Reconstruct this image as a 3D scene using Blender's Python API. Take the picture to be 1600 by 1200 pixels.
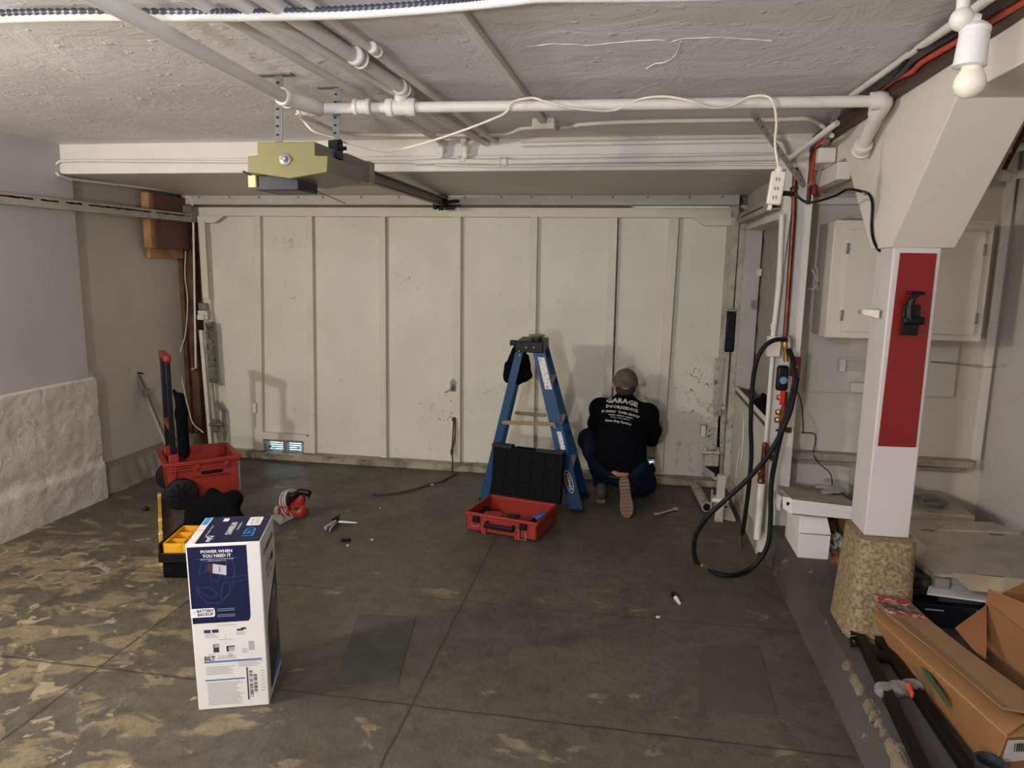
import bpy, bmesh, math, random
import numpy as np
from mathutils import Vector, Matrix, Euler
from mathutils.bvhtree import BVHTree
R = math.radians
random.seed(4)
for o in list(bpy.data.objects): bpy.data.objects.remove(o)
S = bpy.context.scene
COL = S.collection

# ---------------- camera ----------------
F_PX, YAW, PITCH, ROLL, EYE = 1094.0, R(9.28), R(-9.31), R(-0.91), 1.6
RM = Matrix.Rotation(YAW, 3, 'Z') @ Matrix.Rotation(PITCH, 3, 'X') @ Matrix.Rotation(ROLL, 3, 'Y')
cd = bpy.data.cameras.new('camera'); cam = bpy.data.objects.new('camera', cd); COL.objects.link(cam)
cd.sensor_fit = 'HORIZONTAL'; cd.sensor_width = 36.0; cd.lens = 36.0 * F_PX / 1600.0
cd.clip_start = 0.02; cd.clip_end = 100
cam.matrix_world = Matrix.Translation((0, 0, EYE)) @ (RM @ Matrix.Rotation(R(90), 3, 'X')).to_4x4()
S.camera = cam

# ---------------- colour management, world, lights ----------------
S.view_settings.view_transform = 'Standard'; S.view_settings.look = 'None'
S.view_settings.gamma = 1.0; S.view_settings.use_curve_mapping = False
S.view_settings.exposure = 0.0
W = bpy.data.worlds.new('world'); S.world = W; W.use_nodes = True
wn = W.node_tree.nodes; wn['Background'].inputs[0].default_value = (0.62, 0.82, 1.0, 1); wn['Background'].inputs[1].default_value = 6.0

def lamp(name, loc, power, color, radius):
    l = bpy.data.lights.new(name, 'POINT'); l.energy = power; l.color = color; l.shadow_soft_size = radius
    o = bpy.data.objects.new(name, l); COL.objects.link(o); o.location = loc; return o
lamp('bulb_light', (-3.2, 0.9, 1.90), 165, (1.0, 0.93, 0.85), 0.05)
lamp('unseen_work_light', (-0.9, -0.9, 1.35), 165, (1.0, 0.955, 0.91), 0.08)
TUBE = ((-1.25, 0.45, 2.02), (-0.15, 0.45, 2.02), 0.016, (0.60, 0.71, 1.0), 190)   # unseen cool tube, hung below the ceiling and added to brighten it

# ---------------- pixel rays onto known planes ----------------
def ray(px, py): return RM @ Vector(((px - 800) / F_PX, 1.0, -(py - 600) / F_PX))
def hx(px, py, X): d = ray(px, py); return Vector((0, 0, EYE)) + d * (X / d.x)
def hy(px, py, Y): d = ray(px, py); return Vector((0, 0, EYE)) + d * (Y / d.y)
def hz(px, py, Z=0.0): d = ray(px, py); return Vector((0, 0, EYE)) + d * ((Z - EYE) / d.z)

# ---------------- materials ----------------
MATS = {}
def lin(c):
    if isinstance(c, str):
        c = [int(c[i:i + 2], 16) / 255 for i in (0, 2, 4)]
    return tuple((x / 12.92 if x <= 0.04045 else ((x + 0.055) / 1.055) ** 2.4) for x in c[:3])
def mat(name, col, rough=0.6, metal=0.0, var=0.0, vscale=6.0, bump=0.0, bscale=60.0, stain=None, smin=0.55, smax=0.7, sscale=8.0, col2=None, emit=None, spec=0.4, alpha=None, trans=0.0):
    if name in MATS: return MATS[name]
    m = bpy.data.materials.new(name); m.use_nodes = True; nt = m.node_tree; N = nt.nodes; L = nt.links
    b = N['Principled BSDF']; c = lin(col) + (1,)
    b.inputs['Base Color'].default_value = c; b.inputs['Roughness'].default_value = rough; b.inputs['Metallic'].default_value = metal
    b.inputs['Specular IOR Level'].default_value = spec
    if trans: b.inputs['Transmission Weight'].default_value = trans
    if alpha is not None: b.inputs['Alpha'].default_value = alpha
    if emit: b.inputs['Emission Color'].default_value = lin(emit[0]) + (1,); b.inputs['Emission Strength'].default_value = emit[1]
    tc = N.new('ShaderNodeTexCoord'); out = None
    def noise(scale, detail=4, rgh=0.55, dist=0.0):
        n = N.new('ShaderNodeTexNoise'); n.inputs['Scale'].default_value = scale; n.inputs['Detail'].default_value = detail
        n.inputs['Roughness'].default_value = rgh; n.inputs['Distortion'].default_value = dist
        L.new(tc.outputs['Object'], n.inputs['Vector']); return n
    if var or col2:
        n = noise(vscale); mx = N.new('ShaderNodeMix'); mx.data_type = 'RGBA'
        c2 = lin(col2) + (1,) if col2 else tuple(x * (1 - var) for x in c[:3]) + (1,)
        mr = N.new('ShaderNodeMapRange'); mr.inputs[1].default_value = 0.35; mr.inputs[2].default_value = 0.65
        L.new(n.outputs[0], mr.inputs[0]); L.new(mr.outputs[0], mx.inputs[0])
        mx.inputs[6].default_value = c; mx.inputs[7].default_value = c2; out = mx.outputs[2]
    if stain:
        n = noise(sscale, 8, 0.7, 0.6); mr = N.new('ShaderNodeMapRange'); mr.inputs[1].default_value = smin; mr.inputs[2].default_value = smax
        L.new(n.outputs[0], mr.inputs[0]); mx = N.new('ShaderNodeMix'); mx.data_type = 'RGBA'; L.new(mr.outputs[0], mx.inputs[0])
        if out: L.new(out, mx.inputs[6])
        else: mx.inputs[6].default_value = c
        mx.inputs[7].default_value = lin(stain) + (1,); out = mx.outputs[2]
    if out: L.new(out, b.inputs['Base Color'])
    if bump:
        n = noise(bscale, 6, 0.6); bp = N.new('ShaderNodeBump'); bp.inputs['Strength'].default_value = 1.0; bp.inputs['Distance'].default_value = bump
        L.new(n.outputs[0], bp.inputs['Height']); L.new(bp.outputs[0], b.inputs['Normal'])
    MATS[name] = m; return m
WHITE = mat('white_paint', 'd9d3c8', 0.55, var=0.07, vscale=3, bump=0.001, bscale=30)
DOORW = mat('door_paint', 'd8d2be', 0.5, var=0.10, vscale=2.2, stain='857d6e', smin=0.64, smax=0.80, sscale=6.5, bump=0.0006, bscale=40)
DOORT = mat('door_trim_paint', 'd6cdb9', 0.5, var=0.10, vscale=4, stain='6a6154', smin=0.66, smax=0.80, sscale=11, bump=0.0006, bscale=40)
GRIMY = mat('grimy_paint', 'b9b1a0', 0.6, var=0.25, vscale=7, stain='4d443a', smin=0.54, smax=0.78, sscale=9, bump=0.001)
PIPEW = mat('pipe_paint', 'd8d1c4', 0.45, var=0.06, vscale=7, stain='8a7c6c', smin=0.68, smax=0.75, sscale=12)
BLACK = mat('black_plastic', '0c0c0e', 0.45, spec=.25)
BLACKM = mat('black_metal', '09090a', 0.45, spec=.3)
RUBBER = mat('black_rubber', '131314', 0.6, spec=.25)
CLOTHB = mat('black_cloth', '0c0c0e', 0.95, spec=.1, var=0.3, vscale=30, bump=0.002, bscale=90)
REDP = mat('red_plastic', '8c2a1f', 0.42, var=0.12, vscale=12)
STEEL = mat('steel', 'a9a9a6', 0.35, metal=0.45, var=0.2, vscale=14)
GALV = mat('galvanised', '8f8c86', 0.45, metal=0.6, var=0.25, vscale=20)
COPPER = mat('copper', '7c4630', 0.38, metal=0.7, col2='452a20', vscale=7)
COPDARK = mat('old_copper', '63392a', 0.5, metal=0.5, col2='3a2119', vscale=14)
BRASS = mat('brass', 'a88244', 0.35, metal=0.8)
CARD = mat('cardboard', '94693f', 0.8, var=0.12, vscale=8, bump=0.0003, bscale=120)
CARDD = mat('cardboard_inside', '835a36', 0.85, var=0.12, vscale=6)
CARDG = mat('dusty_cardboard', 'aca08e', 0.85, var=0.18, vscale=7, stain='6f6558', smin=0.6, smax=0.75, sscale=9)
PAPERW = mat('white_card', 'd8d4cc', 0.7, var=0.05, vscale=10)
WOODB = mat('brown_wood', '6a4630', 0.7, col2='3c271b', vscale=8, bump=0.001)
WOODL = mat('raw_wood', 'b58a5e', 0.7, col2='8e6440', vscale=7)
BLUEF = mat('blue_fibreglass', '0f4069', 0.45, var=0.15, vscale=8)

def smudge(m, spots):   # scuffs and oily hand marks of a fixed shape on a painted surface: (centre, radius, noise scale, colour, low, high)
    nt = m.node_tree; N = nt.nodes; L = nt.links; b = N['Principled BSDF']; src = b.inputs['Base Color'].links[0].from_socket
    geo = N.new('ShaderNodeNewGeometry')
    for c, r_, sc, colr, lo_, hi_ in spots:
        d = N.new('ShaderNodeVectorMath'); d.operation = 'DISTANCE'; L.new(geo.outputs['Position'], d.inputs[0]); d.inputs[1].default_value = c
        mr = N.new('ShaderNodeMapRange'); mr.inputs[1].default_value = r_; mr.inputs[2].default_value = 0.0; mr.inputs[3].default_value = 0; mr.inputs[4].default_value = 0.16; L.new(d.outputs['Value'], mr.inputs[0])
        n = N.new('ShaderNodeTexNoise'); n.inputs['Scale'].default_value = sc; n.inputs['Detail'].default_value = 8; n.inputs['Roughness'].default_value = .7; n.inputs['Distortion'].default_value = 1.2; L.new(geo.outputs['Position'], n.inputs['Vector'])
        a = N.new('ShaderNodeMath'); a.operation = 'ADD'; L.new(mr.outputs[0], a.inputs[0]); L.new(n.outputs[0], a.inputs[1])
        m2 = N.new('ShaderNodeMapRange'); m2.inputs[1].default_value = lo_; m2.inputs[2].default_value = hi_; L.new(a.outputs[0], m2.inputs[0])
        mx = N.new('ShaderNodeMix'); mx.data_type = 'RGBA'; L.new(m2.outputs[0], mx.inputs[0]); L.new(src, mx.inputs[6]); mx.inputs[7].default_value = lin(colr) + (1,); src = mx.outputs[2]
    L.new(src, b.inputs['Base Color'])

# ---------------- mesh building ----------------
def frame(d):
    d = d.normalized(); up = Vector((0, 0, 1)) if abs(d.z) < 0.9 else Vector((1, 0, 0))
    x = d.cross(up).normalized(); return x, x.cross(d).normalized()
INFO = {}
class MB:
    def __init__(s): s.bm = bmesh.new()
    def _tf(s, vs, M):
        if M is not None: bmesh.ops.transform(s.bm, matrix=M, verts=vs)
    def poly(s, pts):
        return s.bm.faces.new([s.bm.verts.new(Vector(p)) for p in pts])
    def box(s, a, b, M=None):
        x0, y0, z0 = (min(a[i], b[i]) for i in range(3)); x1, y1, z1 = (max(a[i], b[i]) for i in range(3))
        v = [s.bm.verts.new(p) for p in ((x0,y0,z0),(x1,y0,z0),(x1,y1,z0),(x0,y1,z0),(x0,y0,z1),(x1,y0,z1),(x1,y1,z1),(x0,y1,z1))]
        for f in ((0,3,2,1),(4,5,6,7),(0,1,5,4),(1,2,6,5),(2,3,7,6),(3,0,4,7)): s.bm.faces.new([v[i] for i in f])
        s._tf(v, M); return s
    def hexa(s, lo, hi):   # two quads (lists of 4 points), lo below hi
        v = [s.bm.verts.new(Vector(p)) for p in list(lo) + list(hi)]
        for f in ((0,3,2,1),(4,5,6,7),(0,1,5,4),(1,2,6,5),(2,3,7,6),(3,0,4,7)): s.bm.faces.new([v[i] for i in f])
        return s
    def prism(s, pts, off):
        off = Vector(off); a = [s.bm.verts.new(Vector(p)) for p in pts]; b = [s.bm.verts.new(Vector(p) + off) for p in pts]; n = len(a)
        s.bm.faces.new(a[::-1]); s.bm.faces.new(b)
        for i in range(n): s.bm.faces.new([a[i], a[(i+1) % n], b[(i+1) % n], b[i]])
        return s
    def beam(s, p, q, w, h, roll=None):   # rectangular bar from p to q
        p, q = Vector(p), Vector(q); d = q - p
        x, y = frame(d)
        if roll is not None:
            y = (Vector(roll) - d.normalized() * Vector(roll).dot(d.normalized())).normalized(); x = d.normalized().cross(y)
        c = [x*w/2*i + y*h/2*j for i, j in ((-1,-1),(1,-1),(1,1),(-1,1))]
        return s.hexa([p + k for k in c], [q + k for k in c])
    def tube(s, pts, r, n=10, cap=True):
        pts = [Vector(p) for p in pts]; rs = r if isinstance(r, (list, tuple)) else [r] * len(pts)
        rings = []; x = None
        for i, p in enumerate(pts):
            d = (pts[min(i+1, len(pts)-1)] - pts[max(i-1, 0)])
            if d.length < 1e-9: d = Vector((0, 0, 1))
            d.normalize()
            if x is None: x = frame(d)[0]; y = d.cross(x)
            else:
                x = (x - d * x.dot(d)); x = x.normalized() if x.length > 1e-6 else frame(d)[0]; y = d.cross(x)
            rings.append([s.bm.verts.new(p + (x * math.cos(2*math.pi*k/n) + y * math.sin(2*math.pi*k/n)) * rs[i]) for k in range(n)])
        for a, b in zip(rings, rings[1:]):
            for k in range(n): s.bm.faces.new([a[k], a[(k+1) % n], b[(k+1) % n], b[k]])
        if cap: s.bm.faces.new(rings[0][::-1]); s.bm.faces.new(rings[-1])
        return s
    def cyl(s, p, q, r, r2=None, n=16): return s.tube([p, q], [r, r if r2 is None else r2], n)
    def lathe(s, base, axis, prof, n=20):  # prof: (distance along axis, radius)
        base = Vector(base); axis = Vector(axis).normalized(); x, y = frame(axis); rings = []
        for t, r in prof: rings.append([s.bm.verts.new(base + axis*t + (x*math.cos(2*math.pi*k/n) + y*math.sin(2*math.pi*k/n))*max(r, 1e-4)) for k in range(n)])
        for a, b in zip(rings, rings[1:]):
            for k in range(n): s.bm.faces.new([a[k], a[(k+1) % n], b[(k+1) % n], b[k]])
        s.bm.faces.new(rings[0][::-1]); s.bm.faces.new(rings[-1]); return s
    def ball(s, c, r, sc=(1, 1, 1), M=None, u=16):
        g = bmesh.ops.create_uvsphere(s.bm, u_segments=u, v_segments=u//2+2, radius=r)
        s._tf(g['verts'], Matrix.Translation(Vector(c)) @ (M or Matrix()) @ Matrix.Diagonal((*sc, 1))); return s
    def add(s, me, M):
        n0 = len(s.bm.verts); s.bm.from_mesh(me); s.bm.verts.ensure_lookup_table(); s._tf(s.bm.verts[n0:], M); return s
    def tf(s, M): bmesh.ops.transform(s.bm, matrix=M, verts=s.bm.verts); return s
    def build(s, name, m, parent=None, bevel=0, smooth=True, local=False, seg=2, recalc=True):
        me = bpy.data.meshes.new(name)
        if recalc: bmesh.ops.recalc_face_normals(s.bm, faces=s.bm.faces)
        if parent is None:
            cs = np.array([v.co[:] for v in s.bm.verts]); lo, hi = cs.min(0), cs.max(0)
            org = Vector(((lo[0]+hi[0])/2, (lo[1]+hi[1])/2, lo[2])); MW = Matrix.Translation(org)
            bmesh.ops.transform(s.bm, matrix=MW.inverted(), verts=s.bm.verts)
        else:
            MW = INFO[parent.as_pointer()]
            if not local: bmesh.ops.transform(s.bm, matrix=MW.inverted(), verts=s.bm.verts)
        s.bm.to_mesh(me); s.bm.free(); me.materials.append(m)
        if smooth:
            me.polygons.foreach_set('use_smooth', [True] * len(me.polygons))
            me.set_sharp_from_angle(angle=R(38))
        o = bpy.data.objects.new(name, me); COL.objects.link(o)
        if parent is None: o.matrix_world = MW
        else: o.parent = parent
        INFO[o.as_pointer()] = MW.copy()
        if bevel:
            b = o.modifiers.new('bevel', 'BEVEL'); b.width = bevel; b.segments = seg; b.limit_method = 'ANGLE'; b.angle_limit = R(40)
        return o
def tag(o, label=None, cat=None, group=None, kind=None):
    if label: o['label'] = label
    if cat: o['category'] = cat
    if group: o['group'] = group
    if kind: o['kind'] = kind
    return o
def thing(name, label, cat, loc=(0, 0, 0), rz=0.0, group=None, kind=None, M=None):
    o = bpy.data.objects.new(name, None); COL.objects.link(o); o.empty_display_size = 0.05
    MW = M if M is not None else Matrix.Translation(Vector(loc)) @ Matrix.Rotation(rz, 4, 'Z')
    o.matrix_world = MW; INFO[o.as_pointer()] = MW.copy()
    return tag(o, label, cat, group, kind)
def struct(name, mb, m, bevel=0, smooth=True, label=None):
    o = mb.build(name, m, bevel=bevel, smooth=smooth); o['kind'] = 'structure'
    if label: o['label'] = label
    return o
def spl(pts, n=8):  # Catmull-Rom through points
    P = [Vector(p) for p in pts]; P = [P[0]*2-P[1]] + P + [P[-1]*2-P[-2]]; out = []
    for i in range(1, len(P)-2):
        for k in range(n):
            t = k / n; a, b, c, d = P[i-1:i+3]
            out.append(0.5*((2*b) + (c-a)*t + (2*a-5*b+4*c-d)*t*t + (3*b-a-3*c+d)*t**3))
    out.append(P[-2]); return out
def text_mesh(s, size, align='CENTER', depth=0.0, shear=0.0, bold=0.0, res=2):
    c = bpy.data.curves.new('lettering', 'FONT'); c.body = s; c.size = size; c.align_x = align; c.align_y = 'CENTER'
    c.extrude = depth; c.shear = shear; c.offset = bold; c.resolution_u = res
    o = bpy.data.objects.new('lettering', c); COL.objects.link(o); dg = bpy.context.evaluated_depsgraph_get(); dg.update()
    me = bpy.data.meshes.new_from_object(o.evaluated_get(dg)); bpy.data.objects.remove(o); bpy.data.curves.remove(c); return me

# ---------------- smooth solid bodies from blended tapered capsules ----------------
def sdf_mesh(caps, h, k=0.03, pad=0.03, bumps=None):
    """caps: (p, q, r1, r2[, squash vector]) ; returns (verts, faces)"""
    P = np.array([[*c[0]] for c in caps] + [[*c[1]] for c in caps]); rm = max(max(c[2], c[3]) for c in caps) + pad
    lo, hi = P.min(0) - rm, P.max(0) + rm; n = np.ceil((hi - lo) / h).astype(int) + 1
    gx, gy, gz = np.meshgrid(*[lo[i] + h * np.arange(n[i]) for i in range(3)], indexing='ij')
    D = None
    for c in caps:
        p, q = np.array(c[0], float), np.array(c[1], float); d = q - p; L2 = max(d @ d, 1e-9)
        X, Y, Z = gx - p[0], gy - p[1], gz - p[2]
        t = np.clip((X*d[0] + Y*d[1] + Z*d[2]) / L2, 0, 1); r = c[2] + (c[3] - c[2]) * t
        ex, ey, ez = X - t*d[0], Y - t*d[1], Z - t*d[2]
        if len(c) > 4:
            s = c[4]; ex, ey, ez = ex/s[0], ey/s[1], ez/s[2]
        f = np.sqrt(ex*ex + ey*ey + ez*ez) - r
        if D is None: D = f
        else:
            hh = np.clip(0.5 + 0.5*(D - f)/k, 0, 1); D = D*(1-hh) + f*hh - k*hh*(1-hh)
    if bumps is not None: D = D + bumps(gx, gy, gz)
    ins = D < 0
    # surface nets
    nx, ny, nz = n; A = np.zeros((nx-1, ny-1, nz-1, 3)); C = np.zeros((nx-1, ny-1, nz-1))
    cor = [(i, j, k2) for i in (0, 1) for j in (0, 1) for k2 in (0, 1)]
    def sub(V, a): return V[a[0]:nx-1+a[0], a[1]:ny-1+a[1], a[2]:nz-1+a[2]]
    for a in cor:
        for ax in range(3):
            if a[ax] == 0:
                b = list(a); b[ax] = 1; va, vb = sub(D, a), sub(D, b); m = (va < 0) != (vb < 0)
                t = np.where(m, va / np.where(m, va - vb, 1), 0)
                for i in range(3): A[..., i] += np.where(m, a[i] + (t if i == ax else 0), 0)
                C += m
    act = C > 0; idx = -np.ones(act.shape, int); idx[act] = np.arange(act.sum())
    V = (A[act] / C[act][:, None] + np.argwhere(act)) * h + lo; Fs = []
    for ax in range(3):
        sl = [slice(1, n[i]-1) for i in range(3)]; sl[ax] = slice(0, n[ax]-1); sh = list(sl); sh[ax] = slice(1, n[ax])
        a, b = ins[tuple(sl)], ins[tuple(sh)]; m = a != b; I = np.argwhere(m); fl = a[m]
        for i in range(3):
            if i != ax: I[:, i] += 1
        u, v = (ax+1) % 3, (ax+2) % 3; e = np.eye(3, dtype=int)
        q = [I, I - e[u], I - e[u] - e[v], I - e[v]]; Q = np.stack([idx[tuple(x.T)] for x in q], 1)
        Q[~fl] = Q[~fl][:, ::-1]; Fs.append(Q)
    Fc = np.concatenate(Fs); Fc = Fc[(Fc >= 0).all(1)]
    return V, Fc
def sdf_mb(caps, h, k=0.03, bumps=None):
    V, Fc = sdf_mesh(caps, h, k, bumps=bumps); me = bpy.data.meshes.new('tmp'); me.from_pydata(V.tolist(), [], Fc.tolist())
    b = MB(); b.bm.from_mesh(me); bpy.data.meshes.remove(me); bmesh.ops.smooth_vert(b.bm, verts=b.bm.verts, factor=0.5, use_axis_x=True, use_axis_y=True, use_axis_z=True); return b

# ================= structure =================
from mathutils import noise as mnoise
def floor_mat():
    m = bpy.data.materials.new('painted_concrete_floor'); m.use_nodes = True; nt = m.node_tree; N = nt.nodes; L = nt.links; b = N['Principled BSDF']
    geo = N.new('ShaderNodeNewGeometry'); sep = N.new('ShaderNodeSeparateXYZ'); L.new(geo.outputs['Position'], sep.inputs[0])
    def math_(op, a, bb=None, c=None):
        n = N.new('ShaderNodeMath'); n.operation = op
        for i, v in enumerate((a, bb, c)):
            if v is None: continue
            if isinstance(v, (int, float)): n.inputs[i].default_value = v
            else: L.new(v, n.inputs[i])
        return n.outputs[0]
    def noi(scale, det=5, rgh=0.6, dist=0.0, sc=None):
        n = N.new('ShaderNodeTexNoise'); n.inputs['Scale'].default_value = scale; n.inputs['Detail'].default_value = det; n.inputs['Roughness'].default_value = rgh; n.inputs['Distortion'].default_value = dist
        if sc:
            mp = N.new('ShaderNodeMapping'); mp.inputs['Scale'].default_value = sc; L.new(geo.outputs['Position'], mp.inputs[0]); L.new(mp.outputs[0], n.inputs['Vector'])
        else: L.new(geo.outputs['Position'], n.inputs['Vector'])
        return n.outputs[0]
    def ramp(v, a, bb):
        n = N.new('ShaderNodeMapRange'); n.inputs[1].default_value = a; n.inputs[2].default_value = bb
        if isinstance(v, (int, float)): n.inputs[0].default_value = v
        else: L.new(v, n.inputs[0])
        return n.outputs[0]
    def mix(f, a, bb):
        n = N.new('ShaderNodeMix'); n.data_type = 'RGBA'
        if isinstance(f, (int, float)): n.inputs[0].default_value = f
        else: L.new(f, n.inputs[0])
        for i, v in ((6, a), (7, bb)):
            if isinstance(v, str): n.inputs[i].default_value = lin(v) + (1,)
            else: L.new(v, n.inputs[i])
        return n.outputs[2]
    X, Y = sep.outputs[0], sep.outputs[1]
    base = mix(ramp(noi(1.6, 6, 0.65), 0.35, 0.66), '585144', '474034')
    base = mix(ramp(noi(14, 6, 0.7), 0.45, 0.75), base, '3b3329')
    base = mix(ramp(noi(2.4, 8, 0.7, 0.8), 0.56, 0.72), base, '342a20')     # oily stains
    # worn paint showing the tan slab, more of it at the left, the front and along the joints
    wear = math_('MULTIPLY', ramp(X, -1.2, -2.6), ramp(Y, 4.6, 3.0))
    fr = ramp(Y, 2.9, 1.7)
    jt = ramp(math_('ABSOLUTE', math_('SUBTRACT', Y, 3.2)), 0.28, 0.0)
    sh = math_('ADD', math_('MULTIPLY', wear, 0.16), math_('ADD', math_('MULTIPLY', fr, 0.09), math_('MULTIPLY', jt, 0.07)))
    n1 = noi(4.2, 9, 0.62, 0.5, (1.0, 1.5, 1)); patch = ramp(math_('ADD', n1, sh), 0.655, 0.70)
    tan = mix(ramp(noi(22, 6, 0.7), 0.35, 0.7), '85765b', '5e523e')
    col = mix(math_('MULTIPLY', patch, 0.85), base, tan)
    n2 = noi(11, 8, 0.6, 0.6); sp = ramp(math_('ADD', n2, math_('MULTIPLY', sh, 0.8)), 0.73, 0.745); col = mix(math_('MULTIPLY', sp, 0.8), col, '94886e')
    # joints
    wob = math_('MULTIPLY', math_('SUBTRACT', noi(6), 0.5), 0.02)
    joint = None
    def addj(v, at, lo=None, w=0.006, cond=None):
        nonlocal joint
        j = math_('LESS_THAN', math_('ABSOLUTE', math_('ADD', math_('SUBTRACT', v, at), wob)), w)
        if cond is not None: j = math_('MULTIPLY', j, cond)
        joint = j if joint is None else math_('MAXIMUM', joint, j)
    addj(X, -2.03, w=0.005); addj(X, -0.73, w=0.005); addj(Y, 3.12, w=0.004, cond=math_('GREATER_THAN', X, -2.6)); addj(Y, 2.28, w=0.005, cond=math_('GREATER_THAN', X, -3.4))
    col = mix(math_('MULTIPLY', joint, 0.75), col, '26211b')
    L.new(col, b.inputs['Base Color'])
    rr = N.new('ShaderNodeMapRange'); L.new(noi(3, 6), rr.inputs[0]); rr.inputs[1].default_value = 0.3; rr.inputs[2].default_value = 0.7; rr.inputs[3].default_value = 0.42; rr.inputs[4].default_value = 0.7
    L.new(rr.outputs[0], b.inputs['Roughness'])
    bp = N.new('ShaderNodeBump'); bp.inputs['Distance'].default_value = 0.004
    hgt = math_('SUBTRACT', math_('ADD', noi(35, 5), math_('MULTIPLY', patch, -0.25)), joint)
    L.new(hgt, bp.inputs['Height']); L.new(bp.outputs[0], b.inputs['Normal']); return m
FLOORM = floor_mat()
def plaster_mat(name, c1, c2, dist, scale, swirl=2.0, stain=None):
    m = bpy.data.materials.new(name); m.use_nodes = True; nt = m.node_tree; N = nt.nodes; L = nt.links; b = N['Principled BSDF']; b.inputs['Roughness'].default_value = 0.5
    geo = N.new('ShaderNodeNewGeometry')
    def noi(s, d, r, ds):
        n = N.new('ShaderNodeTexNoise'); n.inputs['Scale'].default_value = s; n.inputs['Detail'].default_value = d; n.inputs['Roughness'].default_value = r; n.inputs['Distortion'].default_value = ds
        L.new(geo.outputs['Position'], n.inputs['Vector']); return n.outputs[0]
    mx = N.new('ShaderNodeMix'); mx.data_type = 'RGBA'; mr = N.new('ShaderNodeMapRange'); mr.inputs[1].default_value = 0.35; mr.inputs[2].default_value = 0.7
    L.new(noi(1.3, 5, 0.6, 0.3), mr.inputs[0]); L.new(mr.outputs[0], mx.inputs[0]); mx.inputs[6].default_value = lin(c1)+(1,); mx.inputs[7].default_value = lin(c2)+(1,)
    out = mx.outputs[2]
    if stain:
        my = N.new('ShaderNodeMix'); my.data_type = 'RGBA'; ms = N.new('ShaderNodeMapRange'); ms.inputs[1].default_value = 0.62; ms.inputs[2].default_value = 0.72
        L.new(noi(5, 8, 0.7, 0.8), ms.inputs[0]); L.new(ms.outputs[0], my.inputs[0]); L.new(out, my.inputs[6]); my.inputs[7].default_value = lin(stain)+(1,); out = my.outputs[2]
    L.new(out, b.inputs['Base Color'])
    a1 = N.new('ShaderNodeMath'); a1.operation = 'MULTIPLY_ADD'; L.new(noi(scale, 7, 0.6, swirl), a1.inputs[0]); a1.inputs[1].default_value = 1.0
    n3 = N.new('ShaderNodeMapRange'); L.new(noi(scale*7, 3, 0.5, 0), n3.inputs[0]); n3.inputs[1].default_value = 0.62; n3.inputs[2].default_value = 0.72; n3.inputs[4].default_value = 0.35
    L.new(n3.outputs[0], a1.inputs[2])
    bp = N.new('ShaderNodeBump'); bp.inputs['Distance'].default_value = dist; L.new(a1.outputs[0], bp.inputs['Height']); L.new(bp.outputs[0], b.inputs['Normal']); return m
CEILM = plaster_mat('trowelled_ceiling', 'e4e0de', 'd0ccca', 0.008, 2.6, 2.4)
WALLM = plaster_mat('smooth_wall_paint', 'c9c3bb', 'bdb6ad', 0.002, 6, 0.5)
ROUGHM = plaster_mat('rough_wall_plaster', 'cdc5b8', 'bbb2a3', 0.012, 9, 1.2, stain='8d806d')
SMUDGE = plaster_mat('smudged_wall', 'c8bfb0', 'b8ae9e', 0.002, 6, 0.6, stain='9c9180')

TUBEM = mat('tube_glow', 'e8eeff', 0.4); TUBEM.node_tree.nodes['Principled BSDF'].inputs['Emission Color'].default_value = (*TUBE[3], 1); TUBEM.node_tree.nodes['Principled BSDF'].inputs['Emission Strength'].default_value = TUBE[4]
tf_ = thing('unseen_tube_light', None, None, (-0.7, 0.45, 2.02), kind='structure')
MB().cyl(TUBE[0], TUBE[1], TUBE[2], n=12).build('tube', TUBEM, tf_)
MB().box((-1.29, .43, 2.0), (-1.25, .47, 2.04)).box((-.15, .43, 2.0), (-.11, .47, 2.04)).cyl((-1.27, .45, 2.04), (-1.27, .45, 2.32), .004).cyl((-.13, .45, 2.04), (-.13, .45, 2.32), .004).build('end_holders', WHITE, tf_, bevel=0.002)
lb_ = thing('unseen_bulb_fitting', None, None, (-3.2, 0.9, 1.95), kind='structure')  # unseen fitting added above the bulb light, which is placed from the shadows
MB().lathe((-3.2, 0.9, 2.32), (0, 0, -1), [(0, .04), (.02, .04), (.021, .006), (.31, .006), (.311, .02), (.355, .02)]).build('lamp_socket', WHITE, lb_)
wl_ = thing('unseen_work_light', None, None, (-0.9, -1.0, 0), kind='structure')  # unseen head and stand added round a light placed from the shadows
MB().box((-1.05, -1.02, 1.23), (-0.75, -0.97, 1.47)).build('lamp_head', BLACK, wl_, bevel=.01); MB().cyl((-0.9, -0.99, .4), (-0.9, -0.99, 1.25), .015).build('stand', BLACKM, wl_)
b_ = MB()
for k_ in range(3): b_.cyl((-0.9, -0.99, .5), (-0.9+.4*math.cos(2.1*k_), -0.99+.4*math.sin(2.1*k_), .012), .012)
b_.build('tripod', BLACKM, wl_)
struct('floor', MB().box((-4.2, -3.4, -0.12), (2.6, 5.50, 0)), FLOORM, smooth=False)
struct('driveway_outside', MB().box((-6, 5.50, -0.14), (4, 14, -0.02)), mat('outside_concrete', '9aa0a6', 0.8), smooth=False)
struct('ceiling', MB().box((-4.2, -3.4, 2.32), (2.6, 5.6, 2.5)), CEILM, smooth=False)
struct('ceiling_soffit', MB().box((-3.9, 4.02, 2.14), (0.80, 5.6, 2.32)), WALLM, smooth=False)
b = MB().box((-3.52, 3.985, 2.14), (0.80, 4.02, 2.225)).box((-3.52, 3.995, 2.225), (0.80, 4.02, 2.32)); struct('trim_1', b, WHITE, bevel=0.004)
struct('wall_left', MB().box((-4.2, -3.4, 0), (-3.52, 4.08, 2.32)), plaster_mat('left_wall_paint', 'b7b2ad', 'aba6a1', 0.002, 6, 0.5), smooth=False)
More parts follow.
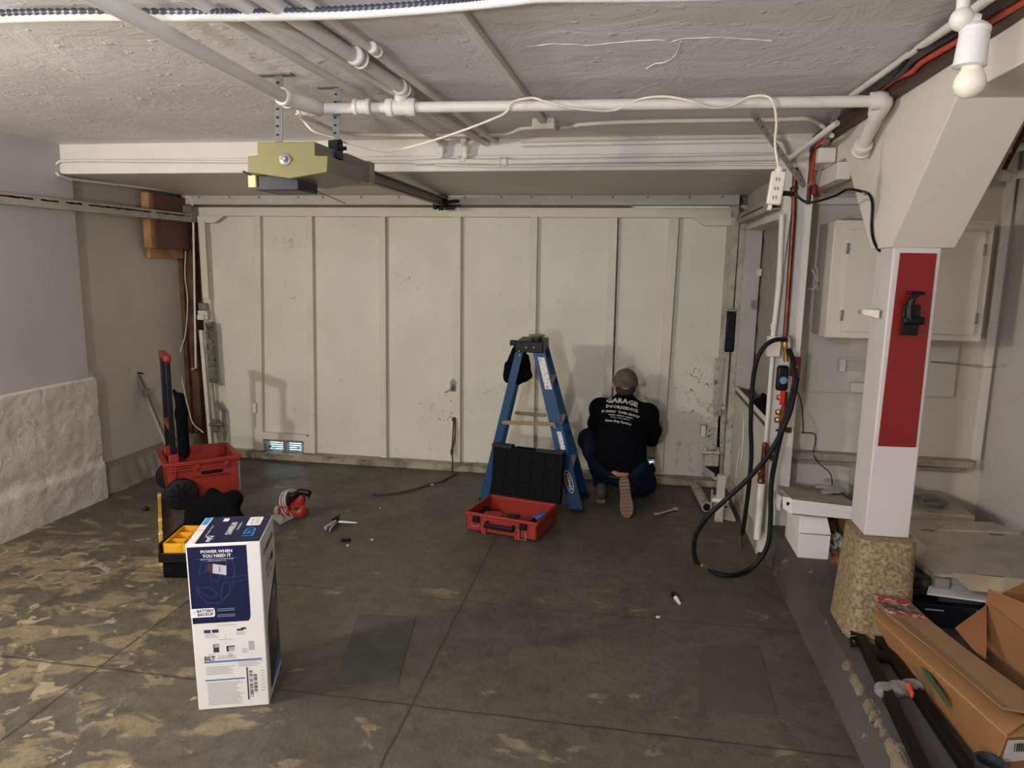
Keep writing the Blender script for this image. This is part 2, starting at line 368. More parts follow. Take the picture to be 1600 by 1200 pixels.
def rough_sheet():   # thick hand-applied plaster over the bottom of the left pier
    b = MB(); ny, nz = 230, 60; g = []
    for i in range(ny+1):
        y = -0.5 + (4.13+0.5)*i/ny; row = []
        for j in range(nz+1):
            z = 0.86*j/nz + (0.02*mnoise.noise(Vector((y*5, 3, 1))) if j == nz else 0)
            p = Vector((0, y*3.0, z*3.0)); d = 0.036 + 0.008*mnoise.fractal(p*1.3, 0.7, 2.1, 6) + 0.004*mnoise.ridged_multi_fractal(p*2.7, 0.9, 2.0, 5, 1.0, 2.0)*0.5
            if j == nz: d = 0.0
            elif j == nz-1: d *= 0.55
            if z < 0.28: d += 0.02*min(1, (0.28-z)/0.05)
            row.append(b.bm.verts.new((-3.545+d, y + (0.01*mnoise.noise(Vector((z*9, 0, 5))) if i == ny else 0), z)))
        g.append(row)
    for i in range(ny):
        for j in range(nz): b.bm.faces.new([g[i][j], g[i+1][j], g[i+1][j+1], g[i][j+1]])
    top = [b.bm.verts.new((-3.60, r[-1].co.y, r[-1].co.z)) for r in g]
    e = [b.bm.verts.new((-3.60, 4.13, v.co.z)) for v in g[-1]]
    for j in range(nz): b.bm.faces.new([g[-1][j], e[j], e[j+1], g[-1][j+1]])
    return b
struct('wall_left_plaster', rough_sheet(), ROUGHM)
struct('wall_left_recess', MB().box((-4.2, 4.08, 0), (-3.63, 5.6, 2.14)), SMUDGE, smooth=False)
b = MB()   # broken concrete footing
ys = [4.05 + 1.35*i/90 for i in range(91)]
prof = []
for y in ys:
    n1 = mnoise.noise(Vector((y*8, 0, 0)))*0.022; n2 = mnoise.noise(Vector((y*13, 4, 0)))*0.022
    prof.append([Vector((-3.515+n1, y, 0)), Vector((-3.53+n2, y, 0.08)), Vector((-3.545+n1, y, 0.165+n2*.8)), Vector((-3.64, y, 0.195))])
vv = [[b.bm.verts.new(p) for p in r] for r in prof]
for a, c in zip(vv, vv[1:]):
    for k in range(3): b.bm.faces.new([a[k], c[k], c[k+1], a[k+1]])
struct('footing_ledge', b, plaster_mat('dirty_concrete', '9d9483', '786e5f', 0.012, 14, 0.8, stain='4d4538'))
struct('wall_far_left', MB().box((-4.0, 5.42, 0), (-3.50, 5.6, 2.14)), SMUDGE, smooth=False)
struct('wall_far_top', MB().box((-3.9, 5.44, 2.03), (1.0, 5.6, 2.14)), SMUDGE, smooth=False)
struct('wall_far_right', MB().box((0.74, 5.42, 0), (0.95, 5.6, 2.14)), GRIMY, smooth=False)
struct('wall_rear', MB().box((-4.2, -3.6, 0), (2.6, -3.4, 2.5)), WALLM, smooth=False)
struct('wall_right', MB().box((2.02, -3.4, 0), (2.6, 4.6, 2.32)), WALLM, smooth=False)
struct('platform', MB().hexa([(0.83,-3.4,0),(2.05,-3.4,0),(2.05,4.3,0),(0.83,4.3,0)], [(0.855,-3.4,0.19),(2.05,-3.4,0.19),(2.05,4.3,0.19),(0.855,4.3,0.19)]), mat('platform_concrete', '55514a', 0.6, col2='454039', vscale=2.5, stain='8f8470', smin=0.62, smax=0.66, sscale=6, bump=0.003, bscale=25))
# chipped edge where the kerb's paint has broken away
b = MB(); pts = []
for i in range(150):
    y = 1.25 + 1.32*i/149; w = 0.004 + 0.010*mnoise.noise(Vector((y*9, 1, 0))) + .010*mnoise.noise(Vector((y*45, 2, 0))); pts.append((y, w))
for (y0, w0), (y1, w1) in zip(pts, pts[1:]):
    z = 0.19
    if w0 < .002 or w1 < .002: continue
    b.hexa([(0.838, y0, z-0.02-w0*1.4), (0.87, y0, z-0.02), (0.87, y1, z-0.02), (0.838, y1, z-0.02-w1*1.4)], [(0.846+0.004*mnoise.noise(Vector((y0*20,0,3))), y0, z-0.004), (0.855+w0*1.1, y0, z+0.001), (0.855+w1*1.1, y1, z+0.001), (0.846+0.004*mnoise.noise(Vector((y1*20,0,3))), y1, z-0.004)])
struct('kerb_chipped_edge', b, mat('broken_concrete', '7d705b', 0.9, col2='6d6049', vscale=30, bump=0.006, bscale=70))
ALCM = plaster_mat('alcove_wall_paint', 'cfc6b7', 'c3b9a9', 0.003, 5, 0.5, stain='a79b88')
struct('wall_alcove', MB().box((0.93, 4.25, 0), (2.10, 4.40, 2.32)), ALCM, smooth=False)
# wing wall with the window opening in it
WY0, WY1, WZ0, WZ1 = 4.06, 5.24, 0.765, 1.93
b = MB().box((0.80, 4.06, 0), (0.90, 5.45, WZ0)).box((0.80, 4.0, WZ1), (0.90, 5.45, 2.32)).box((0.80, WY1, WZ0), (0.90, 5.45, WZ1))
struct('wall_wing', b, mat('wing_paint', 'c9c4b6', 0.6, var=0.12, vscale=4, stain='857a69', smin=0.64, smax=0.74, sscale=7))
b = MB().box((0.79, 3.99, 0.02), (0.935, 4.06, 2.32)).box((0.83, 4.06, 0.02), (0.93, 4.26, 2.32)); struct('trim_2', b, WHITE, bevel=0.004)
b = MB().box((0.785, 4.02, 0.0), (0.80, 5.3, 0.11)); struct('baseboard_right', b, GRIMY, bevel=0.003)
w1 = thing('window_1', None, None, (0.85, 4.7, WZ0), kind='structure')
b = MB()
b.box((0.79, 4.06, WZ1-0.035), (0.92, WY1, WZ1)).box((0.79, 4.06, WZ0), (0.80, WY1, WZ0+0.03))
b.build('window_frame', WHITE, w1, bevel=0.003)
MB().box((0.79, WY1-0.03, WZ0), (0.905, WY1, WZ1)).build('window_jamb', mat('jamb_grey', 'b4aea4', 0.6, var=0.1), w1, bevel=0.003)
MB().box((0.795, 4.06, WZ0-0.03), (0.925, WY1, WZ0+0.006)).build('window_sill', mat('sill_dark', '5d5344', 0.6, var=0.3, vscale=12), w1, bevel=0.003)
b = MB().box((0.935, 4.40, 0), (0.99, 5.4, 2.3)); struct('siding_backing', b, mat('siding_dark', '1f1d1a', 0.8), smooth=False)
b = MB()   # diagonal boards beyond the opening
for i in range(-2, 12):
    y0 = 3.6 + 0.0; z = 0.2 + i*0.20
    b.hexa([(0.912, 4.41, z), (0.936, 4.41, z), (0.936, 5.3, z+0.50), (0.912, 5.3, z+0.50)], [(0.922, 4.41, z+0.168), (0.936, 4.41, z+0.168), (0.936, 5.3, z+0.668), (0.922, 5.3, z+0.668)])
struct('diagonal_siding', b, mat('siding_paint', '9a9488', 0.65, var=0.15), smooth=False)
b = MB().box((0.885, WY1-0.06, 1.58), (0.912, WY1-0.03, 1.63)); b.build('latch_block', WHITE, w1)
b = MB().box((0.86, WY1-0.035, 1.36), (0.88, WY1-0.03, 1.40)).box((0.87, WY1-0.045, 1.345), (0.89, WY1-0.03, 1.41)); b.build('hook_plate', GALV, w1)

b = MB()   # trowelled seam in the ceiling plaster
for P in (((825, 72), (870, 68), (920, 70), (960, 66), (1030, 62), (1045, 67), (1062, 61), (1120, 58), (1205, 63)), ((1010, 106), (1025, 99), (1040, 96), (1055, 86), (1061, 74), (1064, 64))):
    Q = spl([hz(u, v, 2.321) for u, v in P], 10); b.tube([q+Vector((0, .008*mnoise.noise(q*22), 0)) for q in Q], [.0032+.0025*mnoise.noise(q*30) for q in Q], 6)
struct('ceiling_seam', b, CEILM)
# column with brackets up to the beam
b = MB()
yz = [(2.81, 1.70), (2.385, 2.125), (-3.4, 2.125), (-3.4, 2.32), (4.25, 2.32), (4.25, 2.125), (3.49, 2.12), (3.02, 1.70)]
b.prism([(0.94, y, z) for y, z in yz], (0.22, 0, 0)); struct('ceiling_beam', b, mat('beam_paint', 'd9d0c0', 0.55, var=0.05, vscale=3, bump=0.0006, bscale=50), bevel=0.004)
col = thing('column', None, None, (1.03, 2.9, 0.19), kind='structure')
MB().box((0.953, 2.815, 0.588), (1.118, 2.995, 1.71)).build('shaft', mat('column_paint', 'c9c0ba', 0.5, var=0.05, vscale=5, bump=0.0005), col, bevel=0.006)
b = MB(); nseg = 48; hh = [0.19, 0.23, 0.30, 0.38, 0.46, 0.54, 0.587]
rings = []
for z in hh:
    t = (z-0.19)/0.4; hx_, hy_ = 0.122-0.014*t, 0.155-0.03*t; cx, cy = 1.02+0.012*t, 2.865+0.02*t; ring = []
    for k in range(nseg):
        a = 2*math.pi*k/nseg; ca, sa = math.cos(a), math.sin(a); e = 0.42
        x = cx + hx_*math.copysign(abs(ca)**e, ca); y = cy + hy_*math.copysign(abs(sa)**e, sa); ring.append(b.bm.verts.new((x, y, z)))
    rings.append(ring)
for a, c in zip(rings, rings[1:]):
    for k in range(nseg): b.bm.faces.new([a[k], a[(k+1) % nseg], c[(k+1) % nseg], c[k]])
b.bm.faces.new(rings[-1]); b.bm.faces.new(rings[0][::-1])
b.build('plinth', mat('stucco_plinth', 'a08c6a', 0.85, col2='6a5840', vscale=75, bump=0.005, bscale=110), col)
p0, p1, p2, p3 = hy(1407, 395, 2.81), hy(1464, 396, 2.81), hy(1431, 699, 2.81), hy(1372, 697, 2.81)
b = MB().prism([p0, p1, p2, p3], (0, 0.008, 0)); b.build('red_panel', mat('red_board', '7c100d', 0.32, var=0.08), col).data.materials[0].node_tree.nodes['Principled BSDF'].inputs['Specular IOR Level'].default_value = 0.5

# alcove woodwork
b = MB().box((0.93, 4.17, 0.535), (1.95, 4.25, 0.575)).box((0.93, 4.215, 0.50), (1.93, 4.25, 0.535)); struct('trim_3', b, mat('dusty_ledge', 'a99e8c', 0.7, var=.15, stain='857a69', smin=0.45, smax=0.7, sscale=12), bevel=0.004)
struct('trim_4', MB().box((1.955, 4.215, 0.575), (2.0, 4.25, 2.32)), WHITE, bevel=0.004)
p0, p1 = hy(1257, 613, 4.235), hy(1490, 621, 4.235)
struct('backboard_panel', MB().box((p0.x, 4.235, p1.z), (p1.x, 4.25, 1.32)), mat('panel_paint', 'c9c1b3', 0.6, var=0.05), bevel=0.002)
struct('trim_5', MB().box((0.96, 4.2, 1.98), (1.5, 4.25, 2.02)).box((0.94, 3.6, 2.04), (1.0, 4.25, 2.12)), WHITE, bevel=0.004)

# floor patches
for i, q in enumerate([[(-1.18, 2.89), (-0.91, 2.92), (-0.82, 2.37), (-1.06, 2.34)], [(0.37, 2.91), (0.62, 2.96), (0.60, 2.47), (0.32, 2.45)]]):
    b = MB().prism([(x, y, 0.0) for x, y in q], (0, 0, 0.003)); struct('floor_patch', b, mat('patch_steel', '49463f', 0.8, var=0.3, vscale=9, stain='3f3a33', smin=0.5, smax=0.7) if i == 0 else mat('patch_dark', '4a463d', 0.6, var=0.2, vscale=9), smooth=False)

# ================= the garage door =================
DY = 5.36
smudge(DOORW, [(hy(1088, 590, DY), .28, 26, '4f4034', .68, .73), (hy(1096, 640, DY), .30, 12, '7d7466', .66, .76), (hy(1080, 700, DY), .35, 9, '8d8474', .66, .8), (hy(455, 380, DY), .35, 20, '8b8373', .72, .77), (hy(540, 350, DY), .25, 30, '7d7466', .74, .77), (hy(690, 640, DY), .45, 22, '857c6c', .71, .76), (hy(770, 620, DY), .4, 24, '857c6c', .72, .77), (hy(640, 430, DY), .5, 30, '7d7466', .75, .78), (hy(980, 360, DY), .2, 40, '4c463c', .74, .76)])
smudge(GRIMY, [(hy(1120, 660, DY), .6, 18, '3f362d', .66, .74), (hy(1130, 560, DY), .3, 30, '4f453a', .68, .73)])
door = thing('door_1', None, None, (-1.4, DY, 0.05), kind='structure')
def dp(px, py, y=DY): return hy(px, py, y)
xl, xr, zb, zt = dp(322, 500).x - 0.02, 0.70, 0.055, 2.0
va0, va1 = dp(415, 684), dp(478, 711); vb0, vb1 = dp(1003, 713), dp(1028, 745)
b = MB(); y0, y1 = DY, DY + 0.03
b.box((xl, y0, max(va0.z, vb0.z)), (xr, y1, zt))
b.box((xl, y0, zb), (va0.x, y1, max(va0.z, vb0.z))).box((va1.x, y0, zb), (vb0.x, y1, max(va0.z, vb0.z))).box((vb1.x, y0, zb), (xr, y1, max(va0.z, vb0.z)))
b.box((va0.x, y0, va0.z), (va1.x, y1, max(va0.z, vb0.z)+0.001)).box((vb0.x, y0, vb0.z), (vb1.x, y1, max(va0.z, vb0.z)+0.001))
b.box((va0.x, y0, zb), (va1.x, y1, va1.z)).box((vb0.x, y0, zb), (vb1.x, y1, vb1.z)); b.build('door_panel', DOORW, door, smooth=False)
# vertical studs: pixel column of the right edge at top and bottom of the door
studs = [(407, 411, 0.055), (488, 492, 0.05), (602, 604, 0.05), (720, 719, 0.06), (840, 834, 0.055), (965, 953, 0.06), (1061, 1037, 0.065)]
for i, (a, c, w) in enumerate(studs):
    xa, xb = dp(a, 345, DY-0.04).x, dp(c, 700, DY-0.04).x; d = 0.045
    lo = 0.06 if i else va0.z - 0.0
    MB().hexa([(xb-w, DY-d, lo), (xb, DY-d, lo), (xb, DY+0.002, lo), (xb-w, DY+0.002, lo)], [(xa-w, DY-d, 1.99), (xa, DY-d, 1.99), (xa, DY+0.002, 1.99), (xa-w, DY+0.002, 1.99)]).build('stud', DOORT, door, bevel=0.002)
for (a, w) in ((322, 0.06), (1145, 0.10)):
    xa = dp(a, 400, DY-0.03).x; MB().box((xa-w/2, DY-0.05, 0.06), (xa+w/2, DY+0.002, 2.0)).build('side_stile', DOORT if a < 500 else GRIMY, door, bevel=0.002)
MB().box((xl-0.03, DY-0.055, 1.985), (xr+0.03, DY+0.01, 2.055)).build('top_rail', DOORT, door, bevel=0.003)
for s, px in ((1, 345), (-1, 1100)):
    x = xl-0.03 if s > 0 else xr+0.03; b = MB(); z1 = 1.985
    b.prism([(x, DY-0.075, z1), (x+s*0.30, DY-0.075, z1), (x+s*0.22, DY-0.075, z1-0.055), (x, DY-0.075, z1-0.055)], (0, 0.03, 0)); b.build('gusset_plate', DOORT, door, bevel=0.002)
b = MB(); xa, xb = dp(966, 345).x, dp(955, 700).x
for i in range(44):
    k = i/44; x = xa+(xb-xa)*k; z = 1.98+(0.07-1.98)*k; w = 0.004+0.004*abs(mnoise.noise(Vector((i*.7, 2, 1)))); b.box((x-w/2+.003*mnoise.noise(Vector((i*.9,0,0))), DY-0.006, z-0.045), (x+w, DY+.001, z))
b.build('split_seam', mat('rusty_seam', '4a2f24', .8, col2='857a69', vscale=60), door, smooth=False)
# framing round the left air vent and the vent boxes themselves
b = MB().box((va0.x-0.02, DY-0.045, va0.z), (va1.x+0.03, DY+0.002, va0.z+0.055)); b.build('vent_rail', DOORT, door, bevel=0.002)
b = MB().box((va0.x-0.075, DY-0.05, 0.06), (va0.x, DY+0.002, va0.z+0.09)); b.build('vent_post', DOORT, door, bevel=0.002)
b = MB().box((va1.x+0.005, DY-0.047, 0.06), (va1.x+0.06, DY+0.002, va0.z+0.04)); b.build('vent_post', DOORT, door, bevel=0.002)
def vent(lo, hi, px):
    x0, x1, z0, z1 = lo.x, hi.x, hi.z, lo.z; b = MB(); t = 0.018
    b.box((x0, DY-0.02, z0), (x0+t*1.5, DY+0.03, z1)).box((x1-t*1.5, DY-0.02, z0), (x1, DY+0.03, z1)).box((x0, DY-0.02, z0), (x1, DY+0.03, z0+t)).box((x0, DY-0.02, z1-t), (x1, DY+0.03, z1))
    for a in px: b.box((a-0.018, DY-0.015, z0), (a+0.018, DY+0.03, z1))
    f = b.build('vent', mat('vent_grey', '8f8b83', .6), door, bevel=0.001); c = MB(); n = 7
    for i in range(n):
        z = z0 + (z1-z0)*(i+0.5)/n; c.hexa([(x0, DY+0.0, z-0.001), (x1, DY+0.0, z-0.001), (x1, DY+0.02, z+0.002), (x0, DY+0.02, z+0.002)], [(x0, DY+0.0, z+0.001), (x1, DY+0.0, z+0.001), (x1, DY+0.02, z+0.004), (x0, DY+0.02, z+0.004)])
    for i in range(34):   # torn bits of mesh
        x = random.uniform(x0, x1); z = random.uniform(z0, z1); w = random.uniform(0.004, 0.025); c.box((x, DY+0.004, z), (x+w, DY+0.008, z+random.uniform(0.003, 0.010)))
    g = c.build('vent_louvres', mat('louvre_dark', '30302e', 0.6), f)
vent(va0, va1, [dp(447, 700).x]); vent(vb0, vb1, [])
# latch handle, wooden blocks, pull cord hook
p = dp(708, 602, DY-0.05); b = MB().prism([p+Vector((dx, 0, dz)) for dx, dz in ((-0.022,-0.05),(0.022,-0.05),(0.026,0.03),(0,0.055),(-0.026,0.03))], (0, 0.006, 0)); b.cyl(p+Vector((0,-0.03,-0.02)), p, 0.012); h_ = b.build('lock_plate', GALV, door)
b = MB().beam(p+Vector((0,-0.035,-0.02)), p+Vector((-0.055,-0.04,-0.055)), 0.018, 0.012); b.build('lock_handle', GALV, h_, bevel=0.003)
for px, py, w, h in ((401, 636, 0.035, 0.085), (1098, 672, 0.035, 0.085), (1038, 668, 0.03, 0.1)):
    p = dp(px, py, DY-0.03); MB().box((p.x-w/2, DY-0.075, p.z-h/2), (p.x+w/2, DY, p.z+h/2)).build('wood_block', DOORT, door, bevel=0.003)
# hinge steel at the lower right corner
b = MB(); q = [dp(x, y, DY-0.06) for x, y in ((1116, 560), (1128, 560), (1124, 745), (1097, 745), (1100, 676), (1114, 656))]
b.prism(q, (0, 0.012, 0)); b.build('corner_bracket', GRIMY, door, bevel=0.002)
b = MB(); q = [dp(x, y, DY-0.085) for x, y in ((337, 626), (350, 642), (352, 690), (348, 690), (346, 644), (335, 630))]; b.prism(q, (0, 0.03, 0)); b.build('corner_bracket', GALV, door, bevel=0.001)
for px, py in ((1108, 712), (1112, 724), (1104, 730), (1116, 702)):
    p = dp(px, py, DY-0.065); MB().cyl(p+Vector((0,-0.012,0)), p, 0.008, n=6).build('bolt', STEEL, door)
# threshold and header
struct('threshold_board', MB().box((xl-0.05, DY-0.10, 0), (0.72, DY+0.07, 0.05)), mat('sill_board', 'a79c82', 0.7, stain='5f5645', smin=0.5, smax=0.65, sscale=7, var=0.2), bevel=0.004)
b = MB().box((-3.56, DY-0.11, 2.07), (0.74, DY+0.10, 2.14)); struct('door_header', b, mat('header_paint', 'bfb7aa', 0.6, var=0.1, stain='7d7364', smin=0.65, smax=0.75, sscale=9), bevel=0.003)
b = MB(); random.seed(9)
for i in range(16):
    x = -3.4 + i*0.27 + random.uniform(-.04, .04); b.ball((x, DY-0.112, 2.125), 0.008, (1, 0.6, 1.1), u=8)
struct('header_nails', b, GALV)
# left corner: brown posts, white post, blocking
struct('corner_post', MB().box((-3.70, 5.30, 0.18), (-3.575, 5.42, 2.14)).box((-3.63, 5.26, 0.18), (-3.595, 5.30, 1.8)), WOODB, bevel=0.004)
b = MB().box((-3.575, DY-0.06, 0.02), (xl-0.035, DY+0.06, 2.14)).box((xl-0.06, DY+0.035, 0), (xl+0.03, DY+0.07, 2.14)).box((xl-0.06, DY+0.035, 2.03), (0.0, DY+0.09, 2.07)); struct('door_frame_left', b, WOODB, bevel=0.003)
b = MB().box((0.695, DY-0.06, 0.0), (0.75, DY+0.06, 2.07)).box((0.755, 5.25, 0.0), (0.80, DY+0.05, 2.07)); struct('door_frame_right', b, GRIMY, bevel=0.003)

# ================= door hardware =================
def rail_c(mb, a, c, w, h, t=0.004, open_dir=Vector((1, 0, 0))):   # C-shaped rail from a to c
    a, c = Vector(a), Vector(c); o = open_dir
    up = Vector((0, 0, 1)); mb.beam(a - o*w/2, c - o*w/2, t, h, roll=up)
    for s in (1, -1): mb.beam(a + up*s*h/2, c + up*s*h/2, w, t, roll=up)
    return mb
t = thing('door_track', 'long white steel track on the left wall with black grease marks', 'door track', (-3.50, 4.0, 1.99), group=None)
a, c = hx(-30, 306, -3.485), hx(300, 341, -3.485)
rail_c(MB(), a, c, 0.045, 0.06, open_dir=Vector((-1, 0, 0))).build('rail', GRIMY, t); 
b = MB()
for i in range(60):
    q = a.lerp(c, (i+.5)/60) + Vector((.0236, 0, .012+.004*mnoise.noise(Vector((i*.8, 0, 3))))); w = .004+.005*abs(mnoise.noise(Vector((i*1.3, 7, 3))))
    if mnoise.noise(Vector((i*.33, 1, 2))) > -.25: b.box(q+Vector((0, -.02, -w)), q+Vector((.0015, .02, w)))
b.build('grease', BLACKM, t, smooth=False)
MB().box((-3.52, 5.20, 1.93), (-3.45, 5.31, 2.06)).build('end_plate', GALV, t, bevel=0.002)
t = thing('door_track', 'white slotted steel track above the dark side window opening', 'door track', (0.775, 4.7, 1.93))
rail_c(MB(), (0.762, 4.05, 1.975), (0.762, 5.30, 1.975), 0.045, 0.06, open_dir=Vector((1, 0, 0))).build('rail', GRIMY, t)
MB().beam((0.7365, 4.3, 1.975), (0.7365, 5.1, 1.975), 0.002, 0.010, roll=(0,0,1)).build('slot_strip', BLACKM, t)
b = MB().box((0.70, 4.03, 1.99), (0.86, 4.06, 2.02)).box((0.845, 4.02, 1.94), (0.86, 4.08, 2.02)); b.build('end_bracket', GALV, t, bevel=0.003)
e = hy(1263, 300, 4.04)
for (px, py, lab) in ((1174, 174, 'left perforated strap slanting from the ceiling to the right door track'), (1309, 172, 'right perforated strap slanting from the cable run to the right door track')):
    s0 = hz(px, py, 2.32) if px < 1200 else hy(px, py, 3.45); b = MB().beam(s0, e, 0.028, 0.003, roll=(0, 1, 0))
    o = tag(b.build('perforated_strap', mat('strap_paint', 'a8a196', .5)), lab, 'metal strap'); d = e - s0
    c = MB(); k = int(d.length/0.06)
    for i in range(1, k): 
        q = s0 + d*i/k; c.cyl(q+Vector((0,-0.0025,0)), q+Vector((0,0.0025,0)), 0.005, n=8)
    c.build('holes', BLACKM, o)

# left spring assembly on the door frame
t = thing('door_spring', 'peeling white spring housing and hinge arm on the left door edge', 'door hardware', (-3.4, 5.28, 0.1))
Ys = 5.27
def bar(mb, p, q, w, Y, d=0.02):
    a, c = hy(*p, Y), hy(*q, Y); return mb.hexa([(c.x-w/2, Y, c.z), (c.x+w/2, Y, c.z), (c.x+w/2, Y+d, c.z), (c.x-w/2, Y+d, c.z)], [(a.x-w/2, Y, a.z), (a.x+w/2, Y, a.z), (a.x+w/2, Y+d, a.z), (a.x-w/2, Y+d, a.z)])
bar(MB(), (314, 345), (321, 466), 0.055, 5.27).build('upper_angle', DOORT, t, bevel=0.002)
bar(MB(), (313, 516), (328, 694), 0.03, 5.26, 0.03).build('lower_angle', DOORW, t, bevel=0.002)
bar(MB(), (321, 530), (337, 690), 0.03, 5.28, 0.03).build('inner_arm', GRIMY, t, bevel=0.002)
b = MB(); a, c = hy(327, 503, 5.24), hy(333, 596, 5.24); n = 34
for i in range(n):
    q = a.lerp(c, i/(n-1)); q2 = a.lerp(c, (i+0.8)/(n-1)); b.lathe(q, c-a, [(0, 0.030), (0.004, 0.036), (0.010, 0.036), ((q2-q).length, 0.030)], n=14)
b.build('coil_spring', mat('spring_paint', '8f8676', 0.7, stain='3b342b', smin=0.5, smax=0.6, sscale=30, bump=0.002), t)
b = MB(); p = hy(316, 488, 5.25); b.box((p.x-0.035, 5.24, p.z-0.05), (p.x+0.045, 5.27, p.z+0.015)).box((p.x-0.03, 5.22, p.z-0.06), (p.x+0.03, 5.26, p.z-0.02)); b.ball((p.x+0.045, 5.23, p.z-0.01), 0.016).ball((p.x+0.05, 5.23, p.z-0.05), 0.012); b.build('hinge_bracket', DOORT, t, bevel=0.003)
b = MB().box((p.x-0.03, 5.245, p.z+0.02), (p.x+0.035, 5.28, p.z+0.075)); b.build('roller_box', GALV, t, bevel=0.003)
b = MB(); p = hy(337, 664, 5.25)
b.cyl(p+Vector((-0.05,-0.01,0)), p+Vector((0.06,-0.01,0.01)), 0.014).cyl(p+Vector((0,-0.03,0.02)), p+Vector((0.01,0.03,0.02)), 0.02).box(p+Vector((-0.04,-0.01,-0.06)), p+Vector((0.02,0.01,0.05))).cyl(p+Vector((-0.03,-0.02,-0.04)), p+Vector((0.04,-0.02,-0.04)), 0.01); b.build('pivot_bolts', GALV, t, bevel=0.002)

# right side: black spring housing, arm, post in a clamp
t = thing('door_spring', 'black spring housing on the right door jamb with daylight beside it', 'door hardware', (0.66, 5.25, 1.0))
a, c = hy(1143, 487, 5.26), hy(1140, 550, 5.26)
MB().box((a.x-0.033, 5.24, c.z), (a.x+0.033, 5.30, a.z)).build('spring_cover', BLACK, t, bevel=0.01)
b = MB()
for i in range(5): z = c.z + (a.z-c.z)*(i+0.5)/5; b.box((a.x-0.035, 5.236, z-0.004), (a.x+0.035, 5.245, z+0.004))
b.build('cover_ribs', BLACKM, t, bevel=0.001)
b = MB().cyl((a.x-0.03, 5.24, a.z+0.012), (a.x+0.03, 5.24, a.z+0.012), 0.012).ball((a.x-0.036, 5.235, a.z+0.01), 0.014); b.build('eye_bolt', STEEL, t)
t = thing('pivot_arm', 'greasy white pivot arm at the right bottom corner of the door', 'door hardware', (0.62, 5.24, 0.1))
bar(MB(), (1150, 345), (1128, 640), 0.05, 5.255, 0.03).build('upright_angle', GRIMY, t, bevel=0.002)
bar(MB(), (1131, 560), (1124, 650), 0.02, 5.25, 0.03).build('steel_edge', STEEL, t, bevel=0.002)
p = hy(1112, 718, 5.24); MB().box((p.x-0.05, 5.23, p.z-0.05), (p.x+0.05, 5.25, p.z+0.05)).build('bolt_plate', GRIMY, t, bevel=0.003)
b = MB().prism([p+Vector((-0.045,-0.03,-0.05)), p+Vector((0.05,-0.03,-0.045)), p+Vector((0.04,-0.03,-0.11))], (0, 0.03, 0)); b.build('foot_wedge', BLACKM, t)
b = MB().cyl(p+Vector((-0.08,-0.03,0.06)), p+Vector((0.05,-0.03,0.06)), 0.012).box(p+Vector((-0.06,-0.03,0.05)), p+Vector((-0.045,-0.01,0.1))).box(p+Vector((0.03,-0.03,0.05)), p+Vector((0.045,-0.01,0.1))); b.build('latch_rod', GRIMY, t, bevel=0.002)
for dx, dz in ((0, 0.02), (-0.03, -0.02), (0.015, -0.025)): MB().cyl(p+Vector((dx, -0.018, dz)), p+Vector((dx, -0.01, dz)), 0.008, n=6).build('bolt', STEEL, t)
# white post standing on the floor with a clamp round it
f0 = hz(1123, 815); t = thing('wooden_post', 'short white post standing on the floor at the right door corner', 'post', f0)
top = hy(1121, 742, f0.y)
MB().box((f0.x-0.025, f0.y-0.015, 0), (f0.x+0.025, f0.y+0.03, top.z)).build('post', mat('post_paint', 'b9b3a6', 0.6, var=0.2, vscale=10), t, bevel=0.004)
MB().box((f0.x-0.055, f0.y-0.03, 0.14), (f0.x+0.05, f0.y+0.04, 0.165)).build('clamp_collar', PAPERW, t, bevel=0.003)
MB().box((f0.x-0.062, f0.y-0.028, 0.08), (f0.x-0.05, f0.y-0.014, 0.22)).build('clamp_screw', STEEL, t, bevel=0.002)
q0 = hz(1131, 812); b = MB().hexa([q0+Vector((-0.02,0,0)), q0+Vector((0.07,-0.03,0)), q0+Vector((0.03,0.14,0)), q0+Vector((-0.06,0.15,0))], [q0+Vector((-0.02,0,0.02)), q0+Vector((0.07,-0.03,0.02)), q0+Vector((0.02,0.13,0.12)), q0+Vector((-0.05,0.14,0.12))])
o = tag(b.build('door_shoe', GRIMY, bevel=0.003), 'slanted steel plate with dark holes lying beside the white post', 'metal bracket')
c = MB()
for u, v in ((0.25, 0.3), (0.6, 0.5), (0.35, 0.75)):
    r_ = (q0+Vector((-0.02,0,0.02))).lerp(q0+Vector((0.07,-0.03,0.02)), u).lerp((q0+Vector((-0.05,0.14,0.12))).lerp(q0+Vector((0.02,0.13,0.12)), u), v); c.ball(r_, 0.010, (1.4, 1, 0.5), u=8)
c.build('bolt_holes', BLACKM, o)
a, c = hz(1088, 762, 0.045), hz(1104, 792, 0.045); b = MB(); d = (c-a).normalized()
b.lathe(a-d*0.03, d, [(0, 0.025), (0.01, 0.034), ((c-a).length+0.02, 0.036), ((c-a).length+0.03, 0.036)]); o = tag(b.build('pipe_roll', mat('old_tube', '9b9388', 0.6, stain='4a3f35', smin=0.5, smax=0.65, sscale=18)), 'short grimy tube lying on the floor by the right door corner', 'tube')
MB().cyl(c+d*0.0, c+d*0.012, 0.024).build('tube_bore', BLACKM, o)
# plaster scraps of wire on the wing wall
b = MB().tube(spl([hx(1158, 640, 0.795), hx(1162, 660, 0.79), hx(1158, 720, 0.79), hx(1152, 745, 0.79), hx(1150, 738, 0.785), hx(1156, 700, 0.785)]), 0.004, 6)
tag(b.build('wall_wire', PIPEW), 'thin white wire stapled to the low wall below the side window', 'wire')

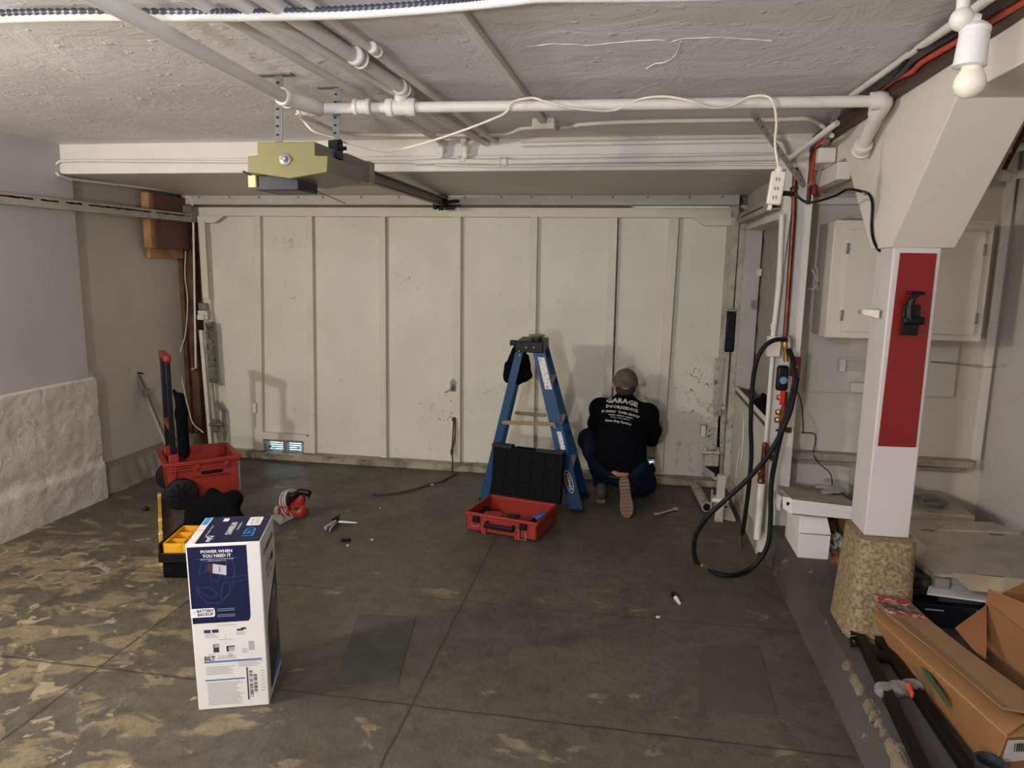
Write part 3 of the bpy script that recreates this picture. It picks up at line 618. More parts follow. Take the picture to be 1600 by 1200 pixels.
# ================= opener =================
ox, oy, oz = -1.37, 2.62, 2.03
t = thing('garage_door_opener', 'olive green garage door opener hanging from the ceiling pipes', 'garage door opener', (ox, oy+0.2, 1.9))
OL = mat('olive_paint', '7c7546', 0.42, var=0.06, vscale=8); OLG = mat('taupe_metal', '7d7568', 0.45)
c0 = [hy(x, y, oy) for x, y in ((402, 222), (492, 221), (492, 243), (512, 243), (511, 269), (452, 279), (387, 269), (387, 244), (402, 243))]
MB().prism(c0, (0, 0.012, 0)).build('face_plate', OL, t, bevel=0.003)
c1 = [p + Vector((0, 0.012, 0)) for p in c0]; MB().prism(c1, (0, 0.34, 0)).build('housing', OLG, t, bevel=0.003)
p = hy(446, 249, oy); MB().lathe(p, (0, -1, 0), [(0, 0.023), (0.004, 0.023), (0.006, 0.018)]).build('dial', GALV, t)
b = MB().lathe(p+Vector((0.004,0,0)), (0, -1, 0), [(0, 0.011), (0.018, 0.010), (0.022, 0.006)]); b.lathe(p+Vector((-0.012,-0.004,0.004)), (0, -1, 0), [(0, 0.006), (0.014, 0.006)]); b.build('dial_knob', STEEL, t)
a, c = hy(407, 276, oy+0.08), hy(473, 302, oy+0.08)
MB().box((a.x, oy+0.04, c.z+0.008), (c.x, oy+0.22, a.z)).build('receiver_box', mat('receiver_dark', '24242c', 0.4), t, bevel=0.003)
a, c = hy(393, 275, oy+0.06), hy(406, 294, oy+0.06); MB().box((a.x, oy+0.03, c.z), (c.x, oy+0.20, a.z)).build('light_lens', mat('lens_cream', 'e2c98c', 0.4), t, bevel=0.003)
b = MB().box((ox+0.02, oy+0.34, oz-0.045), (ox+0.155, oy+0.62, oz+0.05)); b.build('motor_cover', OLG, t, bevel=0.004)
a, c = hy(538, 262, oy+0.62), None
MB().box((ox+0.0, oy+0.60, oz-0.05), (ox+0.16, oy+0.66, oz+0.055)).build('end_cap', mat('taupe_cap', '948671', 0.45), t, bevel=0.004)
p = hy(523, 232, oy+0.2); b = MB().cyl(p+Vector((0,0,0)), p+Vector((0.05,0.0,0)), 0.008).box(p+Vector((-0.02,-0.02,-0.04)), p+Vector((0.02,0.04,0.03))).cyl(p+Vector((0.0,-0.01,0.02)), p+Vector((0.035,-0.01,0.025)), 0.01); b.build('mounting_bolts', BLACKM, t, bevel=0.002)
b = MB().tube(spl([hy(474, 292, oy+0.1), hy(500, 301, oy+0.1), hy(540, 318, oy+0.12)]), 0.0015, 5); b.build('antenna_wire', BLACKM, t)
b = MB().cyl(hy(380, 268, oy), hy(392, 273, oy), 0.004); b.build('pull_tab', BLACKM, t)
# rail
t = thing('opener_rail', 'long grey rail running from the opener to the door header', 'opener rail', (-1.3, 4.0, 2.0))
e0, e1 = Vector((ox+0.09, oy+0.66, oz+0.005)), hy(692, 316, 5.22)
b = MB().beam(e0, e1, 0.006, 0.05, roll=(0,0,1)).beam(e0+Vector((0,0,-0.025)), e1+Vector((0,0,-0.025)), 0.045, 0.006, roll=(0,0,1)).beam(e0+Vector((0,0,0.025)), e1+Vector((0,0,0.025)), 0.07, 0.005, roll=(0,0,1)); b.build('t_rail', GALV, t)
MB().tube([e0+Vector((0.03,0,-0.03)), e1+Vector((0.03,0,-0.03))], 0.005, 6).build('chain', BLACKM, t)
p = e1; b = MB().box(p+Vector((-0.03,-0.03,-0.04)), p+Vector((0.03,0.05,0.05))).cyl(p+Vector((-0.02,-0.05,-0.045)), p+Vector((0.02,-0.05,-0.045)), 0.018).cyl(p+Vector((0.03,-0.01,0.0)), p+Vector((0.12,0.02,0.01)), 0.012).box(p+Vector((0.02,-0.02,-0.03)), p+Vector((0.14,0.0,-0.018))); b.build('header_bracket', BLACKM, t, bevel=0.003)
b = MB().lathe(p+Vector((-0.035,-0.08,-0.06)), (0,0,1), [(0,0.01),(0.01,0.02),(0.05,0.018),(0.06,0.008)]).cyl(p+Vector((0.04,-0.08,-0.05)), p+Vector((0.11,-0.08,-0.045)), 0.014).cyl(p+Vector((0.03,-0.07,0.01)), p+Vector((0.08,-0.09,-0.06)), 0.006); b.build('trolley', BLACKM, t)
# hanger straps
for (x0, y0, x1, y1, yy, lab) in ((436, 166, 434, 224, oy+0.02, 'left perforated hanger strap holding the front of the green opener'), (526, 162, 523, 232, oy+0.22, 'right hanger strap holding the back of the green opener')):
    a, c = hy(x0, y0, yy), hy(x1, y1, yy); a.z = 2.32; b = MB().beam(a, c, 0.004, 0.02, roll=(1, 0, 0)).beam(a+Vector((0.01,0,0)), c+Vector((0.01,0,0)), 0.02, 0.003, roll=(0,1,0)); b.box(a+Vector((-0.08,-0.02,-0.006)), a+Vector((0.06,0.02,0)))
    o = tag(b.build('hanger_strap', mat('strap_dull', '6f6d6a', .5)), lab, 'hanger strap'); c2 = MB()
    for i in range(1, 8): q = a.lerp(c, i/8); c2.cyl(q+Vector((-0.003,-0.003,0)), q+Vector((0.004,-0.003,0)), 0.004, n=8)
    c2.build('holes', BLACKM, o)

# ================= pipes and conduits =================
def pipe(name, label, cat, pts, r, m=PIPEW, n=14, group=None, couplings=(), smooth_path=False):
    P = spl(pts) if smooth_path else [Vector(p) for p in pts]
    o = tag(MB().tube(P, r, n).build(name, m), label, cat, group)
    for q, d, rr, ln in couplings:
        q = Vector(q); d = Vector(d).normalized(); MB().lathe(q-d*ln/2, d, [(0, rr*0.9), (ln*0.08, rr), (ln*0.22, rr), (ln*0.26, rr*0.86), (ln*0.74, rr*0.86), (ln*0.78, rr), (ln*0.92, rr), (ln, rr*0.9)], n=18).build('coupling', m, o)
    return o
zm = 2.225
A0, A1 = hz(150, -6, zm), hz(446, 153, zm); B0, B1 = hz(478, 170, zm), hz(1378, 158, zm)
A0 = Vector((A1.x, -0.5, zm)) if False else A1 + (A0-A1).normalized()*3.2
mid = Vector((A1.x+0.03, B0.y-0.02, zm)); 
o = pipe('ceiling_pipe', 'thick white pipe running along the ceiling to the elbow above the opener', 'pipe', [A0, A1], 0.024, couplings=[(A1, A1-A0, 0.034, 0.06)])
o = pipe('ceiling_pipe', 'white pipe crossing the room from above the opener to the concrete beam', 'pipe', [B0, B1], 0.021,
     couplings=[(hz(566, 167, zm), B1-B0, 0.033, 0.07), (hz(627, 168, zm), B1-B0, 0.036, 0.12), (B0, B1-B0, 0.032, 0.06)])
MB().tube(spl([A1-(A1-A0).normalized()*0.03, A1+Vector((0.01,0.03,0)), mid+Vector((0.02,0,0)), B0+Vector((0.03,0,0))], 6), 0.031, 16).build('elbow', PIPEW, o)
tp = hz(627, 168, zm); MB().tube([tp, tp+Vector((0,0.0,0.05)), tp+Vector((0.0,-0.02,0.07))], [0.028,0.028,0.03], 16).build('tee_branch', PIPEW, o)
E2 = hx(1345, 236, 0.90)
MB().tube(spl([B1-Vector((0.04,0,0)), B1+Vector((0.005,0.0,0)), B1+(E2-B1).normalized()*0.07], 6), 0.032, 16).build('elbow', PIPEW, o)
pipe('drain_pipe', 'short white pipe sloping down along the concrete beam', 'pipe', [B1, E2], 0.024, couplings=[(E2-(E2-B1).normalized()*0.02, E2-B1, 0.036, 0.06)])
# pipes side by side on the ceiling, ending at the soffit
zc = 2.292
def cpipe(p0, p1, r, label, cps=(), yend=3.98):
    a, c = hz(*p0, zc), hz(*p1, zc); d = (c-a); d = d/d.y; s = a - d*(a.y-0.4); e = a + d*(yend-a.y)
    return pipe('ceiling_pipe', label, 'pipe', [s, e], r, couplings=[(hz(*q, zc), d, r*1.45, 0.06) for q in cps])
cpipe((367, 36), (592, 165), 0.016, 'leftmost of the parallel white pipes flat against the ceiling above the opener')
cpipe((431, 36), (619, 143), 0.020, 'second from the left of the parallel white pipes flat against the ceiling')
cpipe((469, 34), (630, 139), 0.022, 'third of the parallel ceiling pipes, the one with a coupling joining the cross pipe', [(559, 90), (628, 138)], yend=2.86)
cpipe((521, 34), (637, 120), 0.013, 'rightmost and thinnest of the parallel white pipes on the ceiling', [(586, 78)])
a, c = hz(720, 20, 2.305), hz(849, 190, 2.305); d = (c-a)/(c-a).y
tag(MB().beam(a-d*1.5, c, 0.03, 0.022, roll=(0,0,1)).build('surface_raceway', PIPEW, bevel=0.003), 'flat white raceway running along the ceiling to the junction box', 'cable raceway')
tag(MB().box(c+Vector((-0.055,-0.01,-0.035)), c+Vector((0.055,0.075,0.015))).build('junction_box', PIPEW, bevel=0.004), 'small white junction box on the ceiling where thin conduits meet', 'junction box')
pipe('conduit', 'thin white conduit curving along the ceiling from above the opener to the junction box', 'conduit', [hz(x, y, zz) for x, y, zz in ((470, 182, 2.27), (497, 192, 2.27), (535, 207, 2.29), (600, 211, 2.3), (700, 211, 2.3), (760, 211, 2.3), (795, 208, 2.3), (815, 201, 2.3), (840, 200, 2.3))], 0.009, smooth_path=True)
pipe('conduit', 'thin white conduit on the ceiling right of the junction box, bending down at its end', 'conduit', [hz(850, 200, 2.3), hz(880, 200, 2.3), hz(915, 194, 2.3), hz(1000, 190, 2.3), hz(1200, 187, 2.3), hz(1262, 186, 2.3), hz(1285, 197, 2.28), hz(1300, 212, 2.2)], 0.010, smooth_path=True)
# conduit and ribbed cable crossing at the very front
zf = 2.27
pts = [hz(x, y, zf) for x, y in ((-60, 32), (100, 27), (300, 27), (420, 26), (560, 22), (700, 12), (800, 2), (850, -3), (1000, -4), (1300, -10), (1900, -20))]
pipe('conduit', 'white conduit crossing the ceiling at the top of the picture under a ribbed cable', 'conduit', pts, 0.0115, smooth_path=True)
P = spl([hz(x, y, zf+0.012) for x, y in ((-60, 22), (100, 18), (300, 18), (420, 18), (560, 13), (700, 3), (790, -6), (900, -20))], 60); b = MB()
b.tube(P, [0.008 + 0.0022*math.sin(i*2*math.pi/4) for i in range(len(P))], 8)
tag(b.build('armoured_cable', mat('cable_armour', '45464f', .45, metal=.3)), 'ribbed metal armoured cable lying on the front ceiling conduit', 'cable')
# along the soffit face
ys = 3.965
pipe('conduit', 'white conduit along the left half of the soffit face, looping at its left end', 'conduit', [hy(300, 302, 5.25)+Vector((0,0,0)), hx(106, 279, -3.5), hx(92, 274, -3.49), hy(86, 268, ys), hy(86, 258, ys), hy(93, 252, ys), hy(120, 251, ys), hy(380, 253, ys), hy(640, 253, ys), hy(700, 255, ys), hy(724, 250, ys)], 0.009, n=10)
pipe('conduit', 'white pipe along the right half of the soffit face', 'conduit', [hy(650, 254, ys), hy(700, 252, ys), hy(785, 253, ys), hy(1000, 250, ys), hy(1215, 246, ys)], 0.017, couplings=[(hy(786, 253, ys), (1, 0, 0), 0.026, 0.05), (hy(722, 251, ys), (1, 0, 0), 0.022, 0.04)])
pipe('conduit', 'thin white tube just under the soffit pipe', 'conduit', [hy(x, y, ys) for x, y in ((680, 258), (760, 260), (860, 259), (1000, 257), (1215, 257))], 0.006)
pipe('conduit', 'wide white pipe at the top of the soffit by the ceiling', 'conduit', [hy(815, 226, ys), hy(900, 224, ys), hy(1205, 219, ys), hy(1222, 224, ys), hy(1228, 240, ys)], 0.013, n=12)
for px, nm in ((690, 'left'), (727, 'right')):
    p = hy(px, 230, ys-0.02); o = MB().tube([p+Vector((0,-0.05,0.03)), p+Vector((0,0,0.01)), p+Vector((0,0,-0.06))], [0.016, 0.020, 0.014], 12).lathe(p+Vector((0,0,-0.03)), (0,0,1), [(0,0.02),(0.03,0.02)]).build('pipe_elbow', PIPEW); tag(o, nm+' of the two small white elbows where ceiling pipes turn down the soffit', 'pipe elbow')
# left corner conduits
pipe('conduit', 'thin white conduit running down the brown post in the left corner', 'conduit', [hy(290, 303, 5.25), hy(300, 315, 5.25), hy(302, 345, 5.24), hy(304, 460, 5.24), hy(306, 575, 5.24), hy(300, 577, 5.25)], 0.008, n=8)
tag(MB().tube(spl([hy(290, 392, 5.27), hy(289, 430, 5.27), hy(293, 470, 5.26), hy(290, 520, 5.24), hy(281, 555, 5.22), hy(284, 590, 5.22), hy(295, 640, 5.22), hy(302, 662, 5.2), hy(318, 676, 5.2)]), 0.004, 6).build('loose_wire', PIPEW), 'loose white wire drooping down the left corner posts', 'wire')
t = thing('wood_blocking', 'brown wooden box of boards high in the left corner beside the door', 'wooden box', (-3.6, 5.1, 1.7))
a, c = hy(251, 318, 5.0), hy(298, 402, 5.0)
wx0, wx1 = -3.628, -3.525
def zz(py, Y=4.85): return hy(262, py, Y).z
MB().box((wx0, 4.86, zz(403)), (wx0+.045, 5.27, 2.12)).build('outer_board', WOODL, t, bevel=0.003)
MB().box((wx0+.03, 4.82, zz(388)), (wx1-.01, 4.86, 2.12)).build('inner_board', WOODL, t, bevel=0.003)
MB().box((wx0+.05, 4.86, zz(388)), (wx1, 5.27, 2.12)).build('brown_panel', mat('red_brown', '6b463a', 0.6, var=0.2), t, bevel=0.003)
# white extension cord draped over the cross pipe
def cord(name, label, pts, r, m, cat='cord'): return tag(MB().tube(spl(pts, 10), r, 7).build(name, m), label, cat)
CORDW = mat('cream_cord', 'ded3bd', 0.5); yc = B0.y
cord('extension_cord', 'cream flat extension cord wound round the white cross pipe and draped to the opener', [hy(463, 178, yc-0.05), hy(475, 190, yc), hy(490, 205, yc), hy(520, 215, yc+0.05), hy(550, 226, yc+0.1), hy(600, 236, yc+0.1), hy(640, 230, yc+0.05), hy(700, 212, yc+0.0), hy(760, 190, yc-0.02), hy(790, 176, yc-0.02), hy(800, 160, yc-0.03), hy(830, 153, yc-0.03),
  hy(850, 158, yc-0.045), hy(880, 166, yc-0.04), hy(920, 172, yc-0.01), hy(960, 172, yc+0.03), hy(1000, 155, yc+0.02), hy(1040, 151, yc-0.02), hy(1080, 158, yc-0.045), hy(1110, 168, yc-0.03), hy(1140, 166, yc), hy(1170, 152, yc), hy(1195, 150, yc-0.02), hy(1208, 160, yc-0.04), hy(1213, 190, yc-0.02), hy(1211, 225, yc), hy(1216, 262, yc)], 0.0045, CORDW)
t = thing('power_strip', 'cream power strip hanging from its cord with a black plug in its side', 'power strip', hy(1210, 290, yc)-Vector((0,0,0.05)))
a, c = hy(1217, 268, yc), hy(1208, 320, yc); MB().beam(a, c, 0.05, 0.032, roll=(0, 1, 0)).build('strip_body', CORDW, t, bevel=0.006)
MB().lathe(a, a-c, [(-0.005, 0.016), (0.01, 0.014), (0.018, 0.007)]).build('cord_grip', CORDW, t)
b = MB()
for k in range(3): q = a.lerp(c, 0.25+0.27*k)+Vector((-0.006, -0.018, 0)); b.box(q+Vector((-0.002,-0.001,-0.006)), q+Vector((0.0,0.001,0.006))).box(q+Vector((0.008,-0.001,-0.006)), q+Vector((0.01,0.001,0.006)))
b.build('sockets', BLACKM, t, smooth=False)
b = MB().beam(c+Vector((-0.01,0,0)), c+Vector((-0.014,0,-0.02)), 0.014, 0.014); b.build('strip_tip', CORDW, t, bevel=0.002)
q = hy(1222, 302, yc); b = MB().cyl(q, q+Vector((0.045,0.01,0)), 0.010, 0.008); b.build('plug', BLACK, t)
cord('black_cable', 'black power cord looping from the hanging power strip to behind the white column', [q+Vector((0.04,0.01,0)), hy(1245, 306, yc+0.2), hy(1258, 315, yc+0.3), hy(1275, 315, yc+0.4), hy(1305, 306, yc+0.45), hx(1325, 296, .90), hx(1345, 299, .93), hx(1357, 303, .932), hx(1363, 318, .932), hx(1362, 350, .932), hx(1364, 372, .932), hx(1371, 388, .94), hx(1377, 394, .96)], 0.0055, BLACK)
# pipe clip holding the black cord to the beam
p = hx(1352, 302, 0.935); tag(MB().lathe(p, (-1, 0, 0), [(0, 0.008), (0.004, 0.010), (0.008, 0.006)]).beam(p+Vector((-0.004,0,0)), p+Vector((-0.004,-0.05,0.0)), 0.006, 0.003).build('cable_clip', STEEL), 'small steel clip pinning the black cord to the beam bracket', 'cable clip')

# run of cables, rail and tube along the top of the beam
t0, t1 = hx(1600, 12, 0.92), hx(1262, 240, 0.92)
tag(MB().box((0.895, 0.2, 2.235), (0.938, 3.95, 2.30)).build('brown_batten', mat('brown_batten', '4a2c22', 0.55, var=0.25, vscale=10), bevel=0.004), 'dark red-brown wooden batten along the top of the white beam', 'batten')
def runz(pts, z): return [hz(x, y, z) for x, y in pts]
def runx(pts, X): return [hx(x, y, X) for x, y in pts]
pts = runx(((1640, -22), (1590, 8), (1540, 38), (1490, 68), (1440, 98), (1425, 112), (1400, 123), (1370, 145), (1345, 160)), .884) + [hy(1330, 180, 3.55), hy(1318, 202, 3.6), hy(1290, 214, 3.7), hy(1275, 232, 3.8)]
P = spl(pts, 14); tag(MB().tube(P, 0.009, 8).build('red_cable', mat('red_cable', 'b2442f', 0.5)), 'orange-red cable snaking along the brown batten under the ceiling', 'cable')
cord('grey_cable', 'dark grey cable lying along the ceiling edge beside the red cable', runx(((1640, -34), (1540, 24), (1480, 60), (1430, 92), (1410, 112), (1380, 132), (1350, 154), (1320, 174)), .868), 0.009, mat('dark_grey_cable', '3c3b3a', 0.5), 'cable')
cord('grey_cable', 'pale grey cable furthest from the brown batten along the ceiling edge', runz(((1600, -30), (1530, 12), (1470, 58), (1425, 78), (1400, 112), (1360, 142), (1320, 176)), 2.305), 0.007, GALV, 'cable')
cord('grey_cable', 'second dark cable bowing away from the ceiling above the beam', runx(((1500, 48), (1460, 70), (1432, 78), (1415, 95), (1398, 116), (1375, 134)), .858), 0.008, mat('black_cable', '242424', 0.5), 'cable')
pipe('conduit', 'pale round conduit beside the lamp at the top right, along the beam', 'conduit', runz(((1620, -50), (1545, -2), (1500, 30)), 2.24) + runz(((1440, 72), (1330, 150)), 2.30), 0.012)
pipe('conduit', 'long white conduit slanting from the cable run down to the right end of the door', 'conduit', [hx(1308, 192, 0.84), hx(1280, 213, 0.80), hx(1215, 262, 0.775), hx(1180, 285, 0.775), hx(1155, 303, 0.77)], 0.013)
cord('old_cable', 'frayed bundle of old cable at the top right corner of the door', [hx(1153, 303, 0.77), hx(1158, 316, 0.76), hx(1150, 322, 0.76), hx(1160, 330, 0.75), hx(1152, 338, 0.76), hx(1148, 330, 0.74)], 0.010, mat('frayed', '6b5a48', 0.8, var=0.4, vscale=60), 'cable')
tag(MB().box((0.855, 3.62, 2.12), (0.935, 3.68, 2.19)).build('conduit_box', PIPEW, bevel=0.008), 'white square electrical box on the beam left of the sloping pipe', 'junction box')
cord('red_wire', 'wide red cable end dropping beside the straps above the copper pipe', [hy(1300, 212, 3.7), hy(1282, 226, 3.72), hy(1275, 236, 3.78), hy(1270, 262, 3.85), hy(1268, 285, 3.9)], 0.010, mat('red_cable', 'b2442f', 0.5), 'cable')
p = hy(1272, 300, 3.92); tag(MB().lathe(p+Vector((0,0,0.04)), (0.1, 0, -1), [(0, 0.006), (0.01, 0.014), (0.05, 0.016), (0.06, 0.008)]).build('pipe_stopper', mat('dark_red', '7d1f17', 0.5)), 'small dark red plastic stopper below the slanting straps', 'stopper')
pipe('old_pipe', 'dark brown vertical pipe rising to the ceiling behind the slanting straps', 'pipe', [hy(1262, 320, 4.0), hy(1266, 270, 4.0), hy(1268, 238, 4.0), hy(1276, 218, 3.95), hy(1290, 200, 3.9)], 0.016, COPDARK)
# lamp holder
yl = 1.72; t = thing('ceiling_lamp', 'white porcelain lamp holder with a cream globe bulb, unlit, at the upper right', 'lamp', hy(1520, 60, yl))
p = hy(1522, 70, yl); s_ = 0.0022*0.72
b = MB().lathe(hy(1526, 33, yl), (-0.05, 0, -1), [(0, 0.012), (0.006, 0.022), (0.014, 0.030), (0.022, 0.030), (0.024, 0.028), (0.026, 0.029), (0.085, 0.0315), (0.09, 0.0325), (0.092, 0.027)], n=28); b.build('lamp_socket', mat('porcelain', 'ddd8d2', 0.35), t)
q = hy(1521, 92, yl)
b = MB().lathe(q, (-0.05, 0, -1), [(0, 0.020), (0.020, 0.020), (0.026, 0.023), (0.036, 0.029), (0.047, 0.0315), (0.057, 0.031), (0.068, 0.025), (0.076, 0.016), (0.080, 0.004)], n=28); b.build('bulb', mat('bulb_glass', 'e6dcc6', 0.18, emit=('f0dcae', 0.03)), t)  # the unlit globe is given a faint glow of its own
b = MB().ball(hy(1503, 30, yl), 0.024).tube([hy(1503, 30, yl), hy(1508, -30, yl)], 0.013, 12).tube([hy(1503, 30, yl), hy(1526, 36, yl)], 0.018, 12); b.build('swivel_arm', PIPEW, t)
# pipes in the alcove's upper right
pipe('alcove_pipe', 'white pipe with an elbow high on the right wall behind the beam', 'pipe', [hy(1620, 225, 3.6), hy(1578, 233, 3.6)], 0.018)
pipe('alcove_pipe', 'lower white pipe with a dark joint at the right edge behind the beam', 'pipe', [hy(1620, 268, 3.5), hy(1572, 276, 3.5)], 0.018, couplings=[(hy(1572, 275, 3.5), (1, 0, -0.1), 0.026, 0.05)])
pipe('alcove_pipe', 'thin dark pipe slanting up behind the concrete beam on the right', 'pipe', [hy(1566, 270, 3.7), hy(1600, 205, 3.5), hy(1625, 150, 3.4)], 0.010, COPDARK)

# ================= plumbing at the end of the wing wall =================
yw = 3.95
pipe('white_conduit', 'white conduit running down the wall end to the light switch', 'conduit', [hy(1222, 335, yw), hy(1218, 440, yw), hy(1208, 525, yw)], 0.014, couplings=[(hy(1209, 510, yw), (0, 0, 1), 0.018, 0.03)])
pipe('white_conduit', 'thin white conduit close beside the copper pipe', 'conduit', [hy(1233, 335, 3.97), hy(1214, 470, 3.97), hy(1186, 830, 3.97)], 0.012)
pipe('copper_pipe', 'tall brown copper pipe running up the wall end past the light switch', 'pipe', [hy(1243, 262, 3.96), hy(1241, 300, 3.96), hy(1240, 340, 3.96), hy(1226, 540, 3.96)], 0.013, COPPER, couplings=[(hy(1240, 300, 3.96), (0, 0, 1), 0.02, 0.05)])
pipe('white_pipe', 'slender white vertical pipe between the copper pipe and the wall cabinet', 'pipe', [hy(1257, 332, 4.17), hy(1253, 440, 4.17), hy(1240, 560, 4.17)], 0.012)
t = thing('light_switch', 'white light switch box on the wall end beside the copper pipe', 'light switch', hy(1207, 541, yw))
p = hy(1209, 541, yw); MB().box((p.x-0.033, yw-0.02, p.z-0.055), (p.x+0.033, 3.99, p.z+0.055)).build('switch_box', PIPEW, t, bevel=0.004)
MB().box((p.x-0.05, yw-0.012, p.z-0.006), (p.x-0.03, yw+0.0, p.z+0.006)).build('toggle', PIPEW, t, bevel=0.002)
p = hy(1236, 503, 4.0); tag(MB().box((p.x-0.014, 3.985, p.z-0.035), (p.x+0.014, 4.0, p.z+0.035)).build('cover_plate', PIPEW, bevel=0.002), 'narrow painted cover plate right of the copper pipe', 'cover plate')
yv = 3.88
t = thing('water_valve', 'plumbing assembly with copper fittings, black gauge and red lever', 'water valve', hy(1222, 600, yv))
def V(px, py, dy=0): return hy(px, py, yv+dy)
MB().lathe(V(1226, 530), V(1228, 560)-V(1226, 530), [(0, 0.012), (0.02, 0.018), (0.05, 0.016), (0.07, 0.012), (0.12, 0.014)]).build('brass_fitting', BRASS, t)
MB().lathe(V(1233, 525), V(1234, 550)-V(1233, 525), [(0, 0.009), (0.02, 0.017), (0.08, 0.014), (0.10, 0.011)]).build('hose_bib', GALV, t)
b = MB(); q = V(1222, 590, -0.02); b.box(q+Vector((-0.03,-0.02,-0.07)), q+Vector((0.03,0.02,0.065))); g = b.build('gauge_body', BLACK, t, bevel=0.015, seg=3)
MB().lathe(q+Vector((0.004,-0.02,-0.012)), (0,-1,0), [(0,0.020),(0.003,0.019),(0.004,0.016)]).build('gauge_dial', mat('gauge_blue', '5f87a3', 0.3), g)
b = MB(); q = V(1242, 572, 0.0); b.box(q+Vector((-0.026,-0.02,-0.055)), q+Vector((0.026,0.02,0.05))); g = b.build('regulator', mat('maroon', '5c1517', 0.35), t, bevel=0.006)
MB().lathe(q+Vector((0.003,-0.02,0.0)), (0,-1,0), [(0,0.007),(0.004,0.006)]).build('screw', STEEL, g)
MB().tube([V(1228, 612), V(1222, 660), V(1214, 700), V(1212, 715)], 0.013, 12).build('copper_riser', COPPER, t)
for (px, py, r_) in ((1219, 617, 0.019), (1217, 640, 0.019), (1216, 652, 0.021)): MB().lathe(V(px, py), (0.05,0,-1), [(0,r_*0.8),(0.006,r_),(0.022,r_),(0.028,r_*0.8)]).build('brass_nut', BRASS, t)
MB().box(V(1222, 618, -0.02)+Vector((-0.012,-0.01,-0.05)), V(1222, 618, -0.02)+Vector((0.014,0.0,0.03))).build('red_lever', mat('lever_red', 'c22a1c', 0.4), t, bevel=0.003)
MB().tube(spl([V(1212, 712), V(1206, 716), V(1196, 690+4), V(1194, 705), V(1192, 730), V(1191, 752)], 6), 0.013, 12).build('copper_elbow', COPPER, t)
MB().lathe(V(1190, 738), (0.02, 0, -1), [(0,0.016),(0.01,0.022),(0.02,0.017),(0.04,0.018),(0.05,0.022),(0.06,0.017)]).build('copper_union', COPPER, t)
MB().cyl(V(1190, 755), V(1183, 842), 0.020).build('riser_sleeve', PIPEW, t)
b = MB().cyl(V(1212, 672), V(1234, 673), 0.006).box(V(1228, 668), V(1236, 676, 0.01)); b.build('drain_cock', COPDARK, t)
b = MB().lathe(V(1225, 705, 0.15), (1, 0, -0.2), [(0, 0.03), (0.02, 0.04), (0.05, 0.025), (0.07, 0.01)]); b.build('pipe_collar', mat('grey_rag', '7a756c', 0.9, var=0.3), t)
# black hoses
cord('garden_hose', 'long black hose looping from the wall valve across the floor', [hy(x, y, Y) for x, y, Y in ((1246, 590, 3.86), (1240, 620, 3.82), (1232, 650, 3.78), (1205, 705, 3.74), (1172, 745, 3.72), (1135, 780, 3.72), (1105, 808, 3.74), (1088, 835, 3.77), (1084, 858, 3.79), (1088, 878, 3.80), (1100, 889, 3.80))] + [hz(1118, 895, 0.013), hz(1140, 899, 0.013), hz(1165, 893, 0.013)] + [hy(x, y, Y) for x, y, Y in ((1186, 876, 3.74), (1200, 850, 3.74), (1204, 810, 3.76), (1205, 760, 3.78), (1212, 715, 3.80), (1224, 665, 3.82), (1236, 620, 3.84), (1242, 590, 3.86), (1238, 560, 3.86), (1232, 545, 3.86))], 0.0135, RUBBER, 'hose')
t = thing('spray_hose', 'second black hose arching over the light switch with a metal end on the floor', 'hose', hz(1160, 853))
MB().tube(spl([hy(1228, 531, 3.86), hy(1212, 531, 3.84), hy(1196, 540, 3.82), hy(1183, 562, 3.82), hy(1176, 600, 3.84), hy(1173, 660, 3.86), hy(1174, 710, 3.88), hy(1170, 760, 3.9), hy(1165, 800, 3.93), hy(1160, 835, 3.97)], 10), 0.012, 10).build('hose_tube', RUBBER, t)
a, c = hy(1160, 835, 3.97), hz(1159, 855, 0.012); MB().cyl(a, c, 0.012, 0.009).build('hose_end', BRASS, t)
q = hy(1100, 886, 3.79); tag(MB().lathe(q+Vector((-0.02,0,0.01)), (1,0.1,-0.6), [(0,0.014),(0.005,0.018),(0.03,0.018),(0.035,0.014)]).build('hose_joiner', BRASS), 'brass hose joiner on the floor loop of the long black hose', 'hose joiner')
cord('thin_cable', 'thin black wire zigzagging down the alcove wall to the white carton', [hy(x, y, 4.2) for x, y in ((1243, 605, ), (1252, 630), (1255, 672))] + [hy(x, y, Y) for x, y, Y in ((1253, 676, 4.2), (1272, 678, 4.2), (1274, 690, 4.2), (1271, 708, 4.18), (1278, 722, 4.1), (1296, 738, 4.1), (1300, 750, 4.1), (1301, 768, 4.0), (1315, 770, 3.9), (1326, 780, 3.8), (1333, 786, 3.7))], 0.003, BLACK, 'wire')
cord('thin_cable', 'thin pale wire hanging on the alcove wall beside the black one', [hy(x, y, 4.23) for x, y in ((1250, 608), (1258, 640), (1272, 660), (1275, 690), (1274, 720))], 0.002, PIPEW, 'wire')

# dark gloves left on the window sill
b = sdf_mb([((.84, 4.30, .80), (.87, 4.42, .81), .032, .03, (1, 1, .8)), ((.86, 4.44, .80), (.83, 4.55, .80), .03, .022), ((.84, 4.34, .82), (.83, 4.38, .87), .02, .018), ((.87, 4.52, .80), (.87, 4.62, .80), .025, .02)], .007, .02, bumps=lambda x, y, z: .004*np.sin(y*90+z*60))
tag(b.build('work_gloves', CLOTHB), 'black work gloves heaped on the sill of the side window', 'gloves')

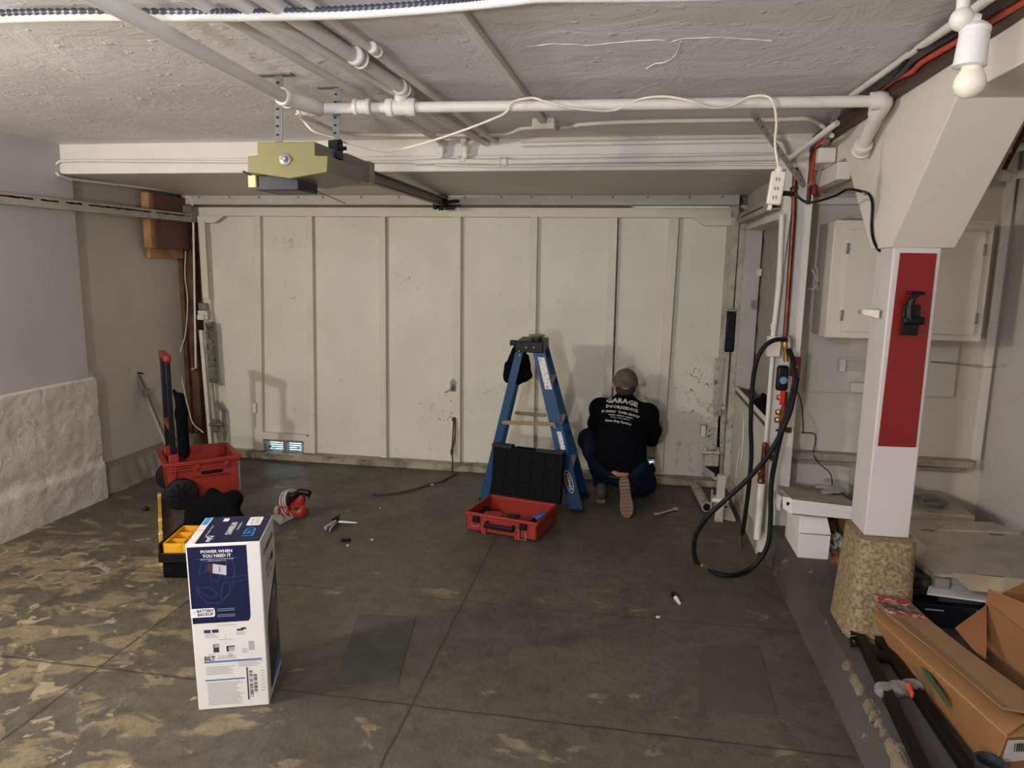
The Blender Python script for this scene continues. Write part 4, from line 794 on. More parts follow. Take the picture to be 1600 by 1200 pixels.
# ================= packaging carton in the foreground =================
BX = Matrix.Translation((-1.478, 2.104, 0)) @ Matrix.Rotation(0.328, 4, 'Z')
bw, bd, bh = 0.247, 0.273, 0.645
SH = Matrix.Identity(4); v_ = Matrix.Rotation(-0.328, 2) @ Vector((0.006, -0.027)); SH[0][2] = v_.x/bh; SH[1][2] = v_.y/bh
t = thing('product_carton', 'tall white and navy carton standing on the floor in the foreground', 'cardboard box', M=BX)
NAVY = mat('print_navy', '0d1338', 0.4); PWHITE = mat('carton_white', 'ded8d0', 0.5, var=0.04); PGREY = mat('print_grey', '8a8784', 0.6); PDK = mat('print_charcoal', '34353c', 0.45); PBLUE = mat('print_blue', '3f6fa0', 0.5); PCY = mat('print_cyan', '2f8fd0', 0.5); PTXT = mat('print_black', '2a2a2c', 0.6); PTW = mat('print_white', 'e6e2de', 0.5); PFAINT = mat('print_faint', '3b4a72', 0.5)
def bput(mb, name, m, par, **k): mb.tf(SH); return mb.build(name, m, par, local=True, **k)
b = MB().box((0, 0, 0), (bw, bd, bh)); body = bput(b, 'carton_body', PWHITE, t, bevel=0.004)
def rrect(x0, z0, x1, z1, r=(0, 0, 0, 0), n=6):   # corner radii: bl, br, tr, tl
    P = []
    for (cx, cz, a0, rr) in ((x0, z0, 180, r[0]), (x1, z0, 270, r[1]), (x1, z1, 0, r[2]), (x0, z1, 90, r[3])):
        if rr <= 0: P.append((cx, cz)); continue
        ox_, oz_ = cx + (rr if cx == x0 else -rr), cz + (rr if cz == z0 else -rr)
        for k in range(n+1): a = R(a0 + 90*k/n); P.append((ox_ + rr*math.cos(a), oz_ + rr*math.sin(a)))
    return P
class Face:   # prints laid on one carton face; u right, v up, as fractions of the face
    def __init__(s, org, U, V, N, w, h): s.o, s.U, s.V, s.N, s.w, s.h = Vector(org), Vector(U), Vector(V), Vector(N), w, h
    def pt(s, u, v, k): return s.o + s.U*u*s.w + s.V*v*s.h + s.N*(0.0004 + 0.0004*k)
    def shape(s, mb, P, k): mb.poly([s.pt(u, v, k) for u, v in P]); return mb
    def rect(s, mb, u0, v0, u1, v1, k): return s.shape(mb, [(u0, v0), (u1, v0), (u1, v1), (u0, v1)], k)
    def text(s, mb, txt, u, v, size, k, rot=0, bold=0, shear=0, align='CENTER', sx=1.0):
        me = text_mesh(txt, size, align, bold=bold, shear=shear); M = Matrix((( s.U.x, s.V.x, s.N.x, 0), (s.U.y, s.V.y, s.N.y, 0), (s.U.z, s.V.z, s.N.z, 0), (0, 0, 0, 1)))
        M = Matrix.Translation(s.pt(u, v, k)) @ M @ Matrix.Rotation(rot, 4, 'Z') @ Matrix.Diagonal((sx, 1, 1, 1)); mb.add(me, M); bpy.data.meshes.remove(me); return mb
FF = Face((0, 0, 0), (1, 0, 0), (0, 0, 1), (0, -1, 0), bw, bh)
FR = Face((bw, 0, 0), (0, 1, 0), (0, 0, 1), (1, 0, 0), bd, bh)
FT = Face((0, 0, bh), (1, 0, 0), (0, 1, 0), (0, 0, 1), bw, bd)
def prt(mb, name, m, lab=None):
    o = bput(mb, name, m, body, smooth=False, recalc=False)
    if lab: o['label'] = lab
    return o
prt(FF.shape(MB(), [(u, v) for u, v in rrect(0.02, 0.535, 0.815, 0.985, (0, 0.045, 0, 0))], 0), 'navy_print', NAVY)
prt(FF.shape(MB(), rrect(0.0, 0.572, 0.33, 0.625, (0, 0.02, 0.02, 0)), 1), 'white_flash', PTW)
b = MB(); FF.text(b, 'POWER WHEN', 0.41, 0.955, 0.0155, 1, bold=0.0004); FF.text(b, 'YOU NEED IT', 0.41, 0.93, 0.0155, 1, bold=0.0004)
FF.text(b, 'Battery backup lets you open your garage', 0.41, 0.912, 0.0065, 1); FF.text(b, 'when the power is out', 0.41, 0.902, 0.0065, 1); prt(b, 'slogan', PTW)
b = MB(); FF.text(b, 'BATTERY', 0.20, 0.609, 0.0145, 2, bold=0.0005, sx=0.95); FF.text(b, 'BACKUP', 0.20, 0.588, 0.0145, 2, bold=0.0005, sx=0.95); FF.text(b, '+', 0.05, 0.60, 0.014, 2); prt(b, 'flash_text', PTXT)
b = MB(); FF.shape(b, [(0.34, 0.83), (0.52, 0.815), (0.53, 0.87), (0.35, 0.885)], 2); prt(b, 'battery_picture', mat('print_silver', 'b9b7b8', 0.5))
b = MB(); FF.shape(b, [(0.27, 0.84), (0.34, 0.828), (0.35, 0.885), (0.28, 0.888)], 2); FF.rect(b, 0.43, 0.835, 0.44, 0.868, 3); prt(b, 'battery_side', mat('print_maroon', '4a2a26', 0.5))
def outline(mb, P, k, w=0.006, closed=False):
    P = list(P) + ([P[0]] if closed else [])
    for (u0, v0), (u1, v1) in zip(P, P[1:]):
        du, dv = (u1-u0)*bw, (v1-v0)*bh; l = math.hypot(du, dv) or 1; nx, ny = -dv/l*w*0.12, du/l*w*0.12
        FF.shape(mb, [(u0-nx/bw, v0-ny/bh), (u1-nx/bw, v1-ny/bh), (u1+nx/bw, v1+ny/bh), (u0+nx/bw, v0+ny/bh)], k)
b = MB()
for P, cl in (([(0.15, .83), (0.2, .895), (0.27, .9), (0.24, .84)], True), ([(0.5, .8), (0.54, .9), (0.62, .905), (0.64, .82), (0.6, .8)], True), ([(0.1, .76), (0.14, .7), (0.25, .655), (0.4, .65), (0.55, .70), (0.62, .79)], False), ([(0.12, .75), (0.3, .745), (0.38, .70), (0.3, .68), (0.16, .72)], True), ([(0.42, .69), (0.47, .77), (0.57, .775), (0.54, .71), (0.45, .665)], True), ([(0.3, .82), (0.32, .79), (0.4, .78), (0.44, .82)], False), ([(0.6, .8), (0.8, .81)], False), ([(0.6, .77), (0.8, .785)], False), ([(0.1, .915), (0.7, .915)], False)): outline(b, P, 1, closed=cl)
prt(b, 'line_drawing', PFAINT)
b = MB()
for v in (0.615, 0.605, 0.58, 0.57): FF.rect(b, 0.36, v, 0.60, v+0.003, 1)
prt(b, 'small_print', mat('print_pale', '8f97ad', 0.6))
for rs in (((0.16, .475, .25, .495),), ((.27, .475, .36, .495),), ((.61, .478, .70, .49), (.67, .485, .74, .497)), ((.27, .355, .35, .405),), ((.45, .355, .48, .39), (.45, .383, .57, .39))):
    b = MB()
    for r4 in rs: FF.rect(b, *r4, 1)
    prt(b, 'accessory_picture', PDK)
b = MB(); FF.rect(b, .48, .357, .56, .383, 2); FF.rect(b, .76, .355, .84, .412, 1); FF.rect(b, .285, .385, .345, .402, 2); FF.rect(b, .445, .40, .450, .46, 1); FF.rect(b, .35, .43, .55, .433, 1); prt(b, 'accessory_pictures', mat('print_light', 'aaa7a4', 0.6))
b = MB(); FF.text(b, 'INCLUDED ACCESSORIES', 0.48, 0.517, 0.0055, 1)
for (u, v, n, w) in ((.17, .468, 4, .2), (.60, .468, 3, .15), (.2, .345, 5, .1), (.46, .345, 4, .1), (.66, .365, 4, .1)):
    for i in range(n): FF.rect(b, u, v-i*.007, u+w*random.uniform(.6, 1), v-i*.007+.0022, 1)
FF.text(b, 'INTELLIGENT', .45, .327, .0095, 1, align='CENTER'); FF.text(b, 'INSTRUCTIONS', .45, .314, .0095, 1)
for i in range(6): FF.rect(b, .15, .265-i*.009, .15+random.uniform(.33, .42), .2675-i*.009, 1)
for i in range(4): FF.rect(b, .60, .285-i*.009, .60+random.uniform(.25, .36), .2875-i*.009, 1)
for i in range(17): FF.rect(b, .15, .165-i*.0085, .15+random.uniform(.40, .52), .1675-i*.0085, 1)
prt(b, 'small_print', PGREY)
b = MB(); FF.text(b, 'BILT', .21, .318, .024, 1, bold=0.0008, sx=.8)
FF.rect(b, .705, .045, .725, .25, 1)
for i in range(22): FF.rect(b, .74, .06+i*.0078, .79, .06+i*.0078+random.choice([.002, .004, .005]), 1)
for i in range(14): FF.rect(b, .80, .09+i*.0085, .85, .09+i*.0085+random.choice([.003, .006]), 1)
for i in range(9): FF.rect(b, .90, .10+i*.015, .96, .102+i*.015, 1)
prt(b, 'bar_code', PTXT)
b = MB(); FF.rect(b, .13, .292, .93, .302, 1); FF.rect(b, .13, .180, .68, .188, 1); prt(b, 'blue_rules', PBLUE)
# side face
b = MB(); FR.shape(b, [(0.18, 0.05), (0.98, 0.05), (0.98, 0.72), (0.40, 0.55), (0.24, 0.50), (0.18, 0.42)], 0); prt(b, 'charcoal_print', PDK)
b = MB(); FR.shape(b, [(0.42, .52), (0.85, .60), (0.95, .35), (0.80, .22), (0.45, .30)], 1); prt(b, 'photo_print', mat('print_taupe', '6a6359', 0.5))
b = MB(); FR.shape(b, [(0.80, .36), (0.93, .50), (0.97, .45), (0.90, .34)], 2); FR.shape(b, [(0.66, .52), (0.8, .56), (0.82, .60), (0.62, .57)], 2)
for i in range(5): FR.rect(b, .25, .44-i*.03, .42, .444-i*.03, 1)
prt(b, 'photo_highlight', mat('print_light', 'aaa7a4', 0.6))
b = MB(); FR.shape(b, [(0.25, .05), (0.98, .05), (0.98, .18), (0.35, .09)], 2); prt(b, 'blue_band', PBLUE)
b = MB(); FR.text(b, 'CHAMBERLAIN', 0.52, 0.90, 0.033, 1, bold=0.0004, rot=0.03, sx=.85); FR.text(b, 'Smart Garage Opener', .5, .855, .014, 1); FR.text(b, 'LED', .42, .79, .05, 1); FR.rect(b, .62, .77, .80, .815, 1)
FR.rect(b, .3, .735, .8, .74, 1); FR.rect(b, .3, .72, .7, .725, 1); prt(b, 'side_lettering', PTXT)
# top face
prt(FT.shape(MB(), [(0.12, 0.02), (0.985, 0.02), (0.985, 0.98), (0.12, 0.98)], 0), 'navy_print', NAVY)
b = MB(); FT.text(b, 'CHAMBERLAIN', 0.50, 0.52, 0.030, 1, rot=R(90), bold=0.0006, sx=.62); FT.text(b, 'Battery Backup', 0.59, 0.6, 0.012, 1, rot=R(90)); FT.text(b, 'myQ', 0.27, 0.17, 0.028, 1, rot=R(90), bold=.0006); FT.rect(b, .30, .80, .38, .92, 1); FT.text(b, 'Smart Garage Door Opener', 0.20, 0.45, 0.010, 1, rot=R(90)); prt(b, 'top_lettering', PTW)
b = MB(); FT.text(b, 'LED', 0.79, 0.36, 0.055, 1, rot=R(90), sx=.9); prt(b, 'led_lettering', PCY)
prt(FT.shape(MB(), [(u, v) for u, v in rrect(0.68, 0.60, 0.88, 0.93, (.03,)*4)], 1), 'white_sticker', PTW)
b = MB(); FT.text(b, 'BATTERY', .75, .765, .014, 2, rot=R(90)); FT.text(b, 'BACKUP', .82, .765, .014, 2, rot=R(90)); prt(b, 'sticker_text', PGREY)
prt(FT.rect(MB(), 0.02, 0.70, 0.10, 0.98, 0), 'blue_corner', PCY)
prt(FT.rect(MB(), 0.0, 0.495, 1.0, 0.5, 1), 'lid_seam', mat('tape_clear', '4b5068', 0.25))

# ================= red rolling tool box =================
CW, CDp, CH = 0.4525, 0.4255, 0.3075
CM = Matrix.Translation((-2.926, 3.984, 0)) @ Matrix.Rotation(0.7264, 4, 'Z')
t = thing('rolling_tool_box', 'red open rolling tool box with tall pull handle by the left wall', 'tool box', M=CM)
b = MB(); z0, z1, th, tp_ = 0.045, CH, 0.012, 0.025
lo = [(tp_, tp_, z0), (CW-tp_, tp_, z0), (CW-tp_, CDp-tp_, z0), (tp_, CDp-tp_, z0)]; hi = [(0.01, 0.01, z1), (CW-0.01, 0.01, z1), (CW-0.01, CDp-0.01, z1), (0.01, CDp-0.01, z1)]
def inset(q, d): cx = sum(p[0] for p in q)/4; cy = sum(p[1] for p in q)/4; return [(p[0]+(d if p[0] < cx else -d), p[1]+(d if p[1] < cy else -d), p[2]) for p in q]
lo_i = [(x, y, z+0.012) for x, y, z in inset(lo, th)]; hi_i = inset(hi, th)
for i in range(4):
    j = (i+1) % 4; b.hexa([lo[i], lo[j], lo_i[j], lo_i[i]], [hi[i], hi[j], hi_i[j], hi_i[i]])
b.hexa([Vector(p) for p in lo], [Vector(p)+Vector((0,0,.012)) for p in lo]); b.build('tub', REDP, t, local=True)
b = MB(); e = 0.012
b.box((-e, -e, z1-0.02), (CW+e, 0.018, z1+0.006)).box((-e, CDp-0.018, z1-0.02), (CW+e, CDp+e, z1+0.006)).box((-e, 0.018, z1-0.02), (0.018, CDp-0.018, z1+0.006)).box((CW-0.018, 0.018, z1-0.02), (CW+e, CDp-0.018, z1+0.006)); b.build('rim', REDP, t, bevel=0.004, local=True)
b = MB()
for z in (z1-0.035, z1-0.055): b.box((0.0, -0.004, z), (CW, 0.012, z+0.008)).box((CW-0.012, 0, z), (CW+0.004, CDp, z+0.008))
for x in (0.0, 0.03, 0.17, 0.19, 0.36, 0.38, CW-0.03): b.box((x, -0.004, z1-0.07), (x+0.012, 0.014, z1-0.01))
for x in (0.01, CW-0.06): b.box((x, 0.0, 0.05), (x+0.05, 0.02, z1-0.02))
b.box((0.16, 0.002, z1-0.11), (0.41, 0.02, z1-0.025)); b.build('side_ribs', REDP, t, bevel=0.003, local=True)
MB().box((0.21, -0.004, z1-0.095), (0.345, 0.01, z1-0.072)).build('grip_slot', BLACK, t, bevel=0.002, local=True)
for x in (0.175, 0.36): MB().box((x, -0.012, z1-0.05), (x+0.03, 0.0, z1+0.0)).box((x+0.005, -0.014, z1-0.06), (x+0.012, -0.004, z1-0.04)).build('latch', REDP, t, bevel=0.003, local=True)
MB().box((CW-0.01, 0.0, z1-0.03), (CW+0.02, 0.06, z1+0.012)).build('corner_lug', REDP, t, bevel=0.006, local=True)
MB().box((CW-0.008, -0.002, 0.07), (CW+0.006, 0.012, z1-0.03)).build('corner_trim', GALV, t, bevel=0.002, local=True)
MB().box((CW-0.07, 0.0, 0.0), (CW-0.01, 0.05, 0.05)).box((CW-0.07, CDp-0.05, 0.0), (CW-0.01, CDp, 0.05)).build('feet', BLACK, t, bevel=0.004, local=True)
for y, s in ((-0.045, -1), (CDp+0.005, 1)):
    b = MB().lathe((0.08, y, 0.105), (0, 1, 0), [(0, 0.085), (0.006, 0.100), (0.015, 0.105), (0.032, 0.105), (0.04, 0.100), (0.044, 0.085)], n=36); w = b.build('wheel', RUBBER, t, local=True)
    b = MB(); yy = y-0.002 if s < 0 else y+0.046
    for k in range(10): a = 2*math.pi*k/10; b.beam((0.08+0.018*math.cos(a), yy, 0.105+0.018*math.sin(a)), (0.08+0.078*math.cos(a), yy, 0.105+0.078*math.sin(a)), 0.012, 0.006, roll=(0,1,0))
    b.lathe((0.08, yy-0.004, 0.105), (0,1,0), [(0,0.02),(0.008,0.02)]); b.build('spokes', BLACKM, w, local=True)
hx0 = 0.055
for y in (0.06, CDp-0.09): MB().box((hx0-0.016, y-0.014, 0.10), (hx0+0.016, y+0.014, 0.98)).build('handle_post', BLACK, t, bevel=0.006, local=True)
for y in (0.06, CDp-0.09): MB().box((hx0-0.03, y-0.028, 0.08), (hx0+0.03, y+0.028, 0.36)).build('post_socket', REDP, t, bevel=0.006, local=True)
MB().box((hx0-0.022, 0.03, 0.97), (hx0+0.022, CDp-0.06, 1.02)).build('handle_grip', REDP, t, bevel=0.014, local=True, seg=3)
MB().box((hx0-0.024, 0.12, 0.968), (hx0-0.01, CDp-0.15, 0.99)).build('grip_insert', BLACK, t, bevel=0.004, local=True)
b = MB().box((hx0-0.02, 0.06, 0.52), (hx0+0.02, CDp-0.09, 0.56)).build('handle_bridge', REDP, t, bevel=0.006, local=True)
# black padded sleeve hanging on the handle
def L2W(M, p): return M @ Vector(p)
b = sdf_mb([(L2W(CM, (0.12, 0.05, 0.74)), L2W(CM, (0.12, 0.07, 0.62)), 0.030, 0.045, (0.8, 0.8, 1)), (L2W(CM, (0.12, 0.07, 0.62)), L2W(CM, (0.125, 0.08, 0.36)), 0.045, 0.045, (0.8, 0.8, 1)), (L2W(CM, (0.085, 0.07, 0.78)), L2W(CM, (0.12, 0.06, 0.66)), 0.012, 0.02)], 0.008, 0.03)
tag(b.build('strap_pad', CLOTHB), 'black padded sleeve hanging against the handle of the red rolling tool box', 'padded sleeve')
# black soft bag on the floor
g0 = hz(325, 838)
b = sdf_mb([((g0.x-0.09, g0.y+0.02, 0.07), (g0.x+0.11, g0.y+0.10, 0.07), 0.065, 0.07), ((g0.x-0.11, g0.y+0.05, 0.13), (g0.x+0.10, g0.y+0.12, 0.19), 0.05, 0.06), ((g0.x-0.11, g0.y, 0.04), (g0.x-0.08, g0.y+0.2, 0.05), 0.04, 0.04), ((g0.x-0.09, g0.y+0.05, 0.15), (g0.x-0.02, g0.y+0.1, 0.23), 0.035, 0.04)], 0.010, 0.05,
   bumps=lambda x, y, z: 0.006*np.sin(x*38+z*20)*np.cos(y*30+z*24))
t = tag(b.build('soft_bag', CLOTHB), 'slumped black cloth bag on the floor between the carton and the red tool box', 'bag')
# tool organiser
OM = Matrix.Translation((-2.305, 3.06, 0)) @ Matrix.Rotation(R(12), 4, 'Z')
t = thing('tool_organizer', 'yellow divided tray in a black tote half hidden behind the carton', 'tool organizer', M=OM)
MB().box((0, 0, 0), (0.30, 0.28, 0.12)).build('tote_base', CLOTHB, t, bevel=0.012, local=True, seg=3)
b = MB(); YEL = mat('yellow_plastic', 'd79a1c', 0.45)
for x in (0.005, 0.095, 0.185, 0.285): b.box((x, 0.01, 0.115), (x+0.008, 0.27, 0.185))
for y in (0.01, 0.10, 0.19, 0.262): b.box((0.005, y, 0.115), (0.293, y+0.006, 0.175 if 0.05 < y < 0.25 else 0.185))
b.box((0.005, 0.01, 0.115), (0.293, 0.268, 0.125)); b.build('yellow_tray', YEL, t, local=True, bevel=0.001)
MB().box((-0.012, -0.005, 0.09), (0.0, 0.285, 0.19)).box((-0.012, -0.012, 0.09), (0.31, 0.0, 0.14)).build('tote_rim', BLACK, t, local=True, bevel=0.003)
o = tag(MB().lathe(L2W(OM, (0.05, 0.045, 0.126)), (0, 0, 1), [(0, 0.022), (0.006, 0.024), (0.02, 0.020), (0.028, 0.012)]).build('socket_bit', BLACKM), 'small dark socket lying in the yellow organizer tray', 'socket')
# spirit level
p0, p1 = hz(253, 880, 0.02), hz(243, 770, 0.02); p1.x += 0.03
t = thing('spirit_level', 'long yellow spirit level lying on the floor left of the carton', 'spirit level', p0); t_ = t
d = (p1-p0).normalized(); q1 = p0 + d*1.2
MB().beam(p0+Vector((0,0,0.008)), q1+Vector((0,0,0.008)), 0.020, 0.054, roll=(0,0,1)).build('level_body', mat('level_yellow', 'd8a92c', 0.4, var=0.25, vscale=14), t, bevel=0.002)
b = MB()
for f in (0.01, 0.3, 0.5, 0.93): b.beam(p0+d*1.2*f+Vector((0,0,0.009)), p0+d*(1.2*f+0.05)+Vector((0,0,0.009)), 0.023, 0.056, roll=(0,0,1))
b.build('vial_windows', mat('vial_cream', 'd9cda8', 0.3), t, bevel=0.002)
q = hz(228, 797); tag(MB().lathe(q, (0, 0, 1), [(0, 0.018), (0.006, 0.022), (0.014, 0.014), (0.024, 0.008)]).build('dark_nut', BLACKM), 'small dark nut on the floor left of the rolling tool box', 'nut')
# bar leaning on the left wall
a, c = hx(212, 577, -3.655), hz(262, 752, 0.03); t = thing('leaning_bar', 'dusty grey metal bar leaning against the left wall', 'metal bar', (c.x, c.y, 0))
c = Vector((-3.36, 4.72, 0.012)); MB().beam(a, c, 0.05, 0.022, roll=(1, 0.3, 0)).build('bar', mat('dusty_metal', '8b867d', 0.55, metal=0.3, var=0.2), t, bevel=0.003)
q = a.lerp(c, 0.22); MB().box(q+Vector((-0.005,-0.035,-0.03)), q+Vector((0.03,0.02,0.03))).build('clip', GALV, t, bevel=0.003)
MB().cyl(a.lerp(c, 0.03)+Vector((0.01,-0.01,0)), a.lerp(c, 0.05)+Vector((0.055,-0.01,0.01)), 0.006).build('pin', BLACKM, t)

# ================= circular saw =================
s0 = hz(452, 812); sy = s0.y; t = thing('circular_saw', 'red and black circular saw resting on its steel shoe', 'circular saw', s0)
def SP(px, py, dy=0.0): return hy(px, py, sy + dy)
q = [hz(x, y, 0.004) for x, y in ((422, 807), (439, 820), (462, 808), (446, 796))]; b = MB().prism(q, (0, 0, 0.004)); b.beam(q[0]+Vector((0,0,0.006)), q[1]+Vector((0,0,0.006)), 0.006, 0.012); b.build('shoe', STEEL, t)
c0 = SP(446, 790, 0.02); ax = Vector((0.62, -0.62, 0.48)).normalized()
def arc(c, ax, r, a0, a1, n, w, th_, mb):
    x, y = frame(ax); pr = None
    for i in range(n+1):
        a = R(a0+(a1-a0)*i/n); dr = x*math.cos(a)+y*math.sin(a); q = [c+dr*(r-th_), c+dr*r, c+dr*r+ax*w, c+dr*(r-th_)+ax*w]
        if pr: mb.hexa(pr, q)
        pr = q
ax = Vector((0.93, -0.10, 0.36)).normalized(); c0 = Vector((s0.x-0.02, s0.y+0.06, 0.085))
b = MB().lathe(c0, ax, [(0, 0.070), (0.002, 0.074), (0.004, 0.070)], n=30); b.build('blade', mat('blade_dark', '55555a', .35, metal=.6), t)
for off in (-0.012, 0.010, 0.026): arc(c0+ax*off, ax, 0.092, 0, 359, 30, 0.006, 0.010, mb := MB()); mb.build('blade_guard', mat('guard_alloy', 'c9c7c0', .35, metal=.3), t)
MB().lathe(SP(432, 800, 0.0), (0.3, -0.3, 0.8), [(0, 0.016), (0.03, 0.018), (0.045, 0.010)]).build('guard_knuckle', mat('cast_pale', 'b8b2a6', 0.4, metal=0.5), t)
mot = SP(466, 797, 0.02); ax2 = (SP(478, 800, -0.04)-SP(455, 790, 0.04)).normalized()
MB().lathe(mot-ax2*0.06, ax2, [(0, 0.035), (0.015, 0.045), (0.07, 0.048), (0.10, 0.046), (0.12, 0.036), (0.128, 0.02)], n=24).build('motor_housing', REDP, t)
q = mot+Vector((0.0, -0.045, 0.03)); MB().beam(q, q+ax2*0.03, 0.035, 0.012, roll=(0,0,1)).build('vent_label', mat('label_dark', '3a3230', 0.5), t, bevel=0.002)
b = sdf_mb([(SP(444, 802, 0.03), SP(450, 790, 0.03), 0.020, 0.022), (SP(450, 790, 0.03), SP(470, 777, 0.04), 0.022, 0.026), (SP(470, 777, 0.04), SP(468, 792, 0.04), 0.03, 0.03)], 0.005, 0.02); b.build('gear_case', REDP, t)
b = MB(); q = SP(441, 795, -0.02)
for (u0, v0, u1, v1) in ((436, 792, 450, 792), (450, 792, 449, 806), (436, 792, 436, 804)): b.beam(SP(u0, v0, -0.03), SP(u1, v1, -0.03), 0.018, 0.012)
b.build('front_grip', REDP, t, bevel=0.003)
b = sdf_mb([(SP(446, 790, 0.0), SP(457, 775, 0.0), 0.017, 0.020), (SP(457, 775, 0.0), SP(470, 768, 0.0), 0.020, 0.018), (SP(470, 768, 0.0), SP(482, 770, 0.0), 0.018, 0.020), (SP(482, 772, 0), SP(483, 780, 0), 0.010, 0.004)], 0.005, 0.012); b.build('rear_handle', BLACK, t)
# locking pliers, odds and ends on the floor
p_ = [hz(x, y, 0.015) for x, y in ((508, 826), (527, 815), (558, 817), (531, 806))]; t = thing('locking_pliers', 'steel locking pliers lying open on the floor right of the circular saw', 'pliers', p_[1])
MB().tube([p_[1], p_[2]], [0.012, 0.006], 8).build('lower_handle', STEEL, t)
MB().tube([p_[1]+Vector((0,0,0.012)), hz(521, 812, 0.04), hz(531, 804, 0.05)], [0.016, 0.013, 0.004], 8).build('upper_handle', BLACKM, t)
MB().beam(p_[1], p_[0], 0.022, 0.024).build('jaw', STEEL, t, bevel=0.004); MB().beam(p_[1]+Vector((0.0,-0.02,0)), hz(515, 829, 0.012), 0.012, 0.02).build('jaw', STEEL, t, bevel=0.004)
MB().cyl(p_[1]+Vector((-0.01,-0.012,0.012)), p_[1]+Vector((0.0,-0.03,0.02)), 0.008, n=8).build('pivot', STEEL, t)
b = MB(); q = hz(541, 844, 0.008); b.lathe(q+Vector((-0.022,0,0)), (0,0,1), [(-0.008,0.012),(0.008,0.010)]).lathe(q+Vector((0.012,0.01,0)), (0,0,1), [(-0.008,0.012),(0.01,0.009)]).beam(q+Vector((-0.03,0,0)), q+Vector((0.02,0.01,0)), 0.012, 0.012); tag(b.build('dark_clip', BLACKM), 'small black clip on the floor below the locking pliers', 'clip')
random.seed(3)
def scrap(px, py, s, lab, m=PAPERW):
    q = hz(px, py, 0.001); b = MB(); n = 7; P = [(q.x+s*random.uniform(.6, 1.1)*math.cos(2*math.pi*k/n), q.y+s*random.uniform(.6, 1.1)*math.sin(2*math.pi*k/n), 0.001) for k in range(n)]
    b.prism(P, (0.001, 0, 0.006)); return tag(b.build('scrap', m), lab, 'scrap')
scrap(675, 757, 0.016, 'small white scrap beside the old rope on the floor'); scrap(581, 844, 0.008, 'tiny pale chip on the floor right of the black clip'); scrap(543, 853, 0.008, 'tiny white scrap just below the black clip'); scrap(594, 795, 0.006, 'tiny white chip on the floor above the pliers')
# rope lying on the floor and hanging from the door
ROPE = mat('old_rope', '5b4b3c', 0.9, var=0.3, vscale=40, bump=0.001)
hk = hy(709, 655, DY-0.06)
t = thing('pull_rope', 'frayed brown pull rope knotted to the garage door and hanging to the sill', 'rope', (hk.x, DY-0.08, 0.05))
MB().tube(spl([hk, hy(707, 690, DY-0.08), hy(706, 705, DY-0.09), hy(707, 722, DY-0.11), hy(705, 741, DY-0.13)]), [0.006]*33, 7).build('rope_strand', ROPE, t)
MB().tube(spl([hk+Vector((0.01,0,0)), hy(711, 680, DY-0.08), hy(707, 703, DY-0.10)]), 0.006, 6).build('rope_strand', ROPE, t)
MB().ball(hk, 0.018).ball(hy(706, 706, DY-0.1), 0.014, (1, 1, 2)).build('knot', ROPE, t)
cord('floor_rope', 'old brown rope lying across the floor in front of the door', [hz(x, y, 0.008) for x, y in ((583, 771), (596, 772), (612, 771), (640, 766), (655, 762), (668, 757), (690, 752), (706, 743), (714, 740))], 0.0065, ROPE, 'rope')
# pen and wrench
q0, q1 = hz(1052, 928, 0.012), hz(1062, 943, 0.008); t = thing('floor_pen', 'small black and white pen lying alone on the open floor', 'pen', q0.lerp(q1, .5))
MB().tube([q0, q0.lerp(q1, .4)], 0.014, 8).build('barrel', BLACK, t); MB().tube([q0.lerp(q1, .35), q1], [0.012, 0.007], 8).build('cap', PAPERW, t)
scrap(1028, 965, 0.010, 'small white flake on the floor left of the pen')
q0, q1 = hz(1029, 803, 0.01), hz(1056, 795, 0.01); t = thing('wrench', 'steel wrench lying on the floor right of the kneeling person', 'wrench', q0.lerp(q1, .5))
MB().beam(q0, q1, 0.016, 0.008).build('shank', STEEL, t, bevel=0.002); MB().lathe(q1-Vector((0,0,0.006)), (0,0,1), [(0,0.018),(0.012,0.018)]).build('ring_end', STEEL, t)
MB().beam(q0, q0+Vector((-0.03,-0.008,0)), 0.026, 0.010).build('open_end', STEEL, t, bevel=0.002)

# ================= red tool case =================
KM = Matrix.Translation((-0.935, 4.03, 0)) @ Matrix.Rotation(R(-13.5), 4, 'Z'); kw, kd, kh = 0.47, 0.36, 0.125
t = thing('tool_case', 'open red tool case with a black lid in front of the ladder', 'tool case', M=KM)
b = MB(); b.box((0.008, 0.008, 0.012), (kw-0.008, kd-0.008, 0.024)).box((0, 0, 0.012), (kw, 0.014, kh)).box((0, kd-0.014, 0.012), (kw, kd, kh)).box((0, 0, 0.012), (0.014, kd, kh)).box((kw-0.014, 0, 0.012), (kw, kd, kh)); b.build('case_tub', REDP, t, bevel=0.005, local=True)
b = MB().box((-0.006, -0.006, kh-0.02), (kw+0.006, 0.012, kh)).box((-0.006, 0, kh-0.02), (0.012, kd, kh)).box((kw-0.012, 0, kh-0.02), (kw+0.006, kd, kh)); b.build('case_rim', REDP, t, bevel=0.004, local=True)
for x in (0.11, 0.33): MB().box((x, -0.012, 0.0), (x+0.035, 0.03, 0.07)).build('foot', REDP, t, bevel=0.004, local=True)
b = MB().box((0.14, -0.045, 0.055), (0.33, -0.022, 0.082)).box((0.14, -0.03, 0.05), (0.158, 0.0, 0.09)).box((0.312, -0.03, 0.05), (0.33, 0.0, 0.09)); b.build('carry_handle', BLACK, t, bevel=0.006, local=True)
